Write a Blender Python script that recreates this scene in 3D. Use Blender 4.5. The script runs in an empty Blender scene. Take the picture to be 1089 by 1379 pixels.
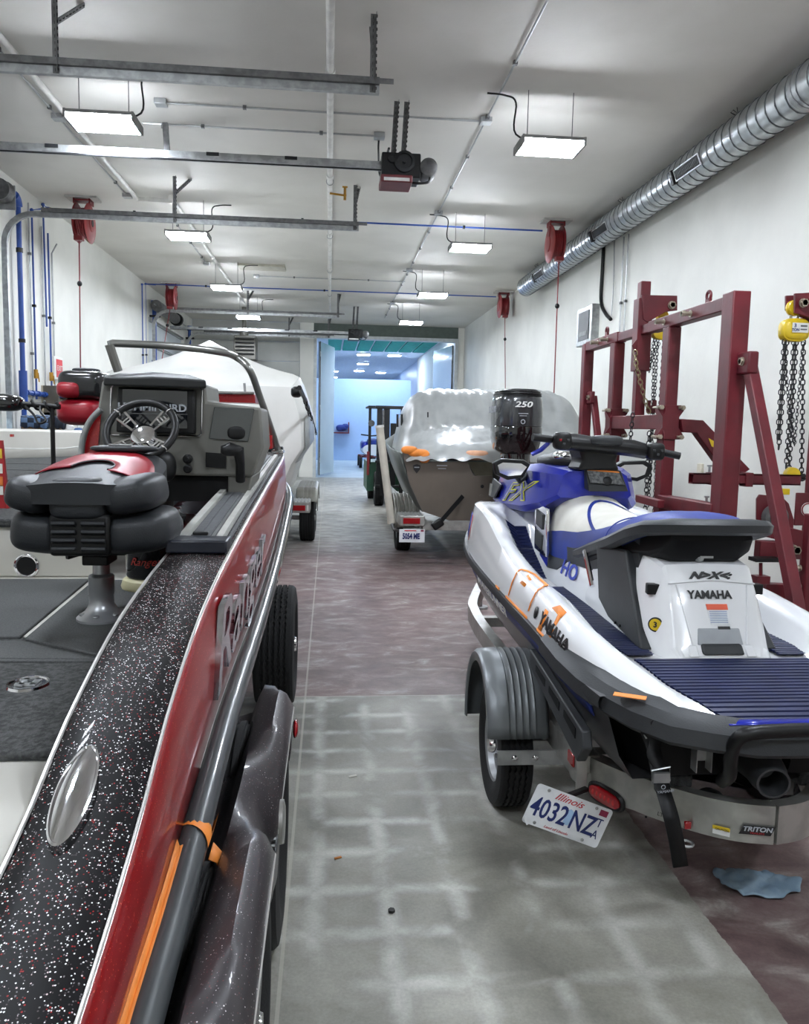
import bpy, bmesh, math, random
from math import pi, sin, cos, radians as rad
from mathutils import Vector as V, Matrix, noise
S = bpy.context.scene
COL = S.collection
# ---------------------------------------------------------------- camera
CAM_H, FPX, PITCH, YAW, ROLL = 1.65, 1080.0, 6.0, 5.45, 1.2
cd = bpy.data.cameras.new('camera'); camo = bpy.data.objects.new('camera', cd); COL.objects.link(camo)
cd.sensor_fit = 'HORIZONTAL'; cd.sensor_width = 36.0; cd.lens = FPX/1089*36
cd.clip_start = .02; cd.clip_end = 200
_p, _y, _r = rad(PITCH), rad(YAW), rad(ROLL)
fw = V((sin(_y)*cos(_p), cos(_y)*cos(_p), -sin(_p))); r0 = V((cos(_y), -sin(_y), 0)); u0 = r0.cross(fw)
rt = r0*cos(_r)+u0*sin(_r); up = -r0*sin(_r)+u0*cos(_r)
CR = Matrix((rt, up, -fw)).transposed()
camo.matrix_world = Matrix.Translation((0, 0, CAM_H)) @ CR.to_4x4()
S.camera = camo
def W(px, py, X=None, Y=None, Z=None):
    """survey helper: the point on a real plane (X=, Y= or Z= metres) seen at photo position px,py"""
    d = rt*((px-544.5)/FPX)+up*(-(py-689.5)/FPX)+fw
    t = X/d.x if X is not None else Y/d.y if Y is not None else (Z-CAM_H)/d.z
    return V((0, 0, CAM_H))+d*t
# ---------------------------------------------------------------- world, exposure
w = bpy.data.worlds.new('world'); S.world = w; w.use_nodes = True
w.node_tree.nodes['Background'].inputs[0].default_value = (.8, .88, 1, 1)
w.node_tree.nodes['Background'].inputs[1].default_value = .35
S.view_settings.view_transform = 'Standard'; S.view_settings.look = 'None'
S.view_settings.gamma = 1; S.view_settings.use_curve_mapping = False
S.view_settings.exposure = 0.62
LAMP = 150.0      # emission strength of the LED strips
BOOTH = 70.0     # emission strength of the lamps in the bright room at the end
# ---------------------------------------------------------------- helpers
def lin(c): c /= 255.; return c/12.92 if c <= .04045 else ((c+.055)/1.055)**2.4
def rgb(c): return (lin(c[0]), lin(c[1]), lin(c[2]), 1)
MATS = {}
def mat(name, c, rough=.5, metal=0., c2=None, ns=8., bump=0., bs=60., coat=0., emit=0., alpha=1., trans=0., spec=.5, lo=.4, hi=.6):
    if name in MATS: return MATS[name]
    m = bpy.data.materials.new(name); m.use_nodes = True; MATS[name] = m
    nt = m.node_tree; b = nt.nodes['Principled BSDF']; L = nt.links.new
    b.inputs['Base Color'].default_value = rgb(c); b.inputs['Roughness'].default_value = rough
    b.inputs['Metallic'].default_value = metal; b.inputs['Coat Weight'].default_value = coat
    b.inputs['Coat Roughness'].default_value = .04
    b.inputs['Specular IOR Level'].default_value = spec
    b.inputs['Alpha'].default_value = alpha; b.inputs['Transmission Weight'].default_value = trans
    if emit: b.inputs['Emission Color'].default_value = rgb(c); b.inputs['Emission Strength'].default_value = emit
    tc = nt.nodes.new('ShaderNodeTexCoord')
    if c2 is None: c2 = tuple(x*.93 for x in c)
    if not emit:
        n = nt.nodes.new('ShaderNodeTexNoise'); n.inputs['Scale'].default_value = ns; n.inputs['Detail'].default_value = 5
        r = nt.nodes.new('ShaderNodeValToRGB'); r.color_ramp.elements[0].position = lo; r.color_ramp.elements[1].position = hi
        r.color_ramp.elements[0].color = rgb(c); r.color_ramp.elements[1].color = rgb(c2)
        L(tc.outputs['Object'], n.inputs['Vector']); L(n.outputs['Fac'], r.inputs['Fac']); L(r.outputs['Color'], b.inputs['Base Color'])
    if bump:
        n2 = nt.nodes.new('ShaderNodeTexNoise'); n2.inputs['Scale'].default_value = bs; n2.inputs['Detail'].default_value = 4
        bp = nt.nodes.new('ShaderNodeBump'); bp.inputs['Strength'].default_value = bump; bp.inputs['Distance'].default_value = .01
        L(tc.outputs['Object'], n2.inputs['Vector']); L(n2.outputs['Fac'], bp.inputs['Height']); L(bp.outputs['Normal'], b.inputs['Normal'])
    return m
def glitter(name, base, flakes, scale=420., amount=.30, rough=.25, coat=1., spec=.5):
    """metal-flake gel coat: voronoi cells, a few of them bright flakes"""
    m = bpy.data.materials.new(name); m.use_nodes = True; MATS[name] = m
    nt = m.node_tree; b = nt.nodes['Principled BSDF']; L = nt.links.new
    tc = nt.nodes.new('ShaderNodeTexCoord')
    v = nt.nodes.new('ShaderNodeTexVoronoi'); v.inputs['Scale'].default_value = scale
    L(tc.outputs['Object'], v.inputs['Vector'])
    sp = nt.nodes.new('ShaderNodeSeparateColor'); L(v.outputs['Color'], sp.inputs['Color'])
    gt = nt.nodes.new('ShaderNodeMath'); gt.operation = 'GREATER_THAN'; gt.inputs[1].default_value = 1-amount
    L(sp.outputs['Red'], gt.inputs[0])
    lt = nt.nodes.new('ShaderNodeMath'); lt.operation = 'LESS_THAN'; lt.inputs[1].default_value = .42
    L(v.outputs['Distance'], lt.inputs[0])
    mu = nt.nodes.new('ShaderNodeMath'); mu.operation = 'MULTIPLY'; L(gt.outputs[0], mu.inputs[0]); L(lt.outputs[0], mu.inputs[1])
    cr = nt.nodes.new('ShaderNodeValToRGB'); e = cr.color_ramp; e.interpolation = 'CONSTANT'
    e.elements[0].color = rgb(flakes[0]); e.elements[1].color = rgb(flakes[-1]); e.elements[1].position = .92
    for i, f in enumerate(flakes[1:-1]): k = e.elements.new((i+1)/(len(flakes)-1)*.92); k.color = rgb(f)
    L(sp.outputs['Green'], cr.inputs['Fac'])
    mx = nt.nodes.new('ShaderNodeMix'); mx.data_type = 'RGBA'; mx.inputs[6].default_value = rgb(base)
    L(mu.outputs[0], mx.inputs[0]); L(cr.outputs['Color'], mx.inputs[7]); L(mx.outputs[2], b.inputs['Base Color'])
    b.inputs['Roughness'].default_value = rough; b.inputs['Coat Weight'].default_value = coat; b.inputs['Coat Roughness'].default_value = .03; b.inputs['Specular IOR Level'].default_value = spec
    return m
class MB:
    def __init__(s): s.bm = bmesh.new()
    def _add(s, vs, fs):
        v = [s.bm.verts.new(p) for p in vs]
        for f in fs:
            try: s.bm.faces.new([v[i] for i in f])
            except ValueError: pass
        return s
    def box(s, c, d, R=None):
        c = V(c); vs = []
        for x in (-.5, .5):
            for y in (-.5, .5):
                for z in (-.5, .5):
                    q = V((x*d[0], y*d[1], z*d[2])); vs.append(c+(R @ q if R else q))
        return s._add(vs, [(0, 1, 3, 2), (4, 6, 7, 5), (0, 4, 5, 1), (2, 3, 7, 6), (0, 2, 6, 4), (1, 5, 7, 3)])
    def bb(s, a, b): return s.box([(a[i]+b[i])/2 for i in range(3)], [abs(b[i]-a[i]) for i in range(3)])
    def beam(s, p, q, w, h, upv=(0, 0, 1)):
        p, q = V(p), V(q); d = (q-p).normalized(); u = V(upv)
        if abs(d.dot(u)) > .97: u = V((0, 1, 0))
        a = d.cross(u).normalized(); u = a.cross(d).normalized()
        return s.box((p+q)/2, ((q-p).length, w, h), Matrix((d, a, u)).transposed())
    def loft(s, secs, closed=True, cap=True):
        n = len(secs[0]); vs = [p for c in secs for p in c]; fs = []
        for i in range(len(secs)-1):
            for j in range(n if closed else n-1):
                k = (j+1) % n; fs.append((i*n+j, i*n+k, (i+1)*n+k, (i+1)*n+j))
        if cap and closed: fs.append(tuple(range(n))[::-1]); fs.append(tuple((len(secs)-1)*n+j for j in range(n)))
        return s._add(vs, fs)
    def tube(s, path, r, n=8, closed=False, cap=True, flat=1.):
        P = [V(p) for p in path]; m = len(P); R = r if isinstance(r, (list, tuple)) else [r]*m; secs = []
        ref = None
        for i in range(m):
            a = P[(i-1) % m] if (closed or i) else P[0]; b = P[(i+1) % m] if (closed or i < m-1) else P[m-1]
            d = (b-a).normalized()
            if ref is None: ref = V((0, 0, 1)) if abs(d.z) < .9 else V((1, 0, 0))
            u = (ref-d*ref.dot(d))
            u = u.normalized() if u.length > 1e-6 else d.orthogonal().normalized()
            ref = u; v = d.cross(u)
            secs.append([P[i]+u*(R[i]*flat*sin(2*pi*j/n))+v*(R[i]*cos(2*pi*j/n)) for j in range(n)])
        if closed: secs.append(secs[0]); return s.loft(secs, True, False)
        return s.loft(secs, True, cap)
    def cyl(s, p, q, r, r2=None, n=16): return s.tube([p, q], [r, r if r2 is None else r2], n)
    def lathe(s, o, axis, prof, n=24):
        o = V(o); ax = V(axis).normalized(); u = ax.orthogonal().normalized(); v = ax.cross(u)
        return s.loft([[o+ax*h+(u*cos(2*pi*j/n)+v*sin(2*pi*j/n))*max(r, 1e-4) for j in range(n)] for r, h in prof])
    def ell(s, c, r, e1=1., e2=1., R=None, nu=20, nv=12):
        """superellipsoid: e<1 squares the form into a cushion"""
        c = V(c); f = lambda x, e: math.copysign(abs(x)**e, x); secs = []
        for i in range(nv+1):
            t = -pi/2+pi*i/nv; ct = max(f(cos(t), e1), 1e-3) if 0 < i < nv else 1e-3
            row = []
            for j in range(nu):
                a = 2*pi*j/nu; q = V((r[0]*ct*f(cos(a), e2), r[1]*ct*f(sin(a), e2), r[2]*f(sin(t), e1)))
                row.append(c+(R @ q if R else q))
            secs.append(row)
        return s.loft(secs)
    def prism(s, poly, vec):
        vec = V(vec); a = [V(p) for p in poly]; return s.loft([a, [p+vec for p in a]])
    def torus(s, c, ax, R_, r, n=32, m=10):
        c = V(c); ax = V(ax).normalized(); u = ax.orthogonal().normalized(); v = ax.cross(u)
        secs = []
        for i in range(n+1):
            a = 2*pi*i/n; e = u*cos(a)+v*sin(a)
            secs.append([c+e*(R_+r*cos(2*pi*j/m))+ax*(r*sin(2*pi*j/m)) for j in range(m)])
        return s.loft(secs, True, False)
    def quad(s, a, b, c, d): return s._add([V(a), V(b), V(c), V(d)], [(0, 1, 2, 3)])
def wloc(o):
    l = V((0, 0, 0))
    while o: l = l+o.location; o = o.parent
    return l
def props(o, label=None, cat=None, group=None, kind=None):
    if label: o['label'] = label
    if cat: o['category'] = cat
    if group: o['group'] = group
    if kind: o['kind'] = kind
    return o
def obj(name, mb, m, parent=None, label=None, cat=None, group=None, kind=None, bev=0, smooth=True, ang=38, sub=0, solid=0, origin=None):
    me = bpy.data.meshes.new(name); bm = mb.bm
    bmesh.ops.remove_doubles(bm, verts=bm.verts, dist=1e-5)
    bmesh.ops.recalc_face_normals(bm, faces=bm.faces)
    if parent: L = wloc(parent)
    elif origin is not None: L = V(origin)
    else:
        xs = [v.co for v in bm.verts]
        L = V(((min(v.x for v in xs)+max(v.x for v in xs))/2, (min(v.y for v in xs)+max(v.y for v in xs))/2, min(v.z for v in xs)))
    for v in bm.verts: v.co -= L
    bm.to_mesh(me); bm.free(); me.materials.append(m)
    if smooth:
        for p in me.polygons: p.use_smooth = True
        me.set_sharp_from_angle(angle=rad(ang))
    o = bpy.data.objects.new(name, me); COL.objects.link(o); o.parent = parent
    if not parent: o.location = L
    if solid: md = o.modifiers.new('solid', 'SOLIDIFY'); md.thickness = solid; md.offset = 0
    if bev: md = o.modifiers.new('bevel', 'BEVEL'); md.width = bev; md.segments = 2; md.limit_method = 'ANGLE'; md.angle_limit = rad(40)
    if sub: md = o.modifiers.new('sub', 'SUBSURF'); md.levels = sub; md.render_levels = sub
    return props(o, label, cat, group, kind)
def thing(name, loc, label, cat, group=None, kind=None):
    o = bpy.data.objects.new(name, None); COL.objects.link(o); o.location = loc; o.empty_display_size = .1
    return props(o, label, cat, group, kind)
def dup(o, parent=None):
    c = o.copy(); COL.objects.link(c); c.parent = parent
    for ch in list(o.children): dup(ch, c)
    return c
def dupto(o, loc, label=None, group=None):
    c = dup(o); c.location = loc
    return props(c, label, None, group)
def text(name, body, m, parent, O, ux, uy, size, depth=.002, shear=0., sx=1., align='CENTER', bold=0., curve=None):
    """flat print or raised letters: body written in the plane O + x*ux + y*uy"""
    cu = bpy.data.curves.new(name, 'FONT'); cu.body = body; cu.size = size; cu.shear = shear; cu.align_x = align; cu.align_y = 'CENTER'
    cu.extrude = depth; cu.offset = bold; cu.resolution_u = 3
    t = bpy.data.objects.new(name, cu); COL.objects.link(t)
    bpy.context.view_layer.update()
    me = bpy.data.meshes.new_from_object(t.evaluated_get(bpy.context.evaluated_depsgraph_get()))
    bpy.data.objects.remove(t); O = V(O); ux = V(ux).normalized(); uy = V(uy).normalized(); nz = ux.cross(uy).normalized()
    L = wloc(parent)
    for v in me.vertices:
        x, y, z = v.co.x*sx, v.co.y, v.co.z
        q = curve(x, y, z) if curve else O+ux*x+uy*y+nz*(z+depth)
        v.co = q-L
    me.materials.clear(); me.materials.append(m); me.name = name
    o = bpy.data.objects.new(name, me); COL.objects.link(o); o.parent = parent
    return o
def arc(c, r, a0, a1, u, v, n=8):
    c, u, v = V(c), V(u), V(v); return [c+u*(r*cos(rad(a0+(a1-a0)*i/n)))+v*(r*sin(rad(a0+(a1-a0)*i/n))) for i in range(n+1)]
def spline(pts, n=6):
    P = [V(p) for p in pts]; P = [P[0]*2-P[1]]+P+[P[-1]*2-P[-2]]; out = []
    for i in range(1, len(P)-2):
        for k in range(n):
            t = k/n; a, b, c, d = P[i-1:i+3]
            out.append(.5*((2*b)+(c-a)*t+(2*a-5*b+4*c-d)*t*t+(3*b-a-3*c+d)*t**3))
    return out+[P[-2]]
def interp(x, tab):
    if x <= tab[0][0]: return tab[0][1]
    for (a, p), (b, q) in zip(tab, tab[1:]):
        if x <= b: return p+(q-p)*(x-a)/(b-a)
    return tab[-1][1]
def sinterp(x, tab):
    """smooth (monotone cubic-ish) interpolation through a table"""
    if x <= tab[0][0]: return tab[0][1]
    if x >= tab[-1][0]: return tab[-1][1]
    n = len(tab)
    for i in range(n-1):
        if x <= tab[i+1][0]: break
    def sl(k):
        if k == 0: return (tab[1][1]-tab[0][1])/(tab[1][0]-tab[0][0])
        if k == n-1: return (tab[-1][1]-tab[-2][1])/(tab[-1][0]-tab[-2][0])
        return (tab[k+1][1]-tab[k-1][1])/(tab[k+1][0]-tab[k-1][0])
    h = tab[i+1][0]-tab[i][0]; t = (x-tab[i][0])/h
    return ((2*t**3-3*t*t+1)*tab[i][1]+(t**3-2*t*t+t)*h*sl(i)+(-2*t**3+3*t*t)*tab[i+1][1]+(t**3-t*t)*h*sl(i+1))
# common materials
m_black = mat('black_plastic', (13, 13, 14), .42, spec=.35)
m_rubber = mat('tyre_rubber', (20, 20, 21), .8, bump=.2, bs=200)
m_galv = mat('galvanised_steel', (150, 152, 152), .42, .85, c2=(172, 174, 174), ns=14)
m_dgalv = mat('dark_galvanised_steel', (92, 92, 92), .5, .7, c2=(112, 112, 112), ns=14)
m_alu = mat('brushed_aluminium', (188, 188, 184), .38, .85, c2=(170, 170, 166), ns=20)
m_chrome = mat('chrome', (225, 225, 228), .07, 1., c2=(222, 222, 225))
m_blue = mat('blue_air_pipe', (32, 72, 150), .4)
m_redp = mat('maroon_paint', (98, 18, 30), .45, c2=(84, 14, 25), ns=5, bump=.08, bs=30)
m_redd = mat('reel_red_paint', (120, 26, 30), .45)
m_yel = mat('yellow_paint', (218, 186, 32), .4)
m_white = mat('white_plastic', (226, 226, 222), .4)
m_tape = mat('orange_masking_tape', (238, 140, 52), .6)
m_redlens = mat('red_lens', (150, 14, 22), .15, coat=1.)
# ---------------------------------------------------------------- room
XL, XR, YE, YB, ZC = -4.3, 4.3, 26.0, -5.0, 4.88
def floor_material():
    m = bpy.data.materials.new('concrete_floor'); m.use_nodes = True; nt = m.node_tree; L = nt.links.new; b = nt.nodes['Principled BSDF']
    N = nt.nodes.new; tc = N('ShaderNodeTexCoord')
    sx = N('ShaderNodeSeparateXYZ'); L(tc.outputs['Object'], sx.inputs[0])
    def noi(s, det=6, dist=0., rough=.6):
        n = N('ShaderNodeTexNoise'); n.inputs['Scale'].default_value = s; n.inputs['Detail'].default_value = det; n.inputs['Distortion'].default_value = dist
        n.inputs['Roughness'].default_value = rough; L(tc.outputs['Object'], n.inputs['Vector']); return n
    def ramp(src, stops, interp_='LINEAR'):
        r = N('ShaderNodeValToRGB'); r.color_ramp.interpolation = interp_; e = r.color_ramp
        e.elements[0].position, e.elements[0].color = stops[0][0], rgb(stops[0][1]); e.elements[1].position, e.elements[1].color = stops[-1][0], rgb(stops[-1][1])
        for p, c in stops[1:-1]: k = e.elements.new(p); k.color = rgb(c)
        L(src, r.inputs['Fac']); return r.outputs['Color']
    def mth(op, a, bb_=None, c=None):
        n = N('ShaderNodeMath'); n.operation = op
        for i, q in enumerate((a, bb_, c)):
            if q is None: continue
            if isinstance(q, (int, float)): n.inputs[i].default_value = q
            else: L(q, n.inputs[i])
        return n.outputs[0]
    def mixc(f, a, c, mode='MIX'):
        n = N('ShaderNodeMix'); n.data_type = 'RGBA'; n.blend_type = mode
        if isinstance(f, (int, float)): n.inputs[0].default_value = f
        else: L(f, n.inputs[0])
        L(a, n.inputs[6]); L(c, n.inputs[7]); return n.outputs[2]
    big = noi(1.3, 8, .4); med = noi(5, 10, .3, .7); fine = noi(90, 6, 0, .7)
    grey = ramp(big.outputs['Fac'], [(.34, (122, 120, 112)), (.5, (158, 156, 147)), (.64, (188, 186, 177))])
    g2 = ramp(med.outputs['Fac'], [(.3, (176, 175, 170)), (.7, (226, 225, 219))]); grey = mixc(.6, grey, g2, 'MULTIPLY')
    # ghost of the old tile adhesive: soft pale squares on the bare slab
    bk = N('ShaderNodeTexBrick'); bk.offset = 0; bk.inputs['Scale'].default_value = 1; bk.inputs['Mortar Size'].default_value = .05; bk.inputs['Mortar Smooth'].default_value = 1
    bk.inputs['Brick Width'].default_value = .235; bk.inputs['Row Height'].default_value = .235
    mp = N('ShaderNodeMapping'); L(tc.outputs['Object'], mp.inputs[0])
    wob = N('ShaderNodeMix'); wob.data_type = 'VECTOR'; wob.inputs[0].default_value = .06; L(mp.outputs[0], wob.inputs[4]); L(med.outputs['Color'], wob.inputs[5]); L(wob.outputs[1], bk.inputs['Vector'])
    pm = ramp(noi(2.6, 4, .6).outputs['Fac'], [(.40, (40, 40, 40)), (.62, (235, 235, 235))]); pb = N('ShaderNodeRGBToBW'); L(pm, pb.inputs[0])
    msk = mth('MULTIPLY', bk.outputs['Fac'], mth('MULTIPLY', pb.outputs[0], .85))
    pale = N('ShaderNodeRGB'); pale.outputs[0].default_value = rgb((205, 205, 198)); grey = mixc(msk, grey, pale.outputs[0])
    st_m = N('ShaderNodeMapping'); st_m.inputs['Scale'].default_value = (1.5, 2.4, 1); L(tc.outputs['Object'], st_m.inputs[0]); stn = N('ShaderNodeTexNoise'); stn.inputs['Scale'].default_value = 2.4; stn.inputs['Detail'].default_value = 12; stn.inputs['Roughness'].default_value = .66; stn.inputs['Distortion'].default_value = .5; L(st_m.outputs[0], stn.inputs['Vector'])
    red = ramp(stn.outputs['Fac'], [(.32, (104, 82, 82)), (.48, (128, 105, 103)), (.57, (144, 127, 123)), (.68, (182, 173, 166))])
    patch = ramp(noi(.8, 3).outputs['Fac'], [(.35, (205, 205, 205)), (.7, (255, 255, 255))]); red = mixc(.8, red, patch, 'MULTIPLY')
    farg = ramp(stn.outputs['Fac'], [(.36, (132, 129, 122)), (.64, (186, 184, 176))])
    X, Y = sx.outputs[0], sx.outputs[1]
    edge = mth('MULTIPLY', mth('SUBTRACT', med.outputs['Fac'], .5), .05)
    Yj = mth('ADD', Y, edge); Xj = mth('ADD', X, edge)
    near = mth('MULTIPLY', mth('LESS_THAN', Yj, 4.8), mth('LESS_THAN', Xj, 1.31))
    far = mth('SMOOTH_MIN', 1, mth('MULTIPLY', mth('MAXIMUM', mth('SUBTRACT', mth('ADD', Y, mth('MULTIPLY', med.outputs['Fac'], 3)), 11.6), 0), .5), .1)
    col = mixc(far, red, farg); col = mixc(near, col, grey)
    sp = ramp(fine.outputs['Fac'], [(.3, (225, 225, 225)), (.7, (255, 255, 255))]); col = mixc(1., col, sp, 'MULTIPLY')
    # saw-cut joints
    def line(c, at, wd): return mth('LESS_THAN', mth('ABSOLUTE', mth('SUBTRACT', c, at)), wd)
    j = mth('MAXIMUM', line(X, -.128, .006), mth('MAXIMUM', line(Y, 4.8, .006), mth('MAXIMUM', line(Y, 9.6, .012), mth('MAXIMUM', line(Y, 14.4, .02), mth('MAXIMUM', line(Y, 19.2, .025), line(X, 3.4, .006))))))
    dk = N('ShaderNodeRGB'); dk.outputs[0].default_value = rgb((176, 170, 158)); col = mixc(mth('MULTIPLY', j, .55), col, dk.outputs[0])
    L(col, b.inputs['Base Color'])
    ro = ramp(med.outputs['Fac'], [(.3, (178, 178, 178)), (.7, (205, 205, 205))]); L(ro, b.inputs['Roughness'])
    bp = N('ShaderNodeBump'); bp.inputs['Strength'].default_value = .06; bp.inputs['Distance'].default_value = .004
    L(fine.outputs['Fac'], bp.inputs['Height']); L(bp.outputs[0], b.inputs['Normal'])
    return m
m_wall = mat('white_wall_paint', (222, 221, 214), .62, c2=(214, 213, 206), ns=1.2, bump=.15, bs=35)
m_ceil = mat('white_ceiling_paint', (206, 203, 196), .7, c2=(198, 195, 188), ns=1.0, bump=.12, bs=30)
obj('floor', MB().bb((XL-.2, YB, -.1), (XR+.2, YE, 0)), floor_material(), kind='structure', origin=(0, 0, 0), smooth=False)
obj('ceiling', MB().bb((XL-.2, YB, ZC), (XR+.2, YE, ZC+.15)), m_ceil, kind='structure', origin=(0, 0, 0), smooth=False)
obj('wall_right', MB().bb((XR, YB, 0), (XR+.2, YE+14, ZC+.15)), m_wall, kind='structure', origin=(0, 0, 0), smooth=False)
obj('wall_behind', MB().bb((XL, YB-.2, 0), (XR, YB, ZC)), m_wall, kind='structure', origin=(0, 0, 0), smooth=False)
# left wall with two overhead-door openings (Y 6.6..11.1 and 19.6..24.2), 4.15 high
D1, D2, DH = (6.55, 11.1), (19.9, 24.6), 4.15
lw = MB()
lw.bb((XL-.2, YB, 0), (XL, D1[0], ZC)).bb((XL-.2, D1[1], 0), (XL, D2[0], ZC)).bb((XL-.2, D2[1], 0), (XL, YE, ZC))
for d in (D1, D2): lw.bb((XL-.2, d[0], DH), (XL, d[1], ZC))
obj('wall_left', lw, m_wall, kind='structure', origin=(0, 0, 0), smooth=False)
m_door = mat('garage_door_skin', (196, 202, 206), .4, c2=(188, 194, 198), ns=2)
m_daylit = mat('door_window_glazing', (190, 215, 235), .15, emit=1.6)
for n, d in ((1, D1), (2, D2)):
    dr = thing('door_%d' % n, (XL-.1, (d[0]+d[1])/2, 0), None, None, kind='structure')
    k = 7; h = DH/k
    for i in range(k):
        mb = MB().bb((XL-.14, d[0]+.02, i*h+.008), (XL-.08, d[1]-.02, (i+1)*h-.008))
        pn = obj('door_panel', mb, m_door, dr, bev=.006)
        for s in range(4):
            yc = d[0]+(s+.5)*(d[1]-d[0])/4
            if i == 2: 
                obj('pane', MB().bb((XL-.085, yc-.3, i*h+.14), (XL-.072, yc+.3, (i+1)*h-.14)), m_daylit, pn)
        obj('strut', MB().bb((XL-.08, d[0]+.03, (i+1)*h-.07), (XL-.03, d[1]-.03, (i+1)*h-.04)), m_galv, dr)
        for y in (d[0]+.08, d[1]-.08): obj('hinge', MB().box((XL-.05, y, (i+1)*h-.01), (.07, .06, .12)).cyl((XL-.03, y-.05, (i+1)*h), (XL-.03, y+.07, (i+1)*h), .02, n=8), m_galv, dr)
# end wall: opening X -.45..4.05, 4.35 high; pale sheet panels left of it, wall above it in a painted shade tone
m_end = mat('end_wall_sheet', (172, 173, 168), .45, c2=(162, 163, 158), ns=1.5)
m_headshade = mat('shaded_upper_wall', (88, 98, 92), .7)  # dark grey-green puts the shadow above the door into the wall colour
m_frame = mat('door_frame_white', (196, 200, 200), .4)
OX0, OX1, OZ = -.42, 4.0, 4.42
we = thing('wall_end', (0, YE, 0), None, None, kind='structure')
for i in range(8):
    for j, (a, b) in enumerate(((XL, -2.6), (-2.6, -.95))):
        obj('sheet', MB().bb((a+.008, YE, i*.61+.006), (b-.008, YE+.1, (i+1)*.61-.006)), m_end, we, bev=.004)
obj('pier', MB().bb((-.95, YE-.05, 0), (OX0-.1, YE+.25, ZC)), m_wall, we, smooth=False)
obj('return_pier', MB().bb((OX1+.1, YE, 0), (XR, YE+.25, ZC)), m_wall, we, smooth=False)
obj('header', MB().bb((OX0-.1, YE, OZ+.08), (OX1+.1, YE+.25, ZC)), m_headshade, we, smooth=False)
fr = MB().bb((OX0-.1, YE-.06, 0), (OX0, YE+.3, OZ)).bb((OX1, YE-.06, 0), (OX1+.1, YE+.3, OZ)).bb((OX0-.1, YE-.06, OZ), (OX1+.1, YE+.3, OZ+.1))
obj('trim_1', fr, m_frame, kind='structure', smooth=False)
m_leaf = mat('door_leaf_paint', (176, 192, 202), .12, coat=.6, c2=(170, 186, 196), ns=1)
for n, hx, tip in ((3, OX0, (.17, 1.9)), (4, OX1, (-.75, -1.6))):
    d = thing('door_%d' % n, (hx, YE+.1, 0), None, None, kind='structure')
    if n == 3: a, b = V((-.29, YE+.5, .05)), V((.17, YE+2.3, .05)); a, b = V((-.31, YE+.35, .05)), V((.16, YE+2.25, .05))
    else: a, b = V((OX1-.03, YE+.35, .05)), V((3.62, YE+2.4, .05))
    obj('door_leaf', MB().prism([a, b, b+V((0, 0, OZ-.12)), a+V((0, 0, OZ-.12))], ((-.06 if n == 3 else .06), 0, 0)), m_leaf, d, bev=.004)
    e = (b-a).normalized()
    obj('edge_strip', MB().beam(a+V((0, 0, OZ/2))+V((0, -.02, 0)), a+V((0, -.02, OZ-.12)), .03, .08).beam(a+V((0, -.02, 0)), a+V((0, -.02, OZ/2)), .03, .08), m_dgalv, d)
    for z in (.5, 2.2, 3.9): obj('hinge', MB().cyl(a+V((0, -.05, z-.08)), a+V((0, -.05, z+.08)), .025, n=8), m_galv, d)
# the bright room beyond
m_bw = mat('booth_wall', (190, 206, 230), .35, c2=(187, 203, 228), ns=.7)
m_bf = mat('booth_floor', (176, 186, 190), .4, c2=(158, 170, 176), ns=1.2)
m_bc = mat('booth_ceiling', (214, 222, 232), .5)
YF = 60.
obj('floor', MB().bb((-6, YE, -.1), (XR+.6, YF, 0)), m_bf, kind='structure', smooth=False)
obj('ceiling', MB().bb((-6, YE, 5.05), (XR+.6, YF, 5.2)), m_bc, kind='structure', smooth=False)
obj('wall_booth_left', MB().bb((-2.3, YE+.3, 0), (-2.1, YF, 5.05)), m_bw, kind='structure', smooth=False)
obj('wall_booth_right', MB().bb((4.45, YE+.3, 0), (4.6, YF, 5.05)), m_bw, kind='structure', smooth=False)
obj('wall_booth_end', MB().bb((-6, YF, 0), (XR+.6, YF+.2, 5.05)), m_bw, kind='structure', smooth=False)
obj('wall_booth_partition', MB().bb((-2.1, 39.4, 0), (3.95, 39.6, 3.95)), mat('partition_paint', (160, 184, 218), .4, c2=(158, 182, 216)), kind='structure', smooth=False)
m_teal = mat('turquoise_filter', (36, 168, 150), .8, c2=(28, 150, 134), ns=6)
m_strip = mat('led_strip', (236, 244, 255), .5, emit=LAMP)
m_strip2 = mat('cool_led_panel', (214, 232, 255), .5, emit=BOOTH)
pc = thing('filter_bank', (1.5, 33, 4.98), 'row of turquoise filter panels in the ceiling of the bright room behind the double doors', 'filter bank')
for i in range(7):
    x0 = -.1+i*.62
    obj('filter_panel', MB().bb((x0+.02, 31.3, 4.97), (x0+.56, 36, 5.03)), m_teal, pc)
obj('mounting_frame', MB().bb((-.16, 31.2, 5.03), (4.35, 36.1, 5.05)), m_bc, pc)
bl = None
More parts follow.
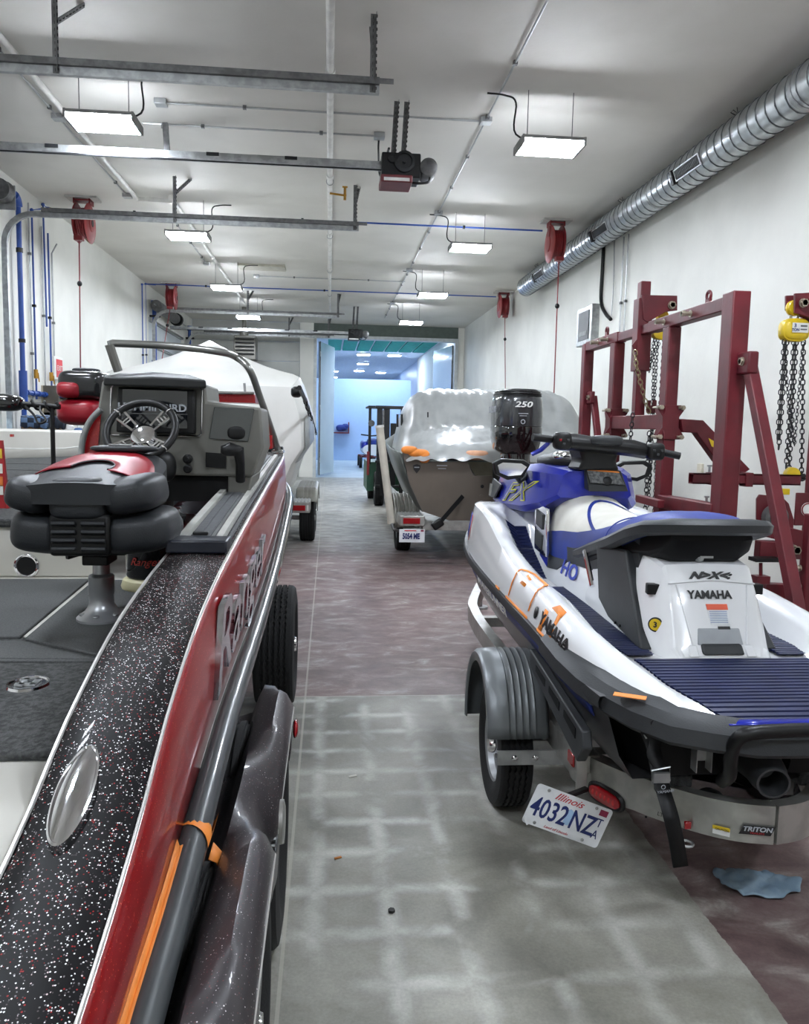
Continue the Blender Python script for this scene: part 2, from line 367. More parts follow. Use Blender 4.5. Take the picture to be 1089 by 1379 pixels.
for x, y, lb in ((1.55, 38, 'left lamp of the nearest pair'), (3.0, 38, 'right lamp of the nearest pair'), (1.75, 43.5, 'middle lamp, just behind the left one of the nearest pair'), (1.75, 49, 'fourth lamp back, lowest of the left row'), (3.1, 50, 'back right lamp'),
                 (-.9, 37, 'lamp hidden behind the left door leaf'), (1.5, 29.0, 'front left lamp, above the door opening'), (3.2, 29.0, 'front right lamp, above the door opening'), (.2, 50, 'back left lamp, near the left wall'), (.2, 56, 'farthest left lamp')):
    lb = 'square cool white lamp on the bright far room ceiling, '+lb
    lb = ' '.join(lb.split()[:16])
    if bl is None:
        bl = thing('booth_lamp', (x, y, 5.05), lb, 'lamp', 'square lamps on the far bright room ceiling')
        obj('housing', MB().bb((x-.32, y-.32, 4.99), (x+.32, y+.32, 5.05)), m_white, bl); obj('lens', MB().bb((x-.28, y-.28, 4.975), (x+.28, y+.28, 4.99)), m_strip2, bl)
    else: dupto(bl, (x, y, 5.05), lb, 'square lamps on the far bright room ceiling')
wl = None
for k, (y, z) in enumerate([(30.8, 4.1), (34.2, 4.1), (38.5, 4.1)]):
    x = 4.42
    if wl is None:
        wl = thing('wall_lamp', (x, y, z), 'small square lamp high on the right wall of the bright far room, nearest', 'lamp', 'wall lamps in the bright far room')
        obj('housing', MB().bb((x-.06, y-.2, z-.14), (x+.03, y+.2, z+.14)), m_white, wl); obj('lens', MB().bb((x-.07, y-.17, z-.11), (x-.06, y+.17, z+.11)), m_strip2, wl)
    else: dupto(wl, (x, y, z), 'small square lamp high on the right wall of the bright far room, '+('', 'middle of three', 'farthest of three')[k], 'wall lamps in the bright far room')
# ---------------------------------------------------------------- LED fixtures
def led(x, y, label, group=None):
    t = thing('ceiling_light', (x, y, 4.35), label, 'light', group)
    z = 4.35
    obj('housing', MB().bb((x-.29, y-.19, z+.03), (x+.29, y+.19, z+.06)).bb((x-.305, y-.2, z-.015), (x-.285, y+.2, z+.06)).bb((x+.285, y-.2, z-.015), (x+.305, y+.2, z+.06)), mat('fixture_housing', (120, 120, 118), .6), t, smooth=False)
    for dy in (-.125, .14):
        obj('led_bar', MB().prism([(x-.28, y+dy-.06, z+.03), (x-.28, y+dy-.045, z-.01), (x-.28, y+dy+.045, z-.01), (x-.28, y+dy+.06, z+.03)], (.57, 0, 0)), m_strip, t, smooth=False)
    for s in (-1, 1): obj('hanger_wire', MB().cyl((x+s*.22, y, z+.06), (x+s*.22, y, ZC), .004, n=6), m_dgalv, t)
    obj('power_lead', MB().tube(spline([(x-s_*.0, y, z+.06) for s_ in (1,)]+[(x+(-.33 if x > 0 else .33), y, z+.12), (x+(-.34 if x > 0 else .34), y, ZC-.12), (x+(-.45 if x > 0 else .45), y, ZC-.06), (x+(-.62 if x > 0 else .62), y, ZC-.05)]), .009, 6), m_black, t)
    return t
ordn = ['nearest', 'second', 'third', 'fourth', 'fifth']
first = None
for sx_, side in ((-1, 'left'), (1, 'right')):
    for k in range(-2, 4):  # rows carried on over and behind the camera: unseen fixtures added for fill
        x, y = 2.08*sx_, 7.9+4.42*k
        lb = ('glowing two-bar hanging LED light on the %s side of the ceiling, %s from the camera' % (side, ordn[k])) if k >= 0 else 'two-bar LED light on the %s side of the ceiling above the camera, added unseen fill' % side
        if k == -2: lb = 'two-bar LED light on the %s side of the ceiling behind the camera, added unseen fill' % side
        led(x, y, lb)
# ================================================================ ceiling and wall services
m_con = mat('emt_conduit', (168, 170, 170), .35, .6)
m_wpipe = mat('white_painted_pipe', (214, 212, 206), .5)
m_brass = mat('brass', (186, 140, 60), .3, .9)
m_duct = mat('spiral_duct_zinc', (196, 200, 202), .28, .92, c2=(176, 180, 182), ns=9)
m_grille = mat('dark_grille', (58, 60, 60), .5, .3)
m_dark = mat('very_dark_steel', (30, 31, 33), .45, .3)
# spiral duct, Y -4.8..16.7
DX, DZ, DR = 4.02, 4.60, .185
du = thing('spiral_duct', (DX, 0, DZ), 'silver spiral air duct hung along the top of the right wall', 'duct')
obj('duct_pipe', MB().lathe((DX, -4.8, DZ), (0, 1, 0), [(DR, 0), (DR, 21.5)], 40), m_duct, du, ang=60)
hp = []
for i in range(int(21.3/.16*14)):
    a = 2*pi*i/14; hp.append((DX+(DR+.003)*cos(a), -4.75+i/14*.16, DZ+(DR+.003)*sin(a)))
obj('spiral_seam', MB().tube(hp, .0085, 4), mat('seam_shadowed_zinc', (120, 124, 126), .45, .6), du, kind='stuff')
for y in (-4.8+21.45, 13.0, 9.9, 6.8, 3.7): obj('joint_band', MB().lathe((DX, y-.03, DZ), (0, 1, 0), [(DR, 0), (DR+.008, .003), (DR+.008, .057), (DR, .06)], 40), m_galv, du)
for y0 in (15.0, 11.6, 8.75, 5.6, 2.6):
    R = Matrix.Rotation(rad(-22), 3, 'Y'); nrm = R @ V((-1, 0, 0))
    c = V((DX, y0, DZ))+nrm*(DR+.005)
    g = obj('supply_grille', MB().box(c, (.02, .62, .13), R), m_galv, du)
    mb = MB()
    for i in range(24): mb.box(c+V((0, -.27+i*.0235, 0))+nrm*.012, (.012, .012, .1), R)
    obj('blade_bank', mb, m_grille, g, kind='stuff')
    obj('damper_end', MB().box(c+V((0, .36, 0)), (.06, .07, .16), R), m_black, du, bev=.01)
for y in (15.7, 11.15, 8.0, 4.5):
    p = V((DX-.02, y, DZ+DR)); obj('hanger_wire', MB().tube([p, p+V((-.02, 0, .02)), p+V((-.06, .02, .05)), p+V((-.03, .03, .08)), p+V((.01, .01, .04)), p+V((-.01, 0, .1))], .004, 5), m_dark, du)
# ---- overhead door rails
def perf_angle(name, parent, p, q, w=.045):
    """slotted angle iron with punched holes shown as recessed dark slots"""
    p, q = V(p), V(q); d = (q-p).normalized(); a = d.cross(V((0, 1, 0))).normalized() if abs(d.y) < .9 else V((1, 0, 0)); b = d.cross(a)
    mb = MB(); o = p
    prof = [V((0, 0)), V((w, 0)), V((w, .004)), V((.004, .004)), V((.004, w)), V((0, w))]
    mb.loft([[x+a*c.x+b*c.y for c in prof] for x in (p, q)])
    it = obj(name, mb, m_dgalv, parent, smooth=False)
    n = max(2, int((q-p).length/.045)); hb = MB()
    for i in range(n): hb.beam(p+d*(i+.5)/n*(q-p).length-d*.011+a*(w*.55)+b*-.0012, p+d*(i+.5)/n*(q-p).length+d*.011+a*(w*.55)+b*-.0012, .004, .012, b).beam(p+d*(i+.5)/n*(q-p).length-d*.011+b*(w*.55)-a*.0012, p+d*(i+.5)/n*(q-p).length+d*.011+b*(w*.55)-a*.0012, .012, .004, b)
    obj('slot_row', hb, m_black, it, kind='stuff', smooth=False)
def rail(name, y, x1, z, label, hangers, curve=True):
    t = thing(name, (x1, y, z), label, 'door track')
    xw = XL+.12; r = .38
    path = [(xw, y, 0.05), (xw, y, z-r)]+arc((xw+r, y, z-r), r, 180, 90, (1, 0, 0), (0, 0, 1), 8)[1:]+[(x1, y, z)]
    if not curve: path = [(XL+.1, y, z), (x1, y, z)]
    def prof(P):
        secs = []
        for i, p in enumerate(P):
            a = V(P[max(i-1, 0)]); b = V(P[min(i+1, len(P)-1)]); d = (b-a).normalized(); n = d.cross(V((0, 1, 0)))
            secs.append([V(p)+n*u+V((0, 1, 0))*v for u, v in ((-.035, -.022), (.035, -.022), (.035, .022), (.027, .022), (.027, -.014), (-.027, -.014), (-.027, .022), (-.035, .022))])
        return secs
    obj('rail', MB().loft(prof(path)), m_galv, t, smooth=False)
    if curve: obj('rail_angle', MB().beam((x1, y-.03, z+.05), (XL+.6, y-.03, z+.05), .05, .05), m_dgalv, t, smooth=False)
    for x, dx in hangers:
        perf_angle('hanger', t, (x, y-.02, z-.03), (x, y-.02, ZC-.05)); perf_angle('brace', t, (x, y-.02, ZC-.28), (x+dx, y+.25, ZC-.02))
        obj('foot_angle', MB().bb((x-.12, y-.05, z+.03), (x+.14, y-.045, z+.07)), m_dgalv, t, smooth=False)
    return t
rail('door_track', 6.6, .36, 4.28, 'horizontal galvanised door track nearest the camera, crossing under the ceiling', [(W(80, 60, Y=6.6).x, .12), (.33, 0)])
rail('door_track', 11.05, .36, 4.28, 'galvanised door track curving up from the left wall beside the first hose reel', [(W(238, 275, Y=11.05).x, .15), (.33, .05)])
rail('door_track', 19.9, .2, 4.3, 'far door track crossing above the white shrink wrapped boat, nearer of the far pair', [(W(335, 410, Y=19.9).x, .1), (.2, .05)])
rail('door_track', 24.5, .0, 4.3, 'farthest door track in front of the end wall sheets', [(-1.2, .1), (-.03, .05)])
def opener(y, x, z, label, hx):
    t = thing('door_opener', (x, y, z), label, 'door opener')
    rl = MB()
    for s in (-1, 1): rl.bb((XL+.1, y+s*.035-.006, z-.035), (x, y+s*.035+.006, z+.035))
    rl.bb((XL+.1, y-.04, z+.02), (x, y+.04, z+.035))
    obj('rail', rl, m_galv, t, smooth=False)
    obj('drive_chain', MB().cyl((XL+.1, y-.06, z-.055), (x, y-.06, z-.055), .006, n=6), m_dark, t)
    for i in range(5): obj('joint_plate', MB().box((XL+.9+i*.75, y-.045, z+.02), (.12, .012, .03)), m_dark, t)
    b = obj('motor_box', MB().bb((x-.02, y-.16, z-.14), (x+.36, y+.16, z+.09)), m_black, t, bev=.012)
    obj('front_cover', MB().bb((x-.03, y-.2, z-.2), (x+.28, y+.14, z-.13)), mat('opener_red_label', (110, 40, 46), .5) if y < 20 else m_black, t, bev=.01)
    obj('side_label', MB().bb((x+.0, y-.206, z-.19), (x+.25, y-.2, z-.16)), m_white, t)
    m1 = MB().lathe((x+.2, y-.16, z+.0), (0, -1, 0), [(.03, 0), (.1, 0), (.1, .035), (.075, .04), (.07, .02), (.02, .02), (.02, .045), (.001, .045)], 24)
    obj('sprocket', m1, m_dark, t)
    obj('sprocket', MB().lathe((x+.08, y-.16, z+.03), (0, -1, 0), [(.045, 0), (.045, .03), (.03, .03), (.03, .01)], 16), m_dark, t)
    obj('electric_motor', MB().lathe((x+.44, y-.12, z-.03), (0, 1, 0), [(.05, -.06), (.085, -.04), (.09, 0), (.09, .2), (.07, .24), (.02, .25)], 24), m_dgalv, t)
    obj('motor_cable', MB().tube(spline([(x+.46, y-.1, z-.1), (x+.44, y-.14, z-.17), (x+.34, y-.15, z-.19), (x+.26, y-.1, z-.17)]), .012, 6), m_black, t)
    for xx in (x+.12, x+.22): perf_angle('hanger', t, (xx, y, z+.08), (xx+.03, y+.05, ZC-.02))
    for xx in hx:
        obj('hanger_beam', MB().beam((xx, y, z+.03), (xx-.02, y+.02, z+.3), .05, .05).beam((xx-.02, y+.02, z+.28), (xx-.25, y+1.1, ZC-.02), .05, .04), m_dgalv, t, smooth=False)
    return t
opener(8.25, .5, 4.22, 'black door opener motor with a red base at the end of its ceiling rail, nearest', [W(225, 188, Y=8.25).x])
opener(22.0, .5, 4.15, 'small far door opener motor hanging before the end wall', [])
sp = thing('torsion_spring', (XL+.2, 21.5, 4.5), 'grey torsion spring tube with black ends above the far left overhead door', 'spring shaft')
obj('shaft', MB().cyl((XL+.2, 19.6, 4.4), (XL+.2, 24.8, 4.4), .015, n=8), m_galv, sp)
obj('spring_tube', MB().cyl((XL+.2, 19.8, 4.4), (XL+.2, 22.2, 4.4), .13, n=20), m_dgalv, sp)
obj('cable_drum', MB().lathe((XL+.2, 22.3, 4.4), (0, 1, 0), [(.05, 0), (.17, 0), (.17, .05), (.13, .08), (.17, .11), (.17, .14), (.05, .14)], 20), m_black, sp)
sp = thing('torsion_spring', (XL+.2, 11.2, 4.5), 'grey cable drum and torsion shaft above the near left overhead door', 'spring shaft')
obj('shaft', MB().cyl((XL+.18, 6.4, 4.5), (XL+.18, 11.0, 4.5), .014, n=8), m_galv, sp)
obj('cable_drum', MB().lathe((XL+.18, 10.75, 4.5), (0, 1, 0), [(.03, 0), (.13, 0), (.13, .03), (.1, .05), (.13, .14), (.14, .16), (.03, .16)], 20), m_dgalv, sp)
obj('bracket', MB().bb((XL, 10.96, 4.3), (XL+.3, 10.98, 4.6)), m_galv, sp)
obj('spring_tube', MB().cyl((XL+.18, 7.5, 4.5), (XL+.18, 10.4, 4.5), .06, n=14), m_dgalv, sp)
# ---- conduits
def conduit(label, pts, r=.011, clips=1.2, boxes=(), m=None, name='electrical_conduit', cat='conduit', group=None):
    t = thing(name, pts[0], label, cat, group); m = m or m_con
    obj('tube', MB().tube(pts, r, 8), m, t)
    acc = 0
    for a, b in zip(pts, pts[1:]):
        a, b = V(a), V(b); n = int((b-a).length/clips)
        for i in range(n):
            c = a+(b-a)*((i+.5)/n); d = (b-a).normalized()
            obj('clip', MB().beam(c-d*.018, c+d*.018, r*3.4, r*3.2), m_dgalv if m is not m_blue else m_black, t)
    for b in boxes: obj('junction_box', MB().box(b, (.12, .12, .055)), m_con, t, bev=.006)
    return t
zc = ZC-.03
cx = W(628, 213, Z=zc).x
conduit('long grey conduit running down the ceiling left of the right-hand lights', [(cx, -2, zc), (cx, 24, zc)], boxes=[(cx, W(655, 163, Z=zc).y, zc), (cx, 12.3, zc), (cx, 16.7, zc), (cx, 21.1, zc)])
a, b = W(5, 75, Z=zc), W(172, 264, Z=zc)
xl = (a.x+b.x)/2
conduit('grey conduit at left of the ceiling, ending in a box before the hose reel', [(xl, -2, zc), (xl, b.y, zc)], boxes=[(xl, b.y, zc), (xl, W(75, 158, Z=zc).y, zc)])
a, b = W(226, 290, Z=zc), W(278, 355, Z=zc); xl2 = b.x
conduit('short grey conduit beyond the first left light ending in a small box', [(xl2, a.y, zc), (xl2, b.y, zc)], boxes=[(xl2, b.y, zc)])
for p, q, lab in (((217, 139), (655, 163), 'grey conduit crossing the ceiling between the two nearest lights'), ((190, 163), (510, 186), 'grey conduit crossing the ceiling just before the nearest opener rail'),
                  ((345, 371), (545, 380), 'thin conduit crossing the ceiling above the third pair of lights')):
    a, b = W(*p, Z=zc), W(*q, Z=zc); ym = (a.y+b.y)/2
    ends = [(a.x, ym, zc), (b.x, ym, zc)]
    conduit(lab, ends, boxes=[ends[0]] if p[0] == 217 else [ends[1]] if p[0] == 190 else [ends[0]])
e = W(510, 186, Z=zc); 
props(obj('flexible_lead', MB().tube(spline([e, e+V((.0, .05, -.12)), e+V((.05, .5, -.25)), (.55, 8.15, 4.36)]), .012, 6), m_black), 'black flexible lead from ceiling box down to nearest door opener', 'cable')
for x, px, y1, lab in ((None, 444, 23.5, 'white sprinkler pipe running down the middle of the ceiling'),):
    x = W(444, 300, Z=4.8).x; t = thing('sprinkler_pipe', (x, 10, 4.8), lab, 'pipe')
    obj('pipe', MB().cyl((x, -3, 4.79), (x, y1, 4.79), .034, n=14), m_wpipe, t)
    for i in range(8): obj('coupling', MB().cyl((x, 1.5+i*3, 4.79), (x, 1.62+i*3, 4.79), .045, n=14), m_wpipe, t)
    for i in range(7): obj('hanger_loop', MB().torus((x, 4.8+i*3, 4.79), (0, 1, 0), .045, .005, 16, 5), m_galv, t)
    yv = W(455, 265, Z=4.7).y; obj('branch_valve', MB().cyl((x, yv, 4.74), (x+.22, yv, 4.72), .014, n=8).cyl((x+.2, yv, 4.66), (x+.2, yv, 4.82), .018, n=8).box((x+.2, yv, 4.83), (.07, .02, .02)), m_brass, t)
a, b = W(2, 62, Z=4.82), W(190, 268, Z=4.82)
t = thing('sprinkler_pipe', a, 'white pipe beside the left grey conduit, jogging right past the first opener', 'pipe')
c, d = W(236, 274, Z=4.82), W(330, 408, Z=4.82); xx = (a.x+b.x)/2
obj('pipe', MB().tube([(xx, -2, 4.82), (xx, b.y, 4.82), (c.x, b.y+.02, 4.82), (c.x, 22, 4.82)], .03, 12), m_wpipe, t)
for i in range(5): obj('coupling', MB().cyl((c.x, 12+i*2, 4.82), (c.x, 12.1+i*2, 4.82), .04, n=12), m_wpipe, t)
# blue air lines
m_clip = m_black
def blue(label, pts, r=.014, cat='pipe', clips=2.4, group=None): 
    t = conduit(label, pts, r, clips, m=m_blue, name='air_pipe', cat=cat, group=group)
    for p in pts[1:-1]: obj('elbow', MB().ell(p, (r*1.9, r*1.9, r*1.9)), m_blue, t)
    return t
y1 = W(735, 311, Z=4.82).y; y2 = W(675, 400, Z=4.82).y
xw = XL+.05
blue('blue air line crossing the ceiling to the near right hose reel', [W(63, 440, X=xw)*1.0, (xw, W(62, 440, X=xw).y, 4.82), (xw, y1, 4.82), (3.35, y1, 4.82)])
blue('blue air line crossing the ceiling to the far right hose reel', [(xw, y2, 1.6), (xw, y2, 4.82), (3.95, y2, 4.82)])
blue('blue air pipe dropping down the far left wall beside the ceiling line', [(xw, y2-.35, 1.6), (xw, y2-.35, 4.75), (xw+.3, y2-.35, 4.75)])
ya = W(43, 300, X=xw).y
pA = blue('blue air pipe on the left wall with a brass valve, nearer the overhead door', [(xw, ya, 1.95), (xw, ya, 4.62), (xw+.25, ya, 4.66)])
yb = W(64, 300, X=xw).y
pB = blue('second blue air pipe on the left wall with a gauge valve', [(xw, yb, 1.95), (xw, yb, 4.45)])
for p, y in ((pA, ya), (pB, yb)):
    obj('brass_valve', MB().cyl((xw, y, 2.25), (xw, y, 2.38), .03, n=10).beam((xw+.03, y, 2.33), (xw+.05, y-.02, 2.2), .015, .01), m_brass, p)
yc = W(28, 400, X=xw+.05).y
t = thing('air_main', (xw, yc, 1.3), 'thick blue compressed air main beside the near left overhead door', 'pipe')
obj('pipe', MB().tube([(xw+.05, yc, 1.35), (xw+.05, yc, 4.52)]+arc((xw+.05, yc-.12, 4.52), .12, 0, 90, (0, 1, 0), (0, 0, 1), 6)+[(xw+.05, 5.0, 4.64)], .034, 14), m_blue, t)
obj('elbow', MB().tube(arc((xw+.05, yc-.12, 4.5), .12, 0, 90, (0, 1, 0), (0, 0, 1), 6), .055, 14), m_blue, t)
for z, l, r in ((1.5, .16, .05), (1.9, .42, .055), (2.7, .05, .045), (3.9, .06, .045)): obj('fitting', MB().cyl((xw+.05, yc, z), (xw+.05, yc, z+l), r, n=14), m_blue if l > .1 else m_black, t)
t = thing('air_manifold', (xw, yb, 2.0), 'horizontal blue pipe manifold low on the left wall under the two valves', 'pipe')
obj('pipe', MB().cyl((xw+.02, yc, 2.03), (xw+.02, yb+1.0, 2.03), .025, n=12), m_blue, t)
for i in range(6): obj('fitting', MB().cyl((xw+.02, yc+.2+i*.22, 2.03), (xw+.02, yc+.3+i*.22, 2.03), .04, n=12), m_blue, t)
yd = W(208, 440, X=xw+.06).y
for yy, lab, r in ((yd, 'thick blue air main at the near edge of the far left overhead door', .05), (24.9, 'thick blue pipe in the far left corner', .045)):
    t = thing('air_main', (xw+.06, yy, 1.2), lab, 'pipe'); obj('pipe', MB().cyl((xw+.06, yy, 1.2), (xw+.06, yy, 4.5), r, n=12), m_blue, t)
    for z in (2.0, 3.0, 4.4): obj('fitting', MB().cyl((xw+.06, yy, z), (xw+.06, yy, z+.14), r*1.5, n=12), m_blue, t)
    obj('bracket', MB().bb((xw-.045, yy-.05, 4.15), (xw+.2, yy+.05, 4.2)), m_black, t)
for px, z0, z1, lab in ((39, 1.9, 4.7, 'thin grey conduit beside the first blue pipe on the left wall'), (56, 1.9, 4.5, 'thin grey conduit between the two blue wall pipes'), (69, 2.1, 4.2, 'grey conduit to the exit sign with a curved top')):
    y = W(px, 350, X=xw-.03).y
    conduit(lab, [(xw-.02, y, z0), (xw-.02, y, z1)] + ([(xw+.05, y+.03, z1+.15)] if px == 69 else []), .012, 1.3)
props(obj('supply_hose', MB().tube(spline([(xw+.25, ya, 4.66), (xw+.5, ya+.2, 4.6), (xw+.62, ya+.35, 4.35), (xw+.72, ya+.4, 4.28), (xw+.7, ya+.45, 4.5), (-3.8, 12.3, 4.6)]), .012, 6), mat('yellow_grey_hose', (150, 146, 96), .5)), 'looping yellow grey hose feeding the near left reel', 'hose')
# exit sign
ex = W(77, 498, X=XL+.02); s = thing('exit_sign', (XL, ex.y, ex.z-.1), 'small red and white exit sign low on the left wall', 'sign')
obj('panel', MB().bb((XL, ex.y-.2, ex.z-.16), (XL+.05, ex.y+.2, ex.z+.2)), m_white, s, bev=.01)
obj('red_panel', MB().bb((XL+.05, ex.y-.13, ex.z-.12), (XL+.055, ex.y+.15, ex.z+.16)), mat('exit_red', (214, 60, 66), .5), s)
text('letters', 'EXIT', m_white, s, (XL+.056, ex.y+.01, ex.z+.02), (0, 1, 0), (0, 0, 1), .12, .001)
# hose reels
m_reelface = mat('reel_faded_red', (150, 52, 52), .5)
def reel(x, y, label, cord, s=1., away=1):
    t = thing('hose_reel', (x, y, ZC), label, 'hose reel')
    obj('mounting_plate', MB().bb((x-.22, y-.14, ZC-.03), (x+.22, y+.14, ZC)), mat('reel_mount_grey', (176, 174, 168), .6), t)
    c = V((x, y, ZC-.36*s))
    obj('bracket', MB().bb((x-.12, y-.1, ZC-.1), (x-.1, y+.1, ZC-.03)).bb((x+.1, y-.1, ZC-.1), (x+.12, y+.1, ZC-.03)).beam((x-.11, y, ZC-.06), (x-.11, y, c.z), .015, .12, (0, 1, 0)).bb((x-.12, y-.1, ZC-.06), (x+.12, y+.1, ZC-.04)), m_redd, t)
    for sd in (-1, 1): obj('side_disc', MB().lathe(c+V((sd*.085, 0, 0)), (sd, 0, 0), [(.05, -.012), (.27*s, -.012), (.285*s, 0), (.27*s, .012), (.12, .02), (.11, .035), (.03, .04)], 30), m_reelface if sd*x < 0 else m_redd, t)
    mb = MB()
    for i in range(5): mb.torus(c+V((-.056+i*.028, 0, 0)), (1, 0, 0), .2*s, .016, 28, 6)
    obj('wound_hose', mb, m_redd, t, kind='stuff')
    obj('hub', MB().cyl(c-V((.1, 0, 0)), c+V((.13, 0, 0)), .05, n=14), m_dark, t)
    obj('outlet_guide', MB().bb((x-.06, y-.3*s, c.z-.3*s), (x+.06, y-.2*s, c.z-.24*s)), m_redd, t)
    p0 = V((x, y-.24*s, c.z-.3*s))
    obj('hose_drop', MB().tube(spline([p0]+[V(q) for q in cord]), .0095, 6), m_redd, t)
    obj('ball_stop', MB().ell(p0+(V(cord[0])-p0)*.25, (.035, .035, .04)), m_black, t)
reel(-3.6, W(103, 266, Z=ZC).y, 'red hose reel on the ceiling at left, nearest, with its hose hanging to the boat', [(-3.6, 12.15, 1.8)])
reel(3.45, W(752, 297, Z=ZC).y, 'red hose reel on the ceiling at right, nearest, hose hanging behind the outboard', [(3.38, 12.0, 1.5)])
reel(W(678, 393, Z=ZC).x, W(678, 393, Z=ZC).y, 'far right red hose reel near the end of the duct', [(W(681, 520, Y=19).x, 19, 2.3)], .95)
reel(W(231, 381, Z=ZC).x, W(231, 381, Z=ZC).y, 'far left red hose reel with its hose slanting left', [(W(214, 500, Y=17.8).x, 17.8, 2.6)], .95)
# ceiling plates
p = W(353, 360, Z=ZC-.02)
props(obj('ceiling_vent', MB().box(p, (.95, .5, .05)), mat('beige_grille', (176, 172, 156), .6), bev=.01), 'flat beige vent panel on the ceiling left of the sprinkler pipe', 'vent')
# unit heater
hp_ = W(331, 468, Y=23); hx, hy, hz = hp_.x, 23, hp_.z
t = thing('unit_heater', (hx, hy, hz-.3), 'dark brown louvred unit heater hanging above the white shrink wrapped boat', 'heater')
m_heat = mat('heater_brown_grey', (84, 82, 74), .5)
obj('casing', MB().bb((hx-.3, hy-.3, hz-.35), (hx+.3, hy+.3, hz+.3)), m_heat, t, bev=.02)
obj('flue', MB().cyl((hx-.05, hy, hz+.3), (hx-.05, hy, hz+.42), .12, n=16).cyl((hx-.05, hy, hz+.4), (hx-.05, hy, ZC), .06, n=14), m_heat, t)
for i in range(5): obj('louvre', MB().box((hx, hy-.32, hz+.2-i*.1), (.5, .05, .012), Matrix.Rotation(rad(35), 3, 'X')), m_dark, t)
# right wall: cable, conduits, electrical box
XW = XR-.03
c = [W(*q, X=XW) for q in ((813, 322), (811, 360), (809, 405), (815, 422), (822, 430))]
props(obj('power_cable', MB().tube(spline(c), .028, 8), m_black, solid=0), 'thick black cable hanging down the right wall below the duct', 'cable')
c = [W(*q, X=XW) for q in ((827, 322), (826, 380), (823, 425))]
props(obj('signal_cable', MB().tube(spline(c), .008, 6), m_con), 'thin grey cable beside the thick black cable on the right wall', 'cable')
for px, lab in ((845, 'upper grey conduit on the right wall, right one of two'), (839, 'grey conduit on the right wall, left one of two')):
    a = W(px, 340, X=XW); conduit(lab, [(XW, a.y, 2.6), (XW, a.y, 4.5)], .012, 1.2)
a = W(785, 418, X=XW); b = W(803, 462, X=XW)
t = thing('electrical_box', (XW, (a.y+b.y)/2, b.z), 'grey electrical box with a dark window on the right wall behind the lifting frame', 'electrical box')
ya_, yb_ = sorted((a.y, b.y)); za_, zb_ = sorted((a.z, b.z))
obj('case', MB().bb((XW-.1, ya_, za_), (XR, yb_, zb_)), m_galv, t, bev=.01)
obj('window', MB().bb((XW-.11, ya_+.12, za_+.08), (XW-.1, yb_-.12, zb_-.08)), m_grille, t)
obj('breaker', MB().bb((XW-.115, ya_+.2, za_+.15), (XW-.11, yb_-.2, za_+.22)), m_dgalv, t)
a = W(941, 631, X=XW); props(obj('wall_outlet', MB().bb((XW, a.y-.06, a.z-.06), (XR, a.y+.06, a.z+.06)), mat('beige_outlet', (214, 208, 188), .5), bev=.008), 'small beige outlet box on the right wall behind the lifting frame', 'outlet')
# ================================================================ bass boat in the left foreground
def tyre(name, c, R, wd, parent, side=1, rimR=None, zig=0., rim_m=None, label=None, nseg=72, grooves=4, spokes=5, n_lug=5):
    """wheel: carcass with real tread grooves, rim and hub as sub-parts; axle along X, outer face towards side"""
    c = V(c); rimR = rimR or R*.58; hw = wd/2; secs = []
    for i in range(nseg+1):
        a = 2*pi*i/nseg; e = V((0, sin(a), cos(a))); z = zig*(1 if i % 2 else -1)
        prof = [(-hw*.72, rimR), (-hw*.98, rimR+(R-rimR)*.3), (-hw, rimR+(R-rimR)*.55), (-hw*.93, R*.955), (-hw*.8, R*.99)]
        g = wd*.035
        for k in range(grooves):
            x = -hw*.8+(k+1)*hw*1.6/(grooves+1)
            prof += [(x-g+z, R), (x-g*.8+z, R-.011), (x+g*.8+z, R-.011), (x+g+z, R)]
        prof += [(hw*.8, R*.99), (hw*.93, R*.955), (hw, rimR+(R-rimR)*.55), (hw*.98, rimR+(R-rimR)*.3), (hw*.72, rimR)]
        secs.append([c+e*r+V((x, 0, 0)) for x, r in prof])
    t = obj(name, MB().loft(secs, False, False), m_rubber, parent, label=label, ang=30)
    s = V((side, 0, 0))
    obj('rim', MB().lathe(c, s, [(rimR*.99, -hw*.7), (rimR*.93, -hw*.6), (rimR*.9, hw*.3), (rimR*.97, hw*.66), (rimR*1.02, hw*.74), (rimR, hw*.78), (rimR*.93, hw*.7), (rimR*.86, hw*.35), (rimR*.5, hw*.2), (rimR*.42, hw*.42), (.02, hw*.44)], 40), rim_m or m_galv, t)
    sp = MB()
    for k in range(spokes):
        a = 2*pi*k/spokes; e = V((0, sin(a), cos(a))); sp.beam(c+s*hw*.42+e*rimR*.4, c+s*hw*.6+e*rimR*.93, rimR*.2, hw*.12, e.cross(s))
    obj('rim_spokes', sp, rim_m or m_galv, t, bev=.004)
    hb = MB().lathe(c+s*hw*.4, s, [(rimR*.26, 0), (rimR*.26, hw*.3), (rimR*.2, hw*.6), (.01, hw*.62)], 20)
    for k in range(n_lug):
        a = 2*pi*(k+.5)/n_lug; e = V((0, sin(a), cos(a)))*rimR*.34; hb.cyl(c+s*hw*.38+e, c+s*hw*.58+e, .01, n=6)
    obj('hub', hb, m_chrome, t)
    return t
m_glit = glitter('black_metalflake', (14, 13, 15), [(255, 255, 255), (120, 116, 118), (150, 40, 40), (236, 236, 236), (80, 72, 74), (215, 195, 195)], 300, .28, .45, .08, .12)
m_fglit = glitter('charcoal_metalflake', (54, 50, 52), [(130, 122, 124), (74, 68, 70), (96, 52, 54), (215, 208, 208)], 330, .16, .4, .22, .35)
m_hullred = glitter('red_metalflake', (142, 8, 16), [(190, 30, 34), (150, 12, 20), (245, 120, 90), (160, 14, 24)], 420, .14, .3, .4)
m_cream = mat('cream_gelcoat', (206, 203, 194), .3, c2=(199, 196, 187), ns=2, coat=.4)
m_carpet = mat('charcoal_carpet', (70, 71, 70), .95, c2=(44, 45, 45), ns=70, bump=.6, bs=160)
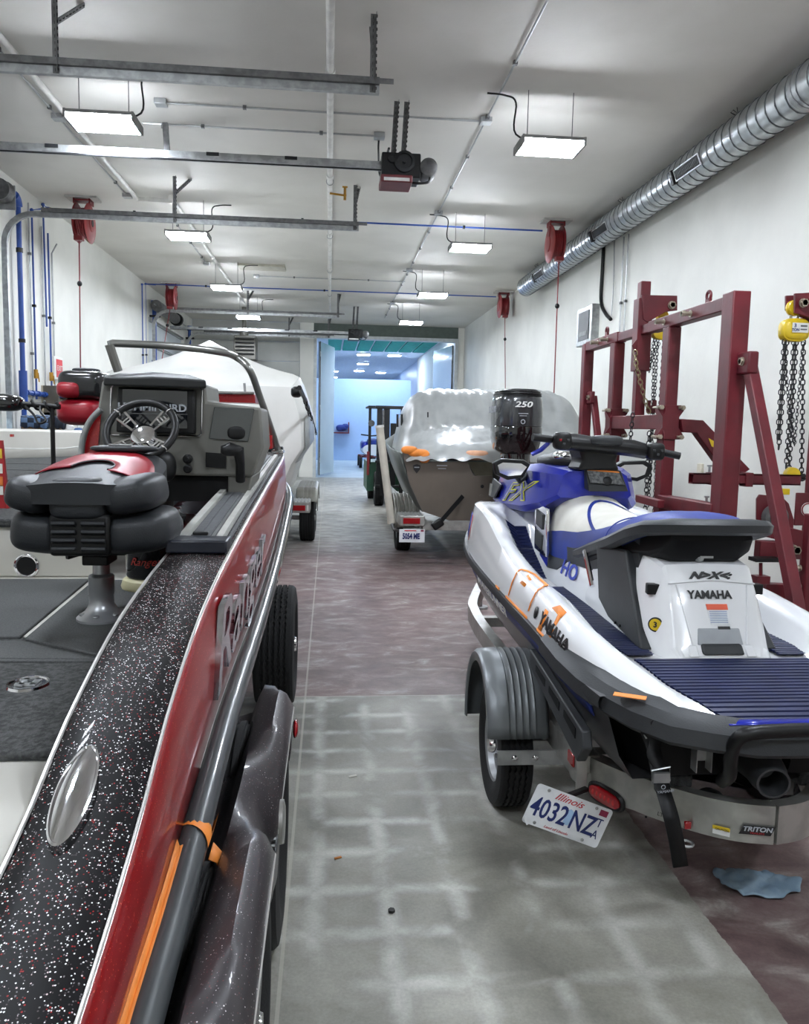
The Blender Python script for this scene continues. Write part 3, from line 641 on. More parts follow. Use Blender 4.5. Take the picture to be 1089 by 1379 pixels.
m_mat = mat('grey_rubber_mat', (82, 83, 83), .8, spec=.25, c2=(72, 73, 73), ns=160, bump=.4, bs=300)
m_cons = mat('console_grey', (112, 111, 105), .6, spec=.3, c2=(106, 105, 99), ns=3)
m_vinyl = mat('charcoal_vinyl', (36, 38, 41), .46, spec=.35, c2=(32, 34, 37), ns=4, bump=.12, bs=240)
m_vinylr = mat('red_vinyl', (148, 20, 36), .36, c2=(138, 16, 32), ns=4, bump=.1, bs=240)
m_pin = mat('silver_pinstripe', (206, 204, 200), .3, .4)
m_screen = mat('display_glass', (24, 26, 30), .08, coat=1.)
m_rail = mat('rub_rail_grey', (74, 78, 80), .3, .2, c2=(70, 74, 76), coat=.35)
SHZ = [(.2, .76), (.6, .80), (1.0, .865), (1.35, .96), (1.6, 1.06), (2.0, 1.165), (2.6, 1.235), (4, 1.33), (6.4, 1.46), (7.4, 1.5)]
SHX = [(0, -.32), (5.3, -.32), (6.2, -.35), (6.8, -.47), (7.3, -.72), (7.7, -1.05), (7.95, -1.5)]
RBZ = [(.2, .62), (.8, .69), (1.17, .73), (1.44, .75), (1.74, .79), (2.26, .845), (3.27, .875), (4.3, .94), (6.3, 1.16), (7.95, 1.3)]
INX = [(0, -.515), (2.6, -.512), (4.5, -.50), (6.1, -.50), (6.8, -.62), (7.3, -.85), (7.95, -1.5)]
shz = lambda y: sinterp(y, SHZ); shx = lambda y: sinterp(y, SHX); rbz = lambda y: sinterp(y, RBZ); inx = lambda y: sinterp(y, INX)
BO = V((-1.5, 3.8, .35))
boat = thing('bass_boat', BO, 'red and black metal-flake fishing boat on a trailer, filling the left foreground', 'boat')
YS = [.2+i*.1 for i in range(72)]+[7.4, 7.5, 7.6, 7.7, 7.8, 7.9, 7.95]
def band(f, ys): return [f(y) for y in ys]
# outer red side (slightly bulged), dark lower hull, both sides of the boat
def side(y): x, z, b = shx(y), shz(y), rbz(y); return [V((x-.004, y, z-.004)), V((x+.004, y, z-.03*(z-b)/.3)), V((x+.012, y, z*.6+b*.4)), V((x+.016, y, z*.3+b*.7)), V((x+.012, y, b))]
obj('hull_side', MB().loft(band(side, YS), False, False), m_hullred, boat, label='deep red metal-flake hull side', solid=.006)
def lower(y):
    x, b = shx(y), rbz(y); k = min(1, max(0, (7.95-y)/2.5))
    return [V((x+.012, y, b)), V((x-.0, y, b-.1)), V((x-.06*k, y, b-.25)), V((x-.25*k, y, .62+(b-.8)*.6)), V((-1.5, y, .45+(1-k)*.4))]
obj('hull_bottom', MB().loft(band(lower, YS), False, False), mat('hull_charcoal', (36, 36, 39), .25, coat=.6), boat, solid=.006)
mir = lambda p: V((-3.02-p.x, p.y, p.z))
obj('hull_side', MB().loft([[mir(p) for p in side(y)+lower(y)[1:]] for y in YS], False, False), m_hullred, boat, solid=.006)
obj('transom', MB().bb((-2.65, .19, .5), (-.34, .21, .755)), m_hullred, boat)
# rub rail with aluminium insert
rp = [V((shx(y)+.038, y, rbz(y)-.016)) for y in YS if y < 7.8]
obj('rub_rail', MB().tube(rp, [.034]*len(rp), 14), m_rail, boat, label='grey rounded rub rail')
ri = [V((shx(y)+.036, y, rbz(y)-.03)) for y in YS if 3.9 < y < 7.8]
obj('rail_insert', MB().tube([p+V((.024, 0, .012)) for p in ri], .016, 8), m_chrome, boat)
# gunwale cap
def cap(y):
    x0, x1, z = inx(y), shx(y), shz(y); return [V((x0, y, z-.035)), V((x0+.004, y, z-.008))]+[V((x0+(x1-x0)*t, y, z+.006*sin(pi*t))) for t in (.08, .3, .5, .7, .92)]+[V((x1-.004, y, z-.004))]
obj('gunwale_cap', MB().loft(band(cap, YS), False, False), m_glit, boat, label='black gunwale full of sparkling metal flakes')
obj('gunwale_cap', MB().loft([[mir(p) for p in cap(y)] for y in YS], False, False), m_glit, boat)
for f, r, n in ((lambda y: V((shx(y)-.001, y, shz(y)+.001)), .0035, 'pinstripe'), (lambda y: V((inx(y)+.0, y, shz(y)-.004)), .0045, 'edge_trim')):
    obj(n, MB().tube([f(y) for y in YS if y < 7.9], r, 6), m_pin, boat)
obj('pinstripe', MB().tube([V((shx(y)+.014, y, rbz(y)+.012)) for y in YS if 1.9 < y < 7.8], .0025, 5), m_pin, boat)
# deck pads on the straight part of the gunwale: two ridged grey pads between pale strips
def strip(x0, x1, h, y0, y1, n, nr=0):
    secs = []
    for i in range(n+1):
        y = y0+(y1-y0)*i/n; z = shz(y)+.010; row = [V((x0, y, z))]
        k = max(1, nr)
        for j in range(k): a = x0+(x1-x0)*j/k; b = x0+(x1-x0)*(j+1)/k; row += [V((a+.003, y, z+h)), V((b-.003, y, z+h)), V((b, y, z+(h*.5 if nr else 0)))]
        secs.append(row)
    return MB().loft(secs, False, False)
m_pad = mat('gunwale_pad_grey', (84, 86, 88), .6, c2=(76, 78, 80), ns=40)
m_padl = mat('gunwale_strip_light', (176, 176, 170), .45)
obj('gunwale_pad', strip(-.468, -.402, .012, 2.74, 5.6, 24, 2), m_pad, boat)
obj('gunwale_pad', strip(-.402, -.385, .008, 2.74, 5.6, 24), mat('pad_gap_silver', (134, 136, 136), .4, .5), boat)
obj('light_strip', strip(-.505, -.472, .02, 2.72, 5.75, 24), m_padl, boat, label='pale grey edge strip')
obj('light_strip', strip(-.378, -.35, .02, 2.72, 5.6, 24), m_padl, boat, label='pale grey edge strip')
obj('gunwale_pad', strip(-.345, -.33, .008, 2.72, 5.6, 24), m_pad, boat)
hz = obj('hinge_box', MB().box((-.415, 2.62, shz(2.62)+.024), (.19, .12, .042)), mat('navy_black_plastic', (16, 20, 34), .35), boat, bev=.006)
obj('latch', MB().box((-.42, 2.69, shz(2.7)+.045), (.05, .03, .012)), m_black, hz, bev=.004)
for y in (5.95,): 
    ck = obj('cleat', MB().box((-.42, y+.18, shz(y)+.035), (.15, .12, .035)), m_black, boat, bev=.01)
# chrome oval light on the gunwale
a, b = W(124, 1066, Z=.94), W(76, 1216, Z=.86); c = (a+b)/2; L = (a-b).length; d = (a-b).normalized(); xa = V((1, 0, 0)); nn = xa.cross(d).normalized(); xa = d.cross(nn)
R = Matrix((xa, d, nn)).transposed(); c = V((c.x, c.y, shz(c.y)+.008))
ov = obj('chrome_bezel', MB().loft([[c+R @ V((.031*k*cos(t), L/2*q*sin(t), hgt)) for t in [2*pi*j/36 for j in range(36)]] for k, q, hgt in ((1.12, 1.0, -.004), (1.08, .98, .007), (.98, .94, .009), (.92, .91, .006), (.7, .75, .010), (.4, .45, .0135), (.02, .03, .0145))]), m_chrome, boat, label='polished chrome oval pull-up cleat')
# decks
def deckz(y): return shz(y)-.012
obj('aft_deck', MB().loft([[V((-2.5, y, min(deckz(y), .965))), V((-.515, y, min(deckz(y), .965)))] for y in [.2+i*.1 for i in range(15)]+[1.61]], False, False), m_cream, boat, label='smooth cream stern deck', solid=.01)
obj('deck_step', MB().bb((-2.5, .95, .872), (-.6, .955, .876)), m_cream, boat)
obj('deck_carpet', MB().bb((-2.5, 1.61, .955), (-.515, 2.52, .985)), m_carpet, boat, label='charcoal carpeted hatch', bev=.008)
e = W(38, 921, Z=.987)
em = obj('emblem', MB().loft([[V((e.x+.052*k*cos(t), e.y+.052*k*sin(t)*1.15, .985+h)) for t in [2*pi*j/30 for j in range(30)]] for k, h in ((1, 0), (.95, .006), (.86, .006), (.82, .003), (.01, .003))]), m_chrome, boat, label='chrome oval carpet emblem')
obj('emblem_bars', MB().box((e.x, e.y+.02, .992), (.05, .012, .006)).box((e.x, e.y-.02, .992), (.05, .012, .006)).box((e.x-.01, e.y, .992), (.012, .06, .006)).box((e.x+.018, e.y, .992), (.012, .05, .006)), m_galv, em)
obj('cockpit_floor', MB().bb((-2.5, 2.5, .93), (-.515, 6.0, .985)), m_cream, boat, label='cream cockpit floor showing between the mats')
def poly(name, pts, z, th, m, lab=None):
    P = [W(x, y, Z=z) for x, y in pts]; return obj(name, MB().prism([V((p.x, p.y, z-th)) for p in P], (0, 0, th)), m, boat, label=lab, bev=.004)
poly('floor_mat', [(-240, 862), (-240, 780), (121, 779), (27, 857)], .993, .012, m_mat)
poly('floor_mat', [(33, 859), (127, 780), (260, 782), (250, 868), (134, 882)], .993, .012, m_mat)
poly('floor_mat', [(-240, 866), (29, 862), (131, 887), (-240, 884)], .993, .012, m_mat)
poly('floor_mat', [(-240, 890), (200, 890), (210, 880), (133, 886), (30, 876), (-240, 888)], .990, .008, m_mat)
y0 = 3.5
obj('riser_panel', MB().bb((-2.5, y0, .985), (-.95, y0+.02, 1.2)), m_cream, boat, bev=.006)
h = W(36, 762, Y=y0-.002)
ring = obj('vent_ring', MB().torus(h, (0, 1, 0), .046, .008, 28, 8), m_chrome, boat)
obj('vent_hole', MB().lathe(h+V((0, -.001, 0)), (0, 1, 0), [(.042, 0), (.042, .004)], 24), m_black, ring)
obj('step_carpet', MB().bb((-2.5, y0-.03, 1.2), (-.95, 4.13, 1.235)), m_carpet, boat, bev=.01)
obj('riser_panel', MB().bb((-2.5, 4.12, 1.23), (-.95, 4.14, 1.30)), m_cream, boat, bev=.004)
bow = [V((-2.62, 4.08, 1.30)), V((-.95, 4.08, 1.30)), V((-.6, 5.0, 1.30)), V((-.6, 6.6, 1.3)), V((-1.1, 7.4, 1.3)), V((-1.5, 7.7, 1.3)), V((-1.9, 7.5, 1.3)), V((-2.4, 6.8, 1.3))]
obj('bow_deck', MB().prism(bow, (0, 0, .055)), m_carpet, boat, label='charcoal carpeted bow deck', bev=.012)
# low deck-lid seams on the bow deck
obj('lid_seam', MB().bb((-2.3, 4.9, 1.355), (-1.3, 4.915, 1.357)).bb((-2.3, 5.6, 1.355), (-1.3, 5.615, 1.357)), m_black, boat)
for x in (-2.1, -1.6): obj('lid_latch', MB().box((x, 5.0, 1.36), (.1, .05, .01)), m_galv, boat, bev=.003)
# port bow liner (cream), curving to the bow
lp = [(W(x, y, Y=yy).x, yy) for x, y, yy in ((-60, 600, 6.0), (0, 600, 6.3), (50, 600, 6.6), (90, 600, 6.9), (112, 600, 7.15), (150, 600, 7.4))]
secs = []
for x, y in lp:
    z1 = 1.65-(588-575)/1080*y+.0; secs.append([V((x+.0, y, 1.33)), V((x-.015, y, 1.42)), V((x-.02, y, 1.45)), V((x-.045, y, z1-.015)), V((x-.07, y, z1)), V((x-.18, y, z1+.003))])
obj('bow_liner', MB().loft(secs, False, False), m_cream, boat, label='cream inner liner of the far bow side', solid=.01)
obj('liner_seam', MB().tube([s[2]+V((.006, 0, -.03*sin(i/5*pi))) for i, s in enumerate(secs)], .006, 6), m_white, boat)
q = secs[1][4]+V((.05, .05, -.045)); obj('safety_sticker', MB().box((q.x+.09, q.y, q.z), (.02, .03, .02)), mat('sticker_red', (158, 42, 34), .5), boat)
# --- console
YC = 3.74
m_hood = mat('hood_charcoal', (38, 39, 39), .55, spec=.3)
def pp(x, y, Y=YC): return W(x, y, Y=Y)
cons = obj('console', MB().prism([pp(*q) for q in ((137, 512), (277, 517), (279, 541), (351, 549), (355, 603), (340, 642), (212, 640), (160, 626), (119, 628), (124, 597), (130, 560))], (0, .42, 0)), m_cons, boat, label='grey moulded helm console', bev=.012)
obj('console_hood', MB().loft([[pp(139, 519, y)+V((0, 0, 0)), pp(140, 507, y), pp(160, 503 if y > 3.7 else 508, y), pp(205, 501 if y > 3.7 else 507, y), pp(255, 505 if y > 3.7 else 510, y), pp(277, 512, y), pp(278, 523, y)] for y in (3.62, 3.66, 3.9, 4.2)]), m_hood, cons, bev=.008)
hl = [pp(x, y, YC-.012) for x, y in ((148, 585), (150, 521), (154, 518), (268, 521), (272, 525), (271, 584), (268, 587), (152, 586))]
obj('chrome_frame', MB().tube(hl, .0035, 6, closed=True), m_chrome, cons)
obj('display_bezel', MB().prism([pp(x, y, YC-.05) for x, y in ((158, 521), (262, 525), (262, 585), (156, 582))], (0, .06, 0)), m_black, cons, bev=.008)
obj('display_screen', MB().prism([pp(x, y, YC-.054) for x, y in ((165, 524), (252, 527), (252, 577), (163, 575))], (0, .006, 0)), m_screen, cons)
obj('display_strip', MB().prism([pp(x, y, YC-.056) for x, y in ((164, 556), (252, 557.5), (252, 558.5), (164, 557))], (0, .004, 0)), m_dgalv, cons)
m_print = mat('print_grey', (168, 172, 178), .5)
text('display_lettering', 'HUMMINBIRD', m_print, cons, pp(205, 549, YC-.057), (1, 0, -.012), (0, 0, 1), .044, .0008, sx=1.1, bold=.0014)
obj('side_display', MB().prism([pp(x, y, YC-.012) for x, y in ((288, 548), (342, 550), (334, 595), (281, 591))], (0, .03, 0)), mat('side_display_grey', (62, 65, 64), .12, coat=.8), cons, bev=.004)
obj('switch_slot', MB().prism([pp(x, y, YC-.01) for x, y in ((133, 601), (158, 602), (160, 610), (132, 611))], (0, .02, 0)), m_black, cons)
kn = pp(253, 618, YC-.01)
obj('key_switch', MB().lathe(kn+V((0, 0, .0)), (0, -1, 0), [(.022, 0), (.022, .01), (.014, .012), (.014, .04), (.01, .045)], 16).lathe(kn+V((0, 0, -.045)), (0, -1, 0), [(.02, 0), (.02, .01), (.013, .012), (.013, .03)], 16), m_black, cons)
obj('throttle_pocket', MB().prism([pp(x, y, YC-.008) for x, y in ((277, 609), (304, 611), (304, 631), (277, 629))], (0, .02, 0)), m_black, cons)
t0 = pp(312, 612, YC-.1)
obj('throttle_lever', MB().tube([t0+V((-.045, 0, .02)), t0+V((-.01, 0, .025)), t0+V((.03, 0, .015)), t0+V((.035, .02, -.04)), t0+V((.03, .07, -.12))], [.018, .03, .028, .02, .022], 12).ell(t0+V((-.0, 0, .018)), (.05, .028, .026), .7, .7), m_black, cons)
obj('throttle_mirror_blob', MB().ell(pp(318, 583, YC-.015), (.04, .006, .03), .8, .8), m_black, cons)
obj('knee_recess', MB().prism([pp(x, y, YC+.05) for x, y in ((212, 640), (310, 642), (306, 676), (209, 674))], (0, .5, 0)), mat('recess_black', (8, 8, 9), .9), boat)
obj('console_side', MB().prism([pp(x, y, YC+.02) for x, y in ((307, 640), (340, 641), (330, 700), (306, 690))], (0, .45, 0)), m_cons, boat, bev=.008)
obj('console_side', MB().prism([pp(x, y, YC+.02) for x, y in ((119, 625), (212, 640), (209, 700), (119, 690))], (0, .45, 0)), m_cons, boat, bev=.008)
gt = [pp(x, y, 3.7) for x, y in ((109, 625), (110, 603), (114, 583), (123, 565), (136, 551))]
obj('grab_tube', MB().tube(spline(gt), .014, 10), m_galv, boat)
obj('side_panel', MB().prism([pp(x, y, 3.73) for x, y in ((112, 622), (114, 590), (122, 570), (136, 555), (132, 600), (122, 628))], (0, .3, 0)), m_hullred, boat)
# steering wheel
sc = W(189.5, 579, Y=3.47); ax = V((-.08, -1, .72)).normalized(); u = V((1, 0, 0)); u = (u-ax*u.dot(ax)).normalized(); v = ax.cross(u)*-1
v = v if v.z > 0 else -v
sw = obj('steering_wheel', MB().torus(sc, ax, .143, .016, 48, 12), m_black, boat, label='black steering wheel with polished spokes')
for a in (40, 140, 222, 318):
    e = u*cos(rad(a))+v*sin(rad(a)); f = -u*sin(rad(a))+v*cos(rad(a))
    mb = MB(); hub = sc-ax*.035
    for s in (-1, 1): mb.beam(hub+e*.03+f*s*.012, sc+e*.14+f*s*.024, .009, .005, ax)
    for q in (.085, .1, .115): mb.beam(sc-ax*.017+e*q-f*.018, sc-ax*.017+e*q+f*.018, .006, .004, ax)
    obj('spoke', mb, m_chrome, sw)
    c1 = sc+e*.143; obj('rim_clamp', MB().torus(c1, f, .016, .004, 16, 6), m_chrome, sw)
obj('hub_cap', MB().lathe(sc-ax*.045, ax, [(.055, -.01), (.055, .005), (.05, .018), (.03, .028), (.001, .03)], 28), m_chrome, sw)
obj('steering_column', MB().cyl(sc-ax*.05, sc-ax*.2, .03, .055, 20).ell(sc-ax*.19+V((.02, 0, -.05)), (.085, .07, .075), .8, 1), m_black, sw)
# windscreen frame (no glass left in it in the photo: clear acrylic pane)
fp = [W(159, 500, Y=4.02), W(147, 464, Y=3.99), W(152, 462, Y=4.0), W(230, 466, Y=4.15), W(296, 474, Y=4.32), W(318, 481, Y=4.45), W(336, 498, Y=4.4), W(349, 532, Y=4.5), W(364, 575, Y=4.65), W(374, 606, Y=4.8)]
wf = obj('windscreen_frame', MB().tube(fp[:2], .022, 8).tube([fp[1]]+spline(fp[2:]), .019, 10), mat('windscreen_alu', (142, 142, 138), .3, .8), boat, label='aluminium windscreen frame')
gl = mat('clear_acrylic', (235, 240, 240), .02, trans=1.)
obj('frame_foot', MB().box(fp[-1]+V((.0, .02, -.01)), (.07, .12, .02)), m_chrome, wf, bev=.006)
fr = [W(x, y, Y=5.3) for x, y in ((280, 530), (343, 531), (344, 543), (280, 541))]
obj('bow_locker', MB().prism(fr, (0, .3, 0)), m_hullred, boat, bev=.004)
obj('bow_locker_trim', MB().tube([W(281, 529, Y=5.28), W(342, 530, Y=5.28)], .011, 8), m_chrome, boat)
obj('rod_stub', MB().cyl(W(330, 530, Y=5.4), W(329, 516, Y=5.4), .008, n=8), m_galv, boat)
obj('red_panel', MB().prism([W(x, y, Y=4.6) for x, y in ((352, 586), (366, 586), (366, 604), (340, 610))], (0, .2, 0)), m_hullred, boat)
# letters on the hull side
m_let = mat('chrome_letter', (205, 205, 212), .1, 1.)
ly0 = 2.06; 
def oncurve(x, y, z):
    yy = ly0+x; t = .18; zc_ = shz(yy)*.52+rbz(yy)*.48
    return V((shx(yy)+.018+z+.006, yy, zc_+y))
text('hull_lettering', 'Ranger', m_let, boat, (0, 0, 0), (0, 1, 0), (0, 0, 1), .30, .008, shear=.35, sx=1.82, align='LEFT', bold=.002, curve=oncurve)
# orange tape along the stern part of the rail
tp = MB().loft([[V((shx(y)+.017, y, rbz(y)+.030)), V((shx(y)+.022, y, rbz(y)+.016)), V((shx(y)+.029, y, rbz(y)+.0185))] for y in [.3+i*.1 for i in range(14)]], False, False)
obj('masking_tape', tp, m_tape, boat, label='orange tape edging the stern rub rail', solid=.001)
yy = 1.66; cc = V((shx(yy)+.038, yy, rbz(yy)-.016))
obj('tape_wrap', MB().loft([[cc+V((.0365*cos(t), k*.03+t*.02, .0365*sin(t))) for t in [2*pi*j/20 for j in range(20)]] for k in (-1, 1)], True, False), m_tape, boat)
obj('tape_flap', MB().loft([[cc+V((.036, -.02, -.03)), cc+V((.05, .0, -.05)), cc+V((.056, .01, -.08))], [cc+V((.036, .05, -.03)), cc+V((.055, .045, -.05)), cc+V((.05, .04, -.09))]], False, False), m_tape, boat, solid=.002)
# --- helm seat (lifts out of its socket): folded fishing seat
def pad(c, r, e=.55, m=m_vinyl, name='cushion', parent=None, R=None, e2=None): return obj(name, MB().ell(c, r, e, e2 or e, R, 40, 20), m, parent, ang=60)
sx0 = W(135, 700, Y=2.72).x
st = thing('pedestal_chair', (sx0, 2.72, .993), 'folded charcoal and red vinyl helm seat on a silver pedestal before the wheel', 'seat')
zf = .993
obj('pedestal', MB().lathe((sx0, 2.72, zf), (0, 0, 1), [(.092, 0), (.092, .008), (.085, .014), (.06, .03), (.046, .052), (.044, .085), (.047, .09), (.047, .15), (.043, .155), (.031, .16), (.031, .22), (.036, .225), (.036, .25)], 40), mat('cast_aluminium', (176, 178, 180), .35, .7), st, label='silver cast pedestal')
for a in range(6): obj('pedestal_bolt', MB().ell((sx0+.07*cos(rad(a*60+30)), 2.72+.07*sin(rad(a*60+30)), zf+.022), (.013, .013, .006)), m_galv, st)
obj('swivel_mount', MB().bb((sx0-.11, 2.66, zf+.232), (sx0+.11, 2.85, zf+.25)).bb((sx0-.045, 2.64, zf+.2), (sx0+.05, 2.76, zf+.235)), m_black, st, bev=.006)
obj('release_lever', MB().beam((sx0-.09, 2.62, zf+.232), (sx0-.03, 2.68, zf+.245), .02, .012), m_black, st)
zs = zf+.25
def sp(x, y): return W(x, y, Y=2.58)
# lower cushion: horseshoe, open at the back (towards the camera)
def horseshoe(w0, w1, y0, y1, z0, z1, m, name):
    pts = [V((sx0-w0, y0, z0)), V((sx0-w0*1.06, y0+.1, z0)), V((sx0-w1, y0+.3, z0)), V((sx0-w1*.5, y1, z0)), V((sx0, y1+.01, z0)), V((sx0+w1*.5, y1, z0)), V((sx0+w1, y0+.3, z0)), V((sx0+w0*1.06, y0+.1, z0)), V((sx0+w0, y0, z0))]
for s, dx in ((-1, -.158), (1, .175)):
    pad((sx0+dx, 2.66, zs+.075), (.105 if s < 0 else .125, .17, .072), .6, name='seat_bolster', parent=st, R=Matrix.Rotation(rad(-6*s), 3, 'Y'))
pad((sx0+.01, 2.84, zs+.06), (.27, .12, .06), .6, name='seat_cushion', parent=st)
obj('louvre_shell', MB().box((sx0+.002, 2.50, zs+.075), (.205, .03, .135)), m_black, st, bev=.012)
for s in (-1, 1):
    for k in range(4): obj('louvre', MB().box((sx0+.002+s*.05, 2.479, zs+.112-k*.027), (.082, .018, .012), Matrix.Rotation(rad(-35), 3, 'X')), m_vinyl, st, bev=.003)
    obj('seat_pipe_hole', MB().cyl((sx0+s*.085, 2.484, zs+.03), (sx0+s*.085, 2.48, zs+.03), .004, n=8), m_galv, st)
pad((sx0-.005, 2.53, zs+.19), (.098, .06, .068), .45, name='lumbar_pad', parent=st)
pad((sx0-.185, 2.60, zs+.195), (.078, .13, .055), .62, name='side_pad', parent=st, R=Matrix.Rotation(rad(14), 3, 'Y'))
pad((sx0+.165, 2.62, zs+.20), (.098, .16, .062), .62, name='side_pad', parent=st, R=Matrix.Rotation(rad(-10), 3, 'Y'))
# folded backrest on top, charcoal wings with the red centre curving over
def topz(x, y): 
    t = (x-sx0)/.25; q = (y-2.70)/.28
    return zs+.222+.06*(max(0, 1-abs(t)**2.4))**.6+.045*q
secs = []
for i in range(21):
    y = 2.46+.52*i/20; k = (max(0, 1-abs((y-2.72)/.275)**4))**.5; row = []
    for j in range(25):
        x = sx0-.01+(.225*k+.01)*(-1+2*j/24); row.append(V((x, y, topz(x, y) if i not in (0, 20) else min(topz(x, y), zs+.25))))
    row += [V((p.x, p.y, zs+.175)) for p in reversed(row)]
    secs.append(row)
obj('backrest_shell', MB().loft(secs), m_vinyl, st, ang=50)
secs = []
for i in range(19):
    q = i/18; ang = rad(172-205*q); row = []
    for w_ in range(6):
        rr = .97-.62*w_/5; x = sx0-.01+.225*rr*cos(ang); y = 2.66+.29*rr*max(sin(ang), -.3); row.append(V((x, y, topz(x, y)+.006)))
    secs.append(row)
obj('red_insert', MB().loft(secs, False, False), m_vinylr, st, label='red vinyl crescent', ang=60, solid=.004)
obj('piping', MB().tube([s[-1]+V((0, 0, .002)) for s in secs], .003, 6), m_vinyl, st)
pad((sx0+.03, 2.95, zs+.335), (.135, .05, .014), .7, name='headrest', parent=st)
obj('tag_plate', MB().box((sx0+.02, 2.93, zs+.350), (.09, .03, .004)), m_galv, st)
st.scale = (.87, 1, .96)
# passenger seat stack behind the console
px_, pz_ = W(109, 555, Y=4.5).x, W(109, 555, Y=4.5).z
s2 = thing('pedestal_chair', (px_+.02, 4.55, 1.355), 'folded seat with a black pad over a bright red pad, left of the console', 'seat')
c1 = W(114, 519, Y=4.5); c2_ = W(111, 555, Y=4.5)
pad((c1.x, 4.55, c1.z), (.125, .16, .078), .45, mat('black_vinyl', (26, 27, 29), .25, coat=.3), 'backrest', s2)
pad((c1.x-.055, 4.50, c1.z-.028), (.068, .14, .045), .6, m_vinylr, 'side_bolster', s2)
pad((c2_.x, 4.55, c2_.z), (.125, .17, .072), .6, m_vinylr, 'seat_cushion', s2)
pad((c1.x+.01, 4.5, c1.z+.08), (.07, .05, .012), .7, m_vinyl, 'headrest', s2)
obj('pedestal', MB().cyl((px_+.06, 4.6, 1.355), (px_+.06, 4.6, c2_.z), .04, n=16).cyl((px_+.06, 4.6, 1.355), (px_+.06, 4.6, 1.38), .1, .05, 20), m_black, s2)
# trolling motor lying on the bow
tm = thing('trolling_motor', W(40, 545, Y=4.3), 'black electric trolling motor head and cable-wrapped shaft, left of the red seat', 'motor')
a, b = W(-45, 541, Y=4.3), W(81, 548, Y=4.3); hd = W(-2, 541, Y=4.3)
obj('head', MB().ell(W(-8, 541, Y=4.3), (.145, .07, .045), .6, .6, Matrix.Rotation(rad(3), 3, 'Y')), mat('gloss_black', (16, 16, 18), .12, coat=1.), tm)
obj('shaft', MB().cyl(W(18, 543, Y=4.3), b, .014, n=10), m_black, tm)
cp = []
for i in range(60):
    t = i/59; p = W(22, 543.5, Y=4.3).lerp(b, t); cp.append(p+V((0, .022*cos(t*22), .022*sin(t*22))))
obj('wrapped_cable', MB().tube(cp, .007, 6), m_black, tm)
obj('loose_cable', MB().tube(spline([W(34, 547, Y=4.27), W(45, 558, Y=4.25), W(52, 570, Y=4.2), W(62, 566, Y=4.2), W(55, 555, Y=4.25), W(54, 547, Y=4.27)]), .006, 6), m_black, tm)
obj('mount_post', MB().cyl(W(70, 547, Y=4.3), (W(70, 547, Y=4.3).x, 4.3, 1.355), .012, n=8), m_black, tm)
# bucket beside the pedestal
bk = W(208, 790, Z=.993); bx, by = bk.x, bk.y
bu = thing('storage_bucket', (bx, by, .993), 'black bucket with red script lettering and a cream base ring, behind the helm seat', 'bucket')
m_gb = mat('bucket_black', (14, 14, 15), .15, coat=.8)
obj('base_ring', MB().lathe((bx, by, .993), (0, 0, 1), [(.125, 0), (.128, .01), (.12, .035), (.105, .045)], 32), mat('cream_plastic', (206, 200, 162), .45), bu, label='cream slotted base ring')
obj('body', MB().lathe((bx, by, 1.03), (0, 0, 1), [(.1, 0), (.108, .02), (.115, .21), (.12, .215), (.12, .23)], 36), m_gb, bu)
obj('lid', MB().lathe((bx, by, 1.262), (0, 0, 1), [(.118, 0), (.125, .004), (.125, .02), (.1, .03), (.001, .032)], 36), m_black, bu)
def cylmap(x, y, z):
    a = x/.112-pi/2-.12; return V((bx+(.112+z+.004)*cos(a), by+(.112+z+.004)*sin(a), 1.11+y))
text('red_script', 'Ranger', mat('script_red', (176, 40, 30), .5), bu, (0, 0, 0), (1, 0, 0), (0, 0, 1), .042, .001, shear=.4, curve=cylmap)
obj('lid_strap', MB().box((bx+.07, by-.1, 1.245), (.03, .006, .02)), m_galv, bu)
# red and yellow hang tag at the left frame edge
tg = W(3, 628, Y=3.9)
tt = thing('hang_tag', (tg.x, 3.9, tg.z-.2), 'tall red tag with yellow and white labels at the far left, standing on the step', 'tag')
zz0 = 1.235
obj('frame', MB().beam((tg.x-.03, 3.9, zz0), (tg.x-.035, 3.9, tg.z+.12), .08, .012, (0, 1, 0)).beam((tg.x+.02, 3.9, zz0), (tg.x+.0, 3.9, tg.z+.12), .012, .02, (0, 1, 0)), mat('tag_red', (168, 24, 32), .5), tt)
for z, c, n in ((.06, (226, 190, 50), 'yellow_label'), (-.01, (228, 226, 218), 'white_label'), (-.07, (222, 120, 50), 'orange_label'), (-.11, (228, 226, 218), 'white_label')):
    obj(n, MB().box((tg.x-.02, 3.89, tg.z+z), (.05, .004, .045)), mat(n+'_paper', c, .6), tt)
# ---------------------------------------------------------------- boat trailer
tr = thing('boat_trailer', (-1.5, 2.2, 0), 'charcoal metal-flake tandem boat trailer under the red boat', 'trailer')
m_trim = mat('polished_rim', (190, 192, 196), .15, 1.)
for y in (2.5, 1.62):
    tyre('wheel', (-.235, y, .345), .345, .21, tr, 1, rim_m=m_trim)
    tyre('wheel', (-2.785, y, .345), .345, .21, tr, -1, rim_m=m_trim)
    obj('axle', MB().cyl((-2.7, y, .36), (-.32, y, .36), .035, n=12), m_dark, tr)
tyre('spare_wheel', (-.30, 4.72, .352), .352, .235, tr, 1, rim_m=m_trim, nseg=120, grooves=5, zig=.0026)
obj('spare_bracket', MB().beam((-.85, 4.72, .36), (-.38, 4.72, .36), .06, .06), m_dark, tr)
for x in (-.75, -2.25): obj('main_beam', MB().bb((x-.04, .3, .38), (x+.04, 8.2, .5)), m_fglit, tr, bev=.005)
for y in (.6, 2.9, 5.2, 7.6): obj('cross_member', MB().bb((-2.25, y-.04, .38), (-.75, y+.04, .46)), m_fglit, tr)
for x in (-1.0, -2.0): obj('bunk', MB().bb((x-.07, .5, .46), (x+.07, 6.5, .56)), m_carpet, tr)
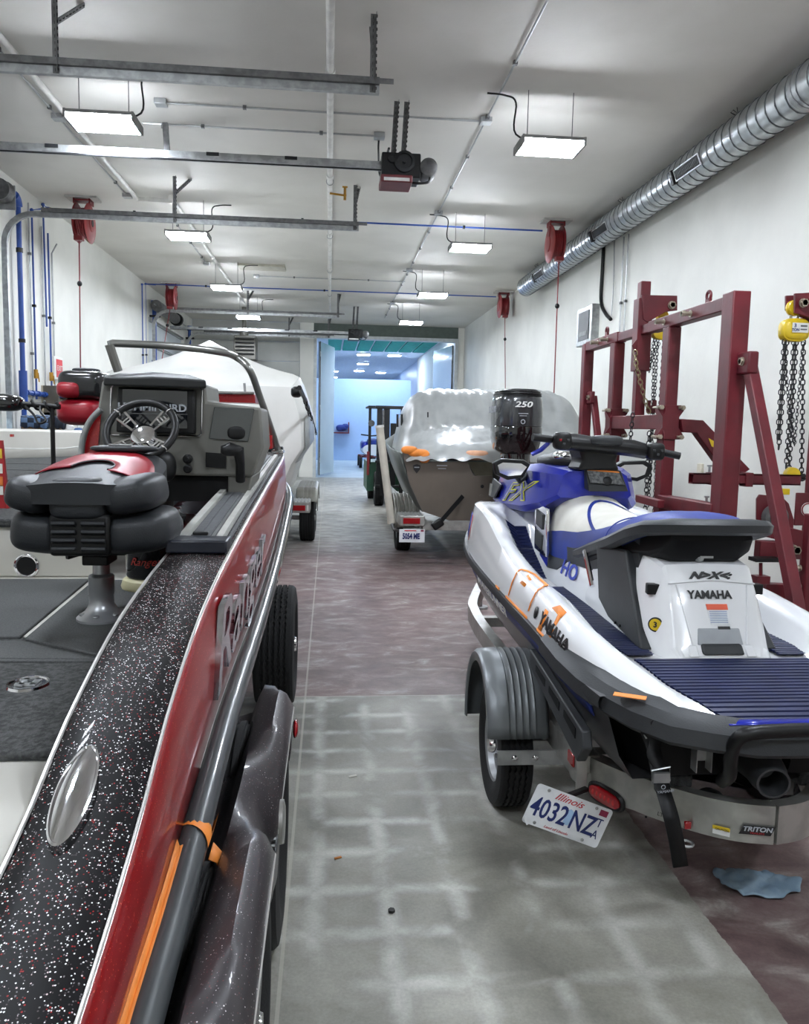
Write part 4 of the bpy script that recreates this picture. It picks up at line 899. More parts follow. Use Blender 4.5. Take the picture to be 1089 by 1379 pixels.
obj('tongue', MB().beam((-1.5, 7.6, .42), (-1.5, 9.2, .45), .1, .1), m_fglit, tr)
obj('jack_post', MB().cyl((-1.5, 8.9, 0), (-1.5, 8.9, .8), .035, n=12).cyl((-1.5, 8.9, 0), (-1.5, 8.9, .02), .09, n=16), m_galv, tr)
def fz(y):   # height of the outer shoulder: two humps with a valley for the step
    h = lambda c, w: math.exp(-((y-c)/w)**4)
    return .50+.25*max(h(2.5, .40), h(1.5, .44))
def fo(y): return -.112+(-.03)*(1-max(math.exp(-((y-2.5)/.4)**4), math.exp(-((y-1.5)/.45)**4)))
def skirt(y):
    d = min(abs(y-2.5), abs(y-1.62)); r = .385
    return min(fz(y)-.05, .345+(math.sqrt(r*r-d*d) if d < r else 0)) if d < r else .40
secs = []
ys = [.62+i*.045 for i in range(52)]
for y in ys:
    e = min(1, max(0, (2.96-y)/.12))**.5*min(1, max(0, (y-.55)/.12))**.5
    zi = .52+.18*e; z = fz(y) if e >= 1 else .5+(fz(y)-.5)*e; s = skirt(y)
    secs.append([V((-.42, y, zi-.12)), V((-.32, y, zi-.10)), V((-.26, y, zi-.08)), V((-.236, y, zi-.02)), V((-.218, y, zi+.02)), V((-.185, y, zi*.75+z*.25+.025)), V((-.16, y, z*.85+zi*.15+.012)), V((-.14, y, z-.004)), V((fo(y), y, z-.05)), V((fo(y)-.002, y, min(z-.06, s+.02))), V((fo(y)-.006, y, min(z-.065, s)))])
obj('fender', MB().loft(secs, False, False), m_fglit, tr, label='charcoal metal-flake tandem fender', solid=.008, ang=50)
obj('fender', MB().loft([[V((-3.02-p.x, p.y, p.z)) for p in s] for s in secs], False, False), m_fglit, tr, solid=.008)
obj('fender_step', MB().bb((-.20, 1.93, .53), (-.125, 2.13, .545)), m_dark, tr, bev=.004)
for i in range(5): obj('step_rib', MB().bb((-.195, 1.95+i*.035, .545), (-.13, 1.962+i*.035, .551)), m_galv, tr)
obj('side_marker', MB().ell((-.105, 2.72, .60), (.012, .05, .03)), m_redlens, tr)
obj('fender_badge', MB().lathe((-.118, 2.02, .62), (1, 0, 0), [(.0, .0), (.055, .0), (.055, .01), (.04, .014), (.01, .014)], 24), m_alu, tr)
obj('fender_trim', MB().tube([s[8]+V((.001, 0, .0)) for s in secs[3:-3]], .004, 6), m_pin, tr)
# ================================================================ personal watercraft on its aluminium trailer, right foreground
m_wg = mat('white_gelcoat', (228, 229, 230), .22, c2=(223, 224, 226), ns=1.5, coat=.6)
m_navy = mat('navy_ribbed_mat', (24, 32, 68), .42, spec=.5, c2=(28, 36, 76), ns=12)
m_bluem = mat('blue_metallic', (10, 32, 160), .3, .15, c2=(8, 26, 140), coat=.5)
m_bv = mat('blue_vinyl', (20, 48, 138), .5, c2=(17, 42, 122), bump=.1, bs=220)
m_wv = mat('white_vinyl', (224, 222, 212), .5, c2=(216, 213, 202), bump=.1, bs=220)
m_gp = mat('grey_matte_plastic', (52, 54, 56), .5, spec=.35, c2=(46, 48, 50), ns=6, bump=.08, bs=200)
m_dg = mat('dark_hull_grey', (58, 57, 58), .4, c2=(58, 58, 60), coat=.2)
m_blk2 = mat('deep_black', (7, 7, 8), .6, spec=.25)
m_ink = mat('black_print', (20, 20, 22), .5)
m_bink = mat('blue_print', (40, 60, 168), .45)
CX_ = 1.40
HW = [(2.2, .36), (2.3, .44), (2.45, .505), (2.8, .55), (3.4, .56), (4.2, .565), (4.7, .56), (5.0, .52), (5.3, .44), (5.6, .30), (5.85, .13), (5.95, .03)]
RZ = [(2.2, .765), (2.6, .80), (3.0, .835), (4.0, .865), (4.6, .90), (5.2, .97), (5.95, 1.05)]
CZ = [(2.2, .766), (2.32, .806), (2.45, .845), (2.6, .885), (2.8, .94), (3.2, .985), (3.6, 1.005), (4.0, 1.07), (4.4, 1.17), (4.8, 1.20), (5.3, 1.17), (5.95, 1.08)]
FZ = [(2.2, .763), (2.32, .803), (2.6, .845), (2.9, .852), (4.12, .87), (4.4, .98), (4.62, 1.10), (4.75, 1.19), (5.3, 1.19), (5.95, 1.08)]
PZ = [(2.2, .763), (2.32, .803), (2.6, .845), (2.95, .86), (3.1, .99), (3.3, 1.03), (4.0, 1.02), (4.4, 1.06), (4.7, 1.2), (5.3, 1.21), (5.95, 1.09)]
hw = lambda y: sinterp(y, HW); rz = lambda y: sinterp(y, RZ); cz = lambda y: sinterp(y, CZ); fzz = lambda y: interp(y, FZ); pz = lambda y: interp(y, PZ)
def W1(y): return interp(y, [(2.2, .0), (2.45, .03), (2.75, .09), (3.2, .12)])
def half(y):
    h, r, c, f, p = hw(y), rz(y), cz(y), fzz(y), pz(y); k = min(1, h/.4); f = min(f, c-.002)
    w1 = W1(y); h0 = h; h = h-interp(y, [(2.2, .10), (2.4, .085), (2.62, .04), (2.8, 0)])
    return [(h, r), (h-.004*k, r+.02), (h-.02*k, r*.45+c*.55), (h-.045*k, c-.012), (h-.075*k, c), (h-.11*k, c-.003), (h-(w1+.05)*k, f*.35+c*.65), (h-(w1+.10)*k, f+.012), (h-(w1+.115)*k, f), (.24*k, f), (.225*k, f*.7+p*.3), (.20*k, p*.9+f*.1), (.18*k, p), (.0, p+(.01 if y > 2.95 else 0))]
def deck(y, s=-1): return [V((CX_+s*x, y, z)) for x, z in half(y)]
SY = [2.2, 2.23, 2.27, 2.32, 2.38, 2.45]+[2.5+.06*i for i in range(53)]+[5.65, 5.7, 5.76, 5.82, 5.88, 5.92, 5.95]
ski = thing('personal_watercraft', (CX_, 3.8, .4), 'white and blue personal watercraft with a navy ribbed deck, strapped on an aluminium trailer', 'jet ski')
obj('deck_shell', MB().loft([deck(y)+deck(y, 1)[-2::-1] for y in SY if y > 2.26], False, False), m_wg, ski, label='glossy white upper deck and side flares', ang=50)
def dpt(y, a, off=.0, s=-1):
    """point on the deck skin: a = fractional index along the section"""
    P = deck(y, s); i = min(int(a), len(P)-2); p = P[i].lerp(P[i+1], a-i); q = (P[i+1]-P[i]).normalized(); n = V((q.z*1, 0, -q.x)) if s < 0 else V((-q.z, 0, q.x))
    if n.x*s < 0 and abs(n.x) > .3: n = -n
    if n.z < 0 and abs(n.x) <= .3: n = -n
    return p+n*off
def hull(y, s=-1):
    h, r = hw(y), rz(y); k = min(1, h/.4)
    return [V((CX_+s*x, y, z)) for x, z in ((h-.01*k, r-.035), (h-.025*k, r-.075), (h-.06*k, r-.19), (h-.11*k, r-.27), (h*.45, .52+(1-k)*.4), (.0, .47+(1-k)*.45))]
obj('hull', MB().loft([hull(y)+hull(y, 1)[-2::-1] for y in SY if y > 2.44], False, False), m_dg, ski, label='dark grey lower hull')
for s in (-1, 1):
    obj('blue_stripe', MB().loft([[V((CX_+s*(hw(y)-.006), y, rz(y)-.03)), V((CX_+s*(hw(y)-.030), y, rz(y)-.105))] for y in SY if y > 2.5], False, False), m_bv, ski, solid=.004)
    obj('gunwale_bumper', MB().loft([[V((CX_+s*(hw(y)+dx), y, rz(y)+dz)) for dx, dz in ((-.008, .012), (.012, .010), (.018, -.008), (.014, -.03), (-.008, -.036))] for y in SY if y > 2.42], False, False), m_gp, ski, label='dark grey gunwale bumper')
# stern bumper: thick moulding round both corners
def bump(P, name):
    secs = []
    for i, p in enumerate(P):
        a = V(P[max(0, i-1)]); b = V(P[min(len(P)-1, i+1)]); d = (b-a).normalized(); n = V((-d.y, d.x, 0)).normalized(); n = n if (V(p)-V((CX_, 3.2, p[2]))).dot(n) > 0 else -n
        q = V(p); iw = interp(p[1], [(2.2, .05), (2.36, .10), (2.5, .085), (2.75, .03), (2.98, .01)]); secs.append([q-n*iw*1.15+V((0, 0, .03)), q-n*iw+V((0, 0, .05)), q-n*.02+V((0, 0, .04)), q+n*.012+V((0, 0, .012)), q+n*.018+V((0, 0, -.035)), q+n*.002+V((0, 0, -.05)), q-n*.06+V((0, 0, -.05))])
    return obj(name, MB().loft(secs, False, False), m_gp, ski, label='dark grey moulded stern bumper', ang=30)
left = [(CX_-.565, 2.98, .835), (CX_-.56, 2.78, .815), (CX_-.54, 2.6, .80), (CX_-.50, 2.48, .785), (CX_-.44, 2.36, .77), (CX_-.36, 2.26, .76), (CX_-.25, 2.21, .755)]
bump(left+[(CX_-.12, 2.19, .742), (CX_, 2.185, .742), (CX_+.12, 2.19, .742)]+[(2*CX_-x, y, z) for x, y, z in left[::-1]], 'stern_bumper')
for x in (.33,): obj('bumper_hole', MB().cyl((CX_-.40, 2.292, .765), (CX_-.395, 2.30, .765), .011, n=12), m_black, ski)
# ribbed mats
def ribbed(name, yA, yB, fx0, fx1, fzf, pitch=.022, m=m_navy):
    n = int((yB-yA)/pitch); secs = []
    for i in range(n):
        for fr_, h in ((0, .010), (.62, .010), (.68, .001), (.94, .001)):
            y = yA+(yB-yA)*(i+fr_)/n
            a, b = fx0(y), fx1(y); secs.append([V((a+(b-a)*j/6, y, fzf(y, a+(b-a)*j/6)+h)) for j in range(7)])
    return obj(name, MB().loft(secs, False, False), m, ski, smooth=False, label='navy ribbed traction mat')
hm = lambda y: interp(y, [(2.62, 0), (2.70, .21), (3.0, .24)])
ins = lambda y: half(y)[8][0]
lo_ = lambda y: max(.03, hw(y)-.14+ (y-2.2)*-.12)
ribbed('rear_mat', 2.235, 2.655, lambda y: CX_-ins(y)-.012, lambda y: CX_+ins(y)+.012, lambda y, x: fzz(y)+.007+max(0, abs(x-CX_)-ins(y))*.0)
obj('mat_edge', MB().loft([[V((CX_+x, 2.215, .785)), V((CX_+x, 2.24, .792))] for x in (-.2, -.1, 0, .1, .2)], False, False), m_bluem, ski, solid=.004)
for s in (-1, 1):
    f0, f1 = (lambda y: CX_-ins(y)-.01), (lambda y: CX_-.235)
    g0, g1 = (lambda y: CX_+.235), (lambda y: CX_+ins(y)+.01)
    ribbed('foot_mat', 2.70, 3.84, f0 if s < 0 else g0, f1 if s < 0 else g1, lambda y, x: fzz(y)+.006)
    # chock: ribbed patch on the inner slope of the front footwell
    secs = []
    for i in range(37):
        y = 4.10+.50*i/36; h = .006 if i % 2 else .001
        secs.append([dpt(y, a, 0, s)+V((0, -h, h*.7)) for a in ((7.9-i*.04), 8.2, 8.5, 8.75, 8.95)])
    obj('foot_chock', MB().loft(secs, False, False), m_navy, ski, smooth=False, label='navy ribbed foot rest patch')
# rear hump with glossy facets
HB = [  # y, half width bottom, half width top, z bottom, z top
    (2.66, .175, .150, .845, .865), (2.69, .20, .165, .845, .90), (2.74, .215, .165, .85, 1.02), (2.79, .23, .165, .85, 1.12), (2.83, .24, .17, .85, 1.165), (2.95, .25, .175, .85, 1.185), (3.2, .245, .17, .85, 1.19), (3.5, .235, .165, .86, 1.15)]
secs = []
for y, wb, wt, zb, zt in HB:
    row = [(-wb, zb), (-wb*.97, zb*.8+zt*.2), (-(wb*.45+wt*.55), zb*.35+zt*.65), (-wt, zt-.012), (-wt*.93, zt), (-wt*.5, zt+.004), (0, zt+.005)]
    row = row+[(-x, z) for x, z in row[-2::-1]]; secs.append([V((CX_+x, y, z)) for x, z in row])
secs.insert(0, [V((p.x, 2.655, .846)) for p in secs[0]])
hump = obj('rear_hump', MB().loft(secs, False, False), m_wg, ski, label='white rear engine cover hump', ang=26)
def hback(x, z, off=.0):   # point on the sloping back face
    y = interp(z, [(.865, 2.66), (.90, 2.69), (1.02, 2.74), (1.12, 2.79), (1.165, 2.83)]); return V((CX_+x, y-.004-off, z))
obj('boarding_latch', MB().prism([hback(x, z, .012) for x, z in ((-.075, .872), (.08, .872), (.078, .905), (-.073, .905))], (0, .02, 0)), m_gp, hump, bev=.008, label='grey latch handle')
obj('latch_recess', MB().prism([hback(x, z, .002) for x, z in ((-.083, .90), (.088, .90), (.08, .955), (-.075, .955))], (0, .008, 0)), mat('latch_silver', (158, 162, 166), .35), hump, bev=.004)
for s in (-1, 1): obj('latch_cheek', MB().prism([hback(s*x, z, .006) for x, z in ((.088, .866), (.125, .866), (.118, .90), (.088, .90))], (0, .02, 0)), m_wg, hump, bev=.004)
for s in (-1, 1): obj('tow_hook', MB().box((CX_+s*.185, 2.83, 1.075), (.075, .035, .04), Matrix.Rotation(rad(8*s), 3, 'Z')), m_black, ski, bev=.004)
obj('crease', MB().tube([hback(-.165, 1.105, .001), hback(0, 1.118, .002), hback(.165, 1.105, .001)], .003, 6), m_wg, hump)
for s in (-1, 1): obj('crease', MB().tube([hback(s*.135, 1.10, .001), hback(s*.10, .9, .001)], .003, 6), m_wg, hump)
U = (hback(0, 1.1)-hback(0, .95)).normalized()
text('maker_lettering', 'YAMAHA', m_ink, hump, hback(-.015, 1.067, .003), (1, 0, 0), U, .042, .001, sx=.95, bold=.0014)
text('jet_emblem', 'N>X<:', m_ink, hump, hback(-.005, 1.132, .006), (1, 0, 0), U, .036, .001, shear=.5, sx=1.5, bold=.002)
lb = obj('warning_label', MB().prism([hback(x, z, .002) for x, z in ((-.035, 1.037), (.045, 1.037), (.052, .968), (-.024, .968))], (0, .002, 0)), mat('label_white', (228, 230, 232), .5), hump)
obj('label_header', MB().prism([hback(x, z, .0035) for x, z in ((-.035, 1.037), (.045, 1.037), (.046, 1.018), (-.033, 1.018))], (0, .002, 0)), mat('label_orange', (224, 92, 60), .5), hump)
lines = MB()
for i in range(7): lines.prism([hback(x, 1.011-i*.006+d, .0035) for x, d in ((-.026, 0), (.04, 0), (.04, .0015), (-.026, .0015))], (0, .001, 0))
obj('label_lines', lines, mat('label_blue', (90, 120, 170), .5), hump)
obj('serial_label', MB().prism([hback(x, z, .002) for x, z in ((.0, .962), (.045, .962), (.046, .952), (.0, .952))], (0, .002, 0)), m_ink, hump)
rs = V((CX_-.205, 2.772, .955)); nrm = V((-.55, -.83, .0)).normalized()
bd = obj('round_badge', MB().lathe(rs+nrm*.006, nrm, [(.027, -.004), (.027, .002), (.022, .003), (.001, .003)], 24), m_ink, hump)
obj('badge_face', MB().lathe(rs+nrm*.009, nrm, [(.022, 0), (.021, .001), (.001, .001)], 24), m_yel, hump, label='yellow round badge with a 3')
text('badge_number', '3', m_ink, hump, rs+nrm*.0115, (.83, -.55, 0), (0, 0, 1), .028, .0005, bold=.001)
# grey side fin between hump and seat pedestal
for s in (-1, 1):
    P = [(-.262, 3.30, 1.17), (-.262, 3.24, .95), (-.262, 3.12, .90), (-.262, 2.82, .86), (-.262, 2.76, .862), (-.24, 2.9, 1.0), (-.215, 3.08, 1.18)]
    if s > 0: P = [(-x, y, z) for x, y, z in P]
    obj('side_fin', MB().prism([V((CX_+x, y, z)) for x, y, z in P], (-s*.07, 0, 0)), m_gp, ski, bev=.008)
    obj('chrome_trim', MB().tube([V((CX_+s*.262, 3.44, 1.12)), V((CX_+s*.268, 3.38, 1.08)), V((CX_+s*.268, 3.30, .99))], .012, 8), m_chrome, ski)
    for yy_, zz_ in ((3.02, .90), (2.97, .90)): obj('fin_bolt', MB().cyl((CX_+s*.263, yy_, zz_), (CX_+s*.269, yy_, zz_), .006, n=8), m_black, ski)
# seat
SW = [(2.74, .03), (2.78, .10), (2.86, .165), (3.0, .195), (3.3, .20), (3.7, .195), (4.1, .21), (4.25, .20), (4.34, .16)]
SB = [(2.74, 1.33), (2.9, 1.27), (3.2, 1.17), (3.5, 1.08), (3.8, 1.01), (4.1, .99), (4.34, .99)]
def stop(y): return sinterp(y, [(2.74, 1.335), (2.8, 1.345), (2.9, 1.352), (3.1, 1.338), (3.35, 1.285), (3.6, 1.255), (3.85, 1.265), (4.05, 1.30), (4.22, 1.325), (4.34, 1.29)])
def spt(y, t, o=0):
    w_, zb = sinterp(y, SW)+o, interp(y, SB); zt = stop(y)+o; a = pi*t
    cx, sz = -cos(a), sin(a); f = lambda v, e: math.copysign(abs(v)**e, v)
    return V((CX_+w_*f(cx, .75), y, zb+(zt-zb)*f(sz, .62)))
def ub(y): return interp(y, [(2.74, .0), (2.98, .0), (3.02, .12), (3.1, .34), (3.3, .5), (3.55, .6), (3.8, .72), (4.1, .84), (4.34, .92)])
SYs = [2.74+.02*i for i in range(81)]
ins_ = MB().loft([[spt(y, .5-ub(y)/2+ub(y)*j/20) for j in range(21)] for y in SYs], False, False)
for o_ in (0, 1): 
    f = lambda y, j, o_=o_: (j/12*(.5-ub(y)/2)) if o_ == 0 else 1-(j/12*(.5-ub(y)/2))
    obj('seat_side', MB().loft([[spt(y, f(y, j), .002) for j in range(13)] for y in SYs], False, False), m_bv, ski, label='blue vinyl seat side', ang=70)
obj('seat_cover', ins_, m_wv, ski, label='white vinyl seat top', ang=70)
for s in (-1, 1):
    obj('seat_swoosh', MB().loft([[spt(yq, .5+s*.5*u_, .003), spt(yq+.03+.05*u_, .5+s*.5*u_, .003)] for u_, yq in [(k/14*.72, 4.02-.72*(k/14)**1.3*.72-.02) for k in range(15)]], False, False), m_bv, ski)
obj('seat_seam', MB().tube([spt(3.37+.0*t, .04+.92*t/30, .002) for t in range(31)], .004, 6), m_bv, ski)
obj('seat_base', MB().loft([[V((CX_-w_, y, z0)), V((CX_-w_, y, z1)), V((CX_+w_, y, z1)), V((CX_+w_, y, z0))] for y, w_, z0, z1 in ((3.0, .19, 1.1, 1.26), (3.4, .2, 1.03, 1.15), (3.8, .205, 1.0, 1.08), (4.3, .2, .99, 1.04))]), m_gp, ski)
# grab rail / rear pod
gr = []
for x, y, z, w_ in ((-.235, 3.62, 1.085, .03), (-.235, 3.45, 1.13, .04), (-.23, 3.2, 1.20, .045), (-.235, 2.98, 1.268, .045), (-.228, 2.84, 1.305, .042), (-.17, 2.76, 1.318, .04), (0, 2.74, 1.32, .04)): gr.append((x, y, z, w_))
gr = gr+[(-x, y, z, w_) for x, y, z, w_ in gr[-2::-1]]
secs = []
for i, (x, y, z, w_) in enumerate(gr):
    a, b = gr[max(i-1, 0)], gr[min(i+1, len(gr)-1)]; d = V((b[0]-a[0], b[1]-a[1], 0)).normalized(); n = V((-d.y, d.x, 0)); c = V((CX_+x, y, z))
    if n.dot(c-V((CX_, 3.3, z))) < 0: n = -n
    secs.append([c+n*.012+V((0, 0, w_*.6)), c+n*.03+V((0, 0, w_*.2)), c+n*.026-V((0, 0, w_*.5)), c+n*.005-V((0, 0, w_*.8)), c-n*.045-V((0, 0, w_*.4)), c-n*.045+V((0, 0, w_*.6))])
obj('grab_rail', MB().loft(secs), m_gp, ski, label='grey wrap-round grab rail', ang=50)
obj('rear_pod', MB().loft([[V((CX_-w_, y, z0)), V((CX_-w_*.7, y, z0-dz)), V((CX_+w_*.7, y, z0-dz)), V((CX_+w_, y, z0)), V((CX_+w_*.9, y, z1)), V((CX_-w_*.9, y, z1))] for y, w_, z0, dz, z1 in ((2.79, .16, 1.27, .01, 1.30), (2.84, .175, 1.22, .04, 1.31), (2.92, .19, 1.19, .03, 1.3), (3.2, .21, 1.16, .02, 1.25), (3.55, .215, 1.06, .02, 1.12))]), m_blk2, ski, bev=.01)
obj('seat_lock', MB().lathe((CX_-.02, 2.86, 1.19), (0, -1, 0), [(.018, 0), (.018, .02), (.01, .03)], 14).box((CX_-.0, 2.83, 1.195), (.05, .01, .008)), m_galv, ski)
# side graphics on the pedestal: blue panel, grey swoosh and outlined letters
def ped(y, t, o=.003): return dpt(y, 9.2+t*2.6, o)
def pan(name, pts, m, o): obj(name, MB()._add([ped(y, t, o) for y, t in pts]+[ped(y, t, o-.004) for y, t in pts], [tuple(range(len(pts)))]+[(i, (i+1) % len(pts), len(pts)+(i+1) % len(pts), len(pts)+i) for i in range(len(pts))]), m, ski)
pan('blue_panel', [(4.42, .86), (4.25, .80), (4.16, .25), (4.30, .2)], m_bluem, .005)
pan('grey_swoosh', [(4.24, .80), (3.66, .86), (3.58, .74), (3.86, .72), (4.0, .4), (4.15, .25)], m_gp, .005)
text('ho_lettering', 'HO', m_bink, ski, (0, 0, 0), (0, -1, 0), (0, 0, 1), .075, .001, sx=2.2, bold=.0015, curve=lambda x, y, z: ped(3.80-x, .52+y*5.5, .008+z))
# vents in chrome surround beside the front of the seat
vt = [V((CX_-.262, 4.34, 1.27)), V((CX_-.262, 4.32, 1.0)), V((CX_-.25, 4.12, .98)), V((CX_-.245, 4.16, 1.24))]
obj('vent_surround', MB().prism(vt, (.02, 0, 0)), m_chrome, ski, bev=.006)
for k in range(2): obj('vent_grille', MB().prism([p+V((-.006, 0, 0)) for p in (V((CX_-.258, 4.30, 1.22-k*.11)), V((CX_-.258, 4.295, 1.14-k*.11)), V((CX_-.252, 4.19, 1.12-k*.11)), V((CX_-.252, 4.19, 1.20-k*.11)))], (.012, 0, 0)), m_grille, ski)
# cowl
CW = [(4.12, .20, 1.44, 1.30), (4.22, .27, 1.455, 1.24), (4.45, .315, 1.465, 1.19), (4.8, .34, 1.44, 1.175), (5.15, .33, 1.38, 1.175), (5.45, .26, 1.30, 1.17), (5.7, .14, 1.22, 1.15), (5.78, .05, 1.18, 1.15)]
def cow(y, w_, zt, zb): return [(-w_*.92, zb), (-w_, zb*.88+zt*.12), (-w_*.86, zb*.15+zt*.85), (-w_*.7, zt), (0, zt+.008)]
secs = [[V((CX_+x, c[0], z)) for x, z in (lambda r: r+[(-x, z) for x, z in r[-2::-1]])(cow(*c))] for c in CW]
cowl = obj('front_cowl', MB().loft(secs), m_bluem, ski, label='bright blue faceted front cowl', ang=22)
for s in (-1, 1):
    tri = [V((CX_+s*x, y, z)) for x, y, z in ((.325, 4.9, 1.31), (.345, 5.0, 1.22), (.285, 5.45, 1.19), (.27, 5.5, 1.25), (.31, 5.2, 1.33))]
    obj('cowl_side_panel', MB().prism(tri, (s*.012, 0, 0)), m_gp, cowl, bev=.003)
    obj('cowl_glint_panel', MB().prism([V((CX_+s*.345, y, z)) for y, z in ((5.1, 1.3), (5.14, 1.22), (5.2, 1.22), (5.17, 1.3))], (s*.004, 0, 0)), m_alu, cowl)
m_yo = mat('yellow_outline', (214, 218, 40), .45)
def cowlpt(y, z, o=0.):
    i = 0
    while i < len(CW)-2 and CW[i+1][0] < y: i += 1
    t = (y-CW[i][0])/(CW[i+1][0]-CW[i][0]); A, B = cow(*CW[i][0:]), cow(*CW[i+1][0:])
    P = [(A[k][0]+(B[k][0]-A[k][0])*t, A[k][1]+(B[k][1]-A[k][1])*t) for k in range(3)]
    for (xa_, za_2), (xb_, zb_2) in zip(P, P[1:]):
        if z <= zb_2: break
    x = xa_+(xb_-xa_)*(z-za_2)/(zb_2-za_2)
    return V((CX_+x-o, y, z))
for mm, bo, dd in ((m_yo, .004, .004), (m_bluem, -.0015, .006)):
    text('model_lettering', 'FX', mm, cowl, (0, 0, 0), (0, -1, 0), (0, 0, 1), .15, .001, shear=.5, sx=2.3, bold=bo, curve=lambda x, y, z: cowlpt(4.62-x, 1.285+y+x*.09, dd+z))
obj('dash_panel', MB().prism([W(788, 629, Y=4.10), W(836, 634, Y=4.10), W(846, 662, Y=4.04), W(793, 662, Y=4.04)], (0, .08, .01)), m_gp, cowl, bev=.004)
obj('dash_sticker', MB().prism([W(790, 632, Y=4.085), W(833, 636, Y=4.085), W(841, 653, Y=4.045), W(795, 650, Y=4.045)], (0, .004, 0)), mat('sticker_grey_print', (120, 122, 122), .5, c2=(70, 72, 74), ns=60), cowl)
obj('sticker_band', MB().prism([W(790, 631, Y=4.083), W(833, 635, Y=4.083), W(834, 637, Y=4.080), W(791, 633.5, Y=4.080)], (0, .003, 0)), m_tape, cowl)
obj('fuel_key', MB().lathe(W(817, 648, Y=4.06), (0, -1, .3), [(.024, 0), (.024, .01), (.012, .014), (.001, .014)], 16), m_black, cowl)
obj('instrument_hood', MB().ell((CX_, 4.5, 1.475), (.2, .25, .05), .7, .8), m_black, ski)
obj('instrument_glass', MB().ell((CX_-.11, 4.36, 1.51), (.055, .05, .03), .8, .8), m_chrome, ski)
# handlebar
hbz = 1.585; hb0 = V((CX_, 4.02, 1.565))
bar = obj('handlebar', MB().tube(spline([V((CX_-.37, 4.0, 1.615)), V((CX_-.2, 4.03, 1.60)), V((CX_, 4.05, 1.585)), V((CX_+.2, 4.03, 1.565)), V((CX_+.39, 3.98, 1.535))]), .013, 10), m_dark, ski, label='black handlebar with switch pods')
obj('bar_pad', MB().loft([[V((x, 4.03+dy, z+dz)) for dy, dz in ((-.05, -.03), (-.055, .01), (-.02, h), (.04, h), (.06, -.02), (.02, -.05))] for x, z, h in ((CX_-.23, 1.60, .03), (CX_-.15, 1.595, .045), (CX_-.05, 1.59, .035), (CX_+.08, 1.58, .035), (CX_+.16, 1.572, .04), (CX_+.24, 1.56, .03))]), m_black, bar, bev=.012)
obj('pad_cushion', MB().ell((CX_+.005, 3.99, 1.607), (.085, .05, .026), .6, .7), m_gp, bar)
for s, x, z in ((-1, CX_-.225, 1.60), (1, CX_+.265, 1.555)):
    obj('switch_pod', MB().ell((x, 3.99, z), (.045, .04, .045), .5, .5), m_black, bar)
    for k in range(3): obj('switch_button', MB().box((x-.02+k*.02, 3.948, z+.005-(k % 2)*.02), (.013, .008, .012)), m_gp if k else (m_redlens if s < 0 else m_gp), bar, bev=.002)
obj('grip', MB().tube([V((CX_-.375, 4.0, 1.616)), V((CX_-.27, 4.02, 1.606))], .019, 12), m_black, bar)
obj('grip', MB().tube([V((CX_+.30, 4.0, 1.553)), V((CX_+.395, 3.98, 1.534))], .019, 12), m_black, bar)
obj('bar_stem', MB().loft([[V((CX_+x*k, y+4.12, z)) for x, y in ((-.11, -.06), (.11, -.06), (.13, .1), (-.13, .1))] for k, z in ((1, 1.45), (.8, 1.5), (1.0, 1.565))]), m_black, bar, bev=.015)
# mirrors
for c, s in ((W(690, 632, Y=4.4), -1), (W(851, 634, Y=4.4), 1)):
    mi = obj('mirror', MB().loft([[c+V((s*x*k, y, z*k)) for x, z in ((-.10, .03), (-.06, .055), (.07, .06), (.115, .035), (.10, -.03), (.03, -.06), (-.06, -.045))] for k, y in ((.55, .13), (.9, .07), (1, .0), (.96, -.015))]), m_black, ski, bev=.004, label='black wing mirror')
    obj('mirror_glass', MB().prism([c+V((s*x*.8-.004, -.018, z*.75)) for x, z in ((-.10, .02), (-.06, .045), (.07, .05), (.105, .03), (.09, -.025), (.03, -.05), (-.06, -.04))], (0, .004, 0)), m_chrome, mi)
    obj('mirror_arm', MB().tube([c+V((s*-.02, .05, -.02)), c+V((-s*.06, .08, -.07)), V((CX_+s*.24, 4.5, 1.42))], .018, 8), m_black if s > 0 else m_gp, mi)
obj('blue_mirror_blade', MB().tube([W(716, 612, Y=4.3), W(728, 606, Y=4.28), W(738, 597, Y=4.22), W(741, 590, Y=4.2)], [.012, .014, .012, .004], 6), m_bluem, ski)
# writing on the left side
def sidept(y, a, o): return dpt(y, a, o)
text('maker_side_lettering', 'YAMAHA', m_ink, ski, (0, 0, 0), (0, -1, 0), (0, 0, 1), .082, .0008, sx=.98, align='LEFT', bold=.003, curve=lambda x, y, z: sidept(3.10-x, 1.75+y*14, .004+z))
ro = [sidept(3.17+.022*cos(2*pi*i/24), 1.75+14*.03*sin(2*pi*i/24), .004) for i in range(24)]
obj('round_emblem', MB()._add([p for p in ro], [tuple(range(24))]), m_ink, ski, solid=.002)
text('registration', 'IL 0437', m_bink, ski, (0, 0, 0), (0, -1, 0), (0, 0, 1), .10, .0008, sx=1.3, align='LEFT', bold=.002, curve=lambda x, y, z: sidept(5.02-x, 1.7+y*5, .004+z)) if False else None
for k, (yy_, mm) in enumerate(((4.98, m_bink), (4.93, m_bink), (4.88, m_bink), (4.80, mat('decal_red', (206, 70, 60), .5)))):
    obj('registration_decal', MB()._add([sidept(yy_, 1.3, .004), sidept(yy_, 2.5, .004), sidept(yy_-.022, 2.5, .004), sidept(yy_-.022, 1.3, .004)], [(0, 1, 2, 3)]), mm, ski, solid=.002)
text('waverunner_lettering', 'WAVERUNNER', m_white, ski, (0, 0, 0), (0, -1, 0), (0, 0, 1), .062, .0008, shear=.3, sx=1.75, align='LEFT', bold=.001, curve=lambda x, y, z: V((CX_-hw(4.4-x)+.004-z-(y+.0)*.25, 4.4-x, rz(4.4-x)-.068+y)))
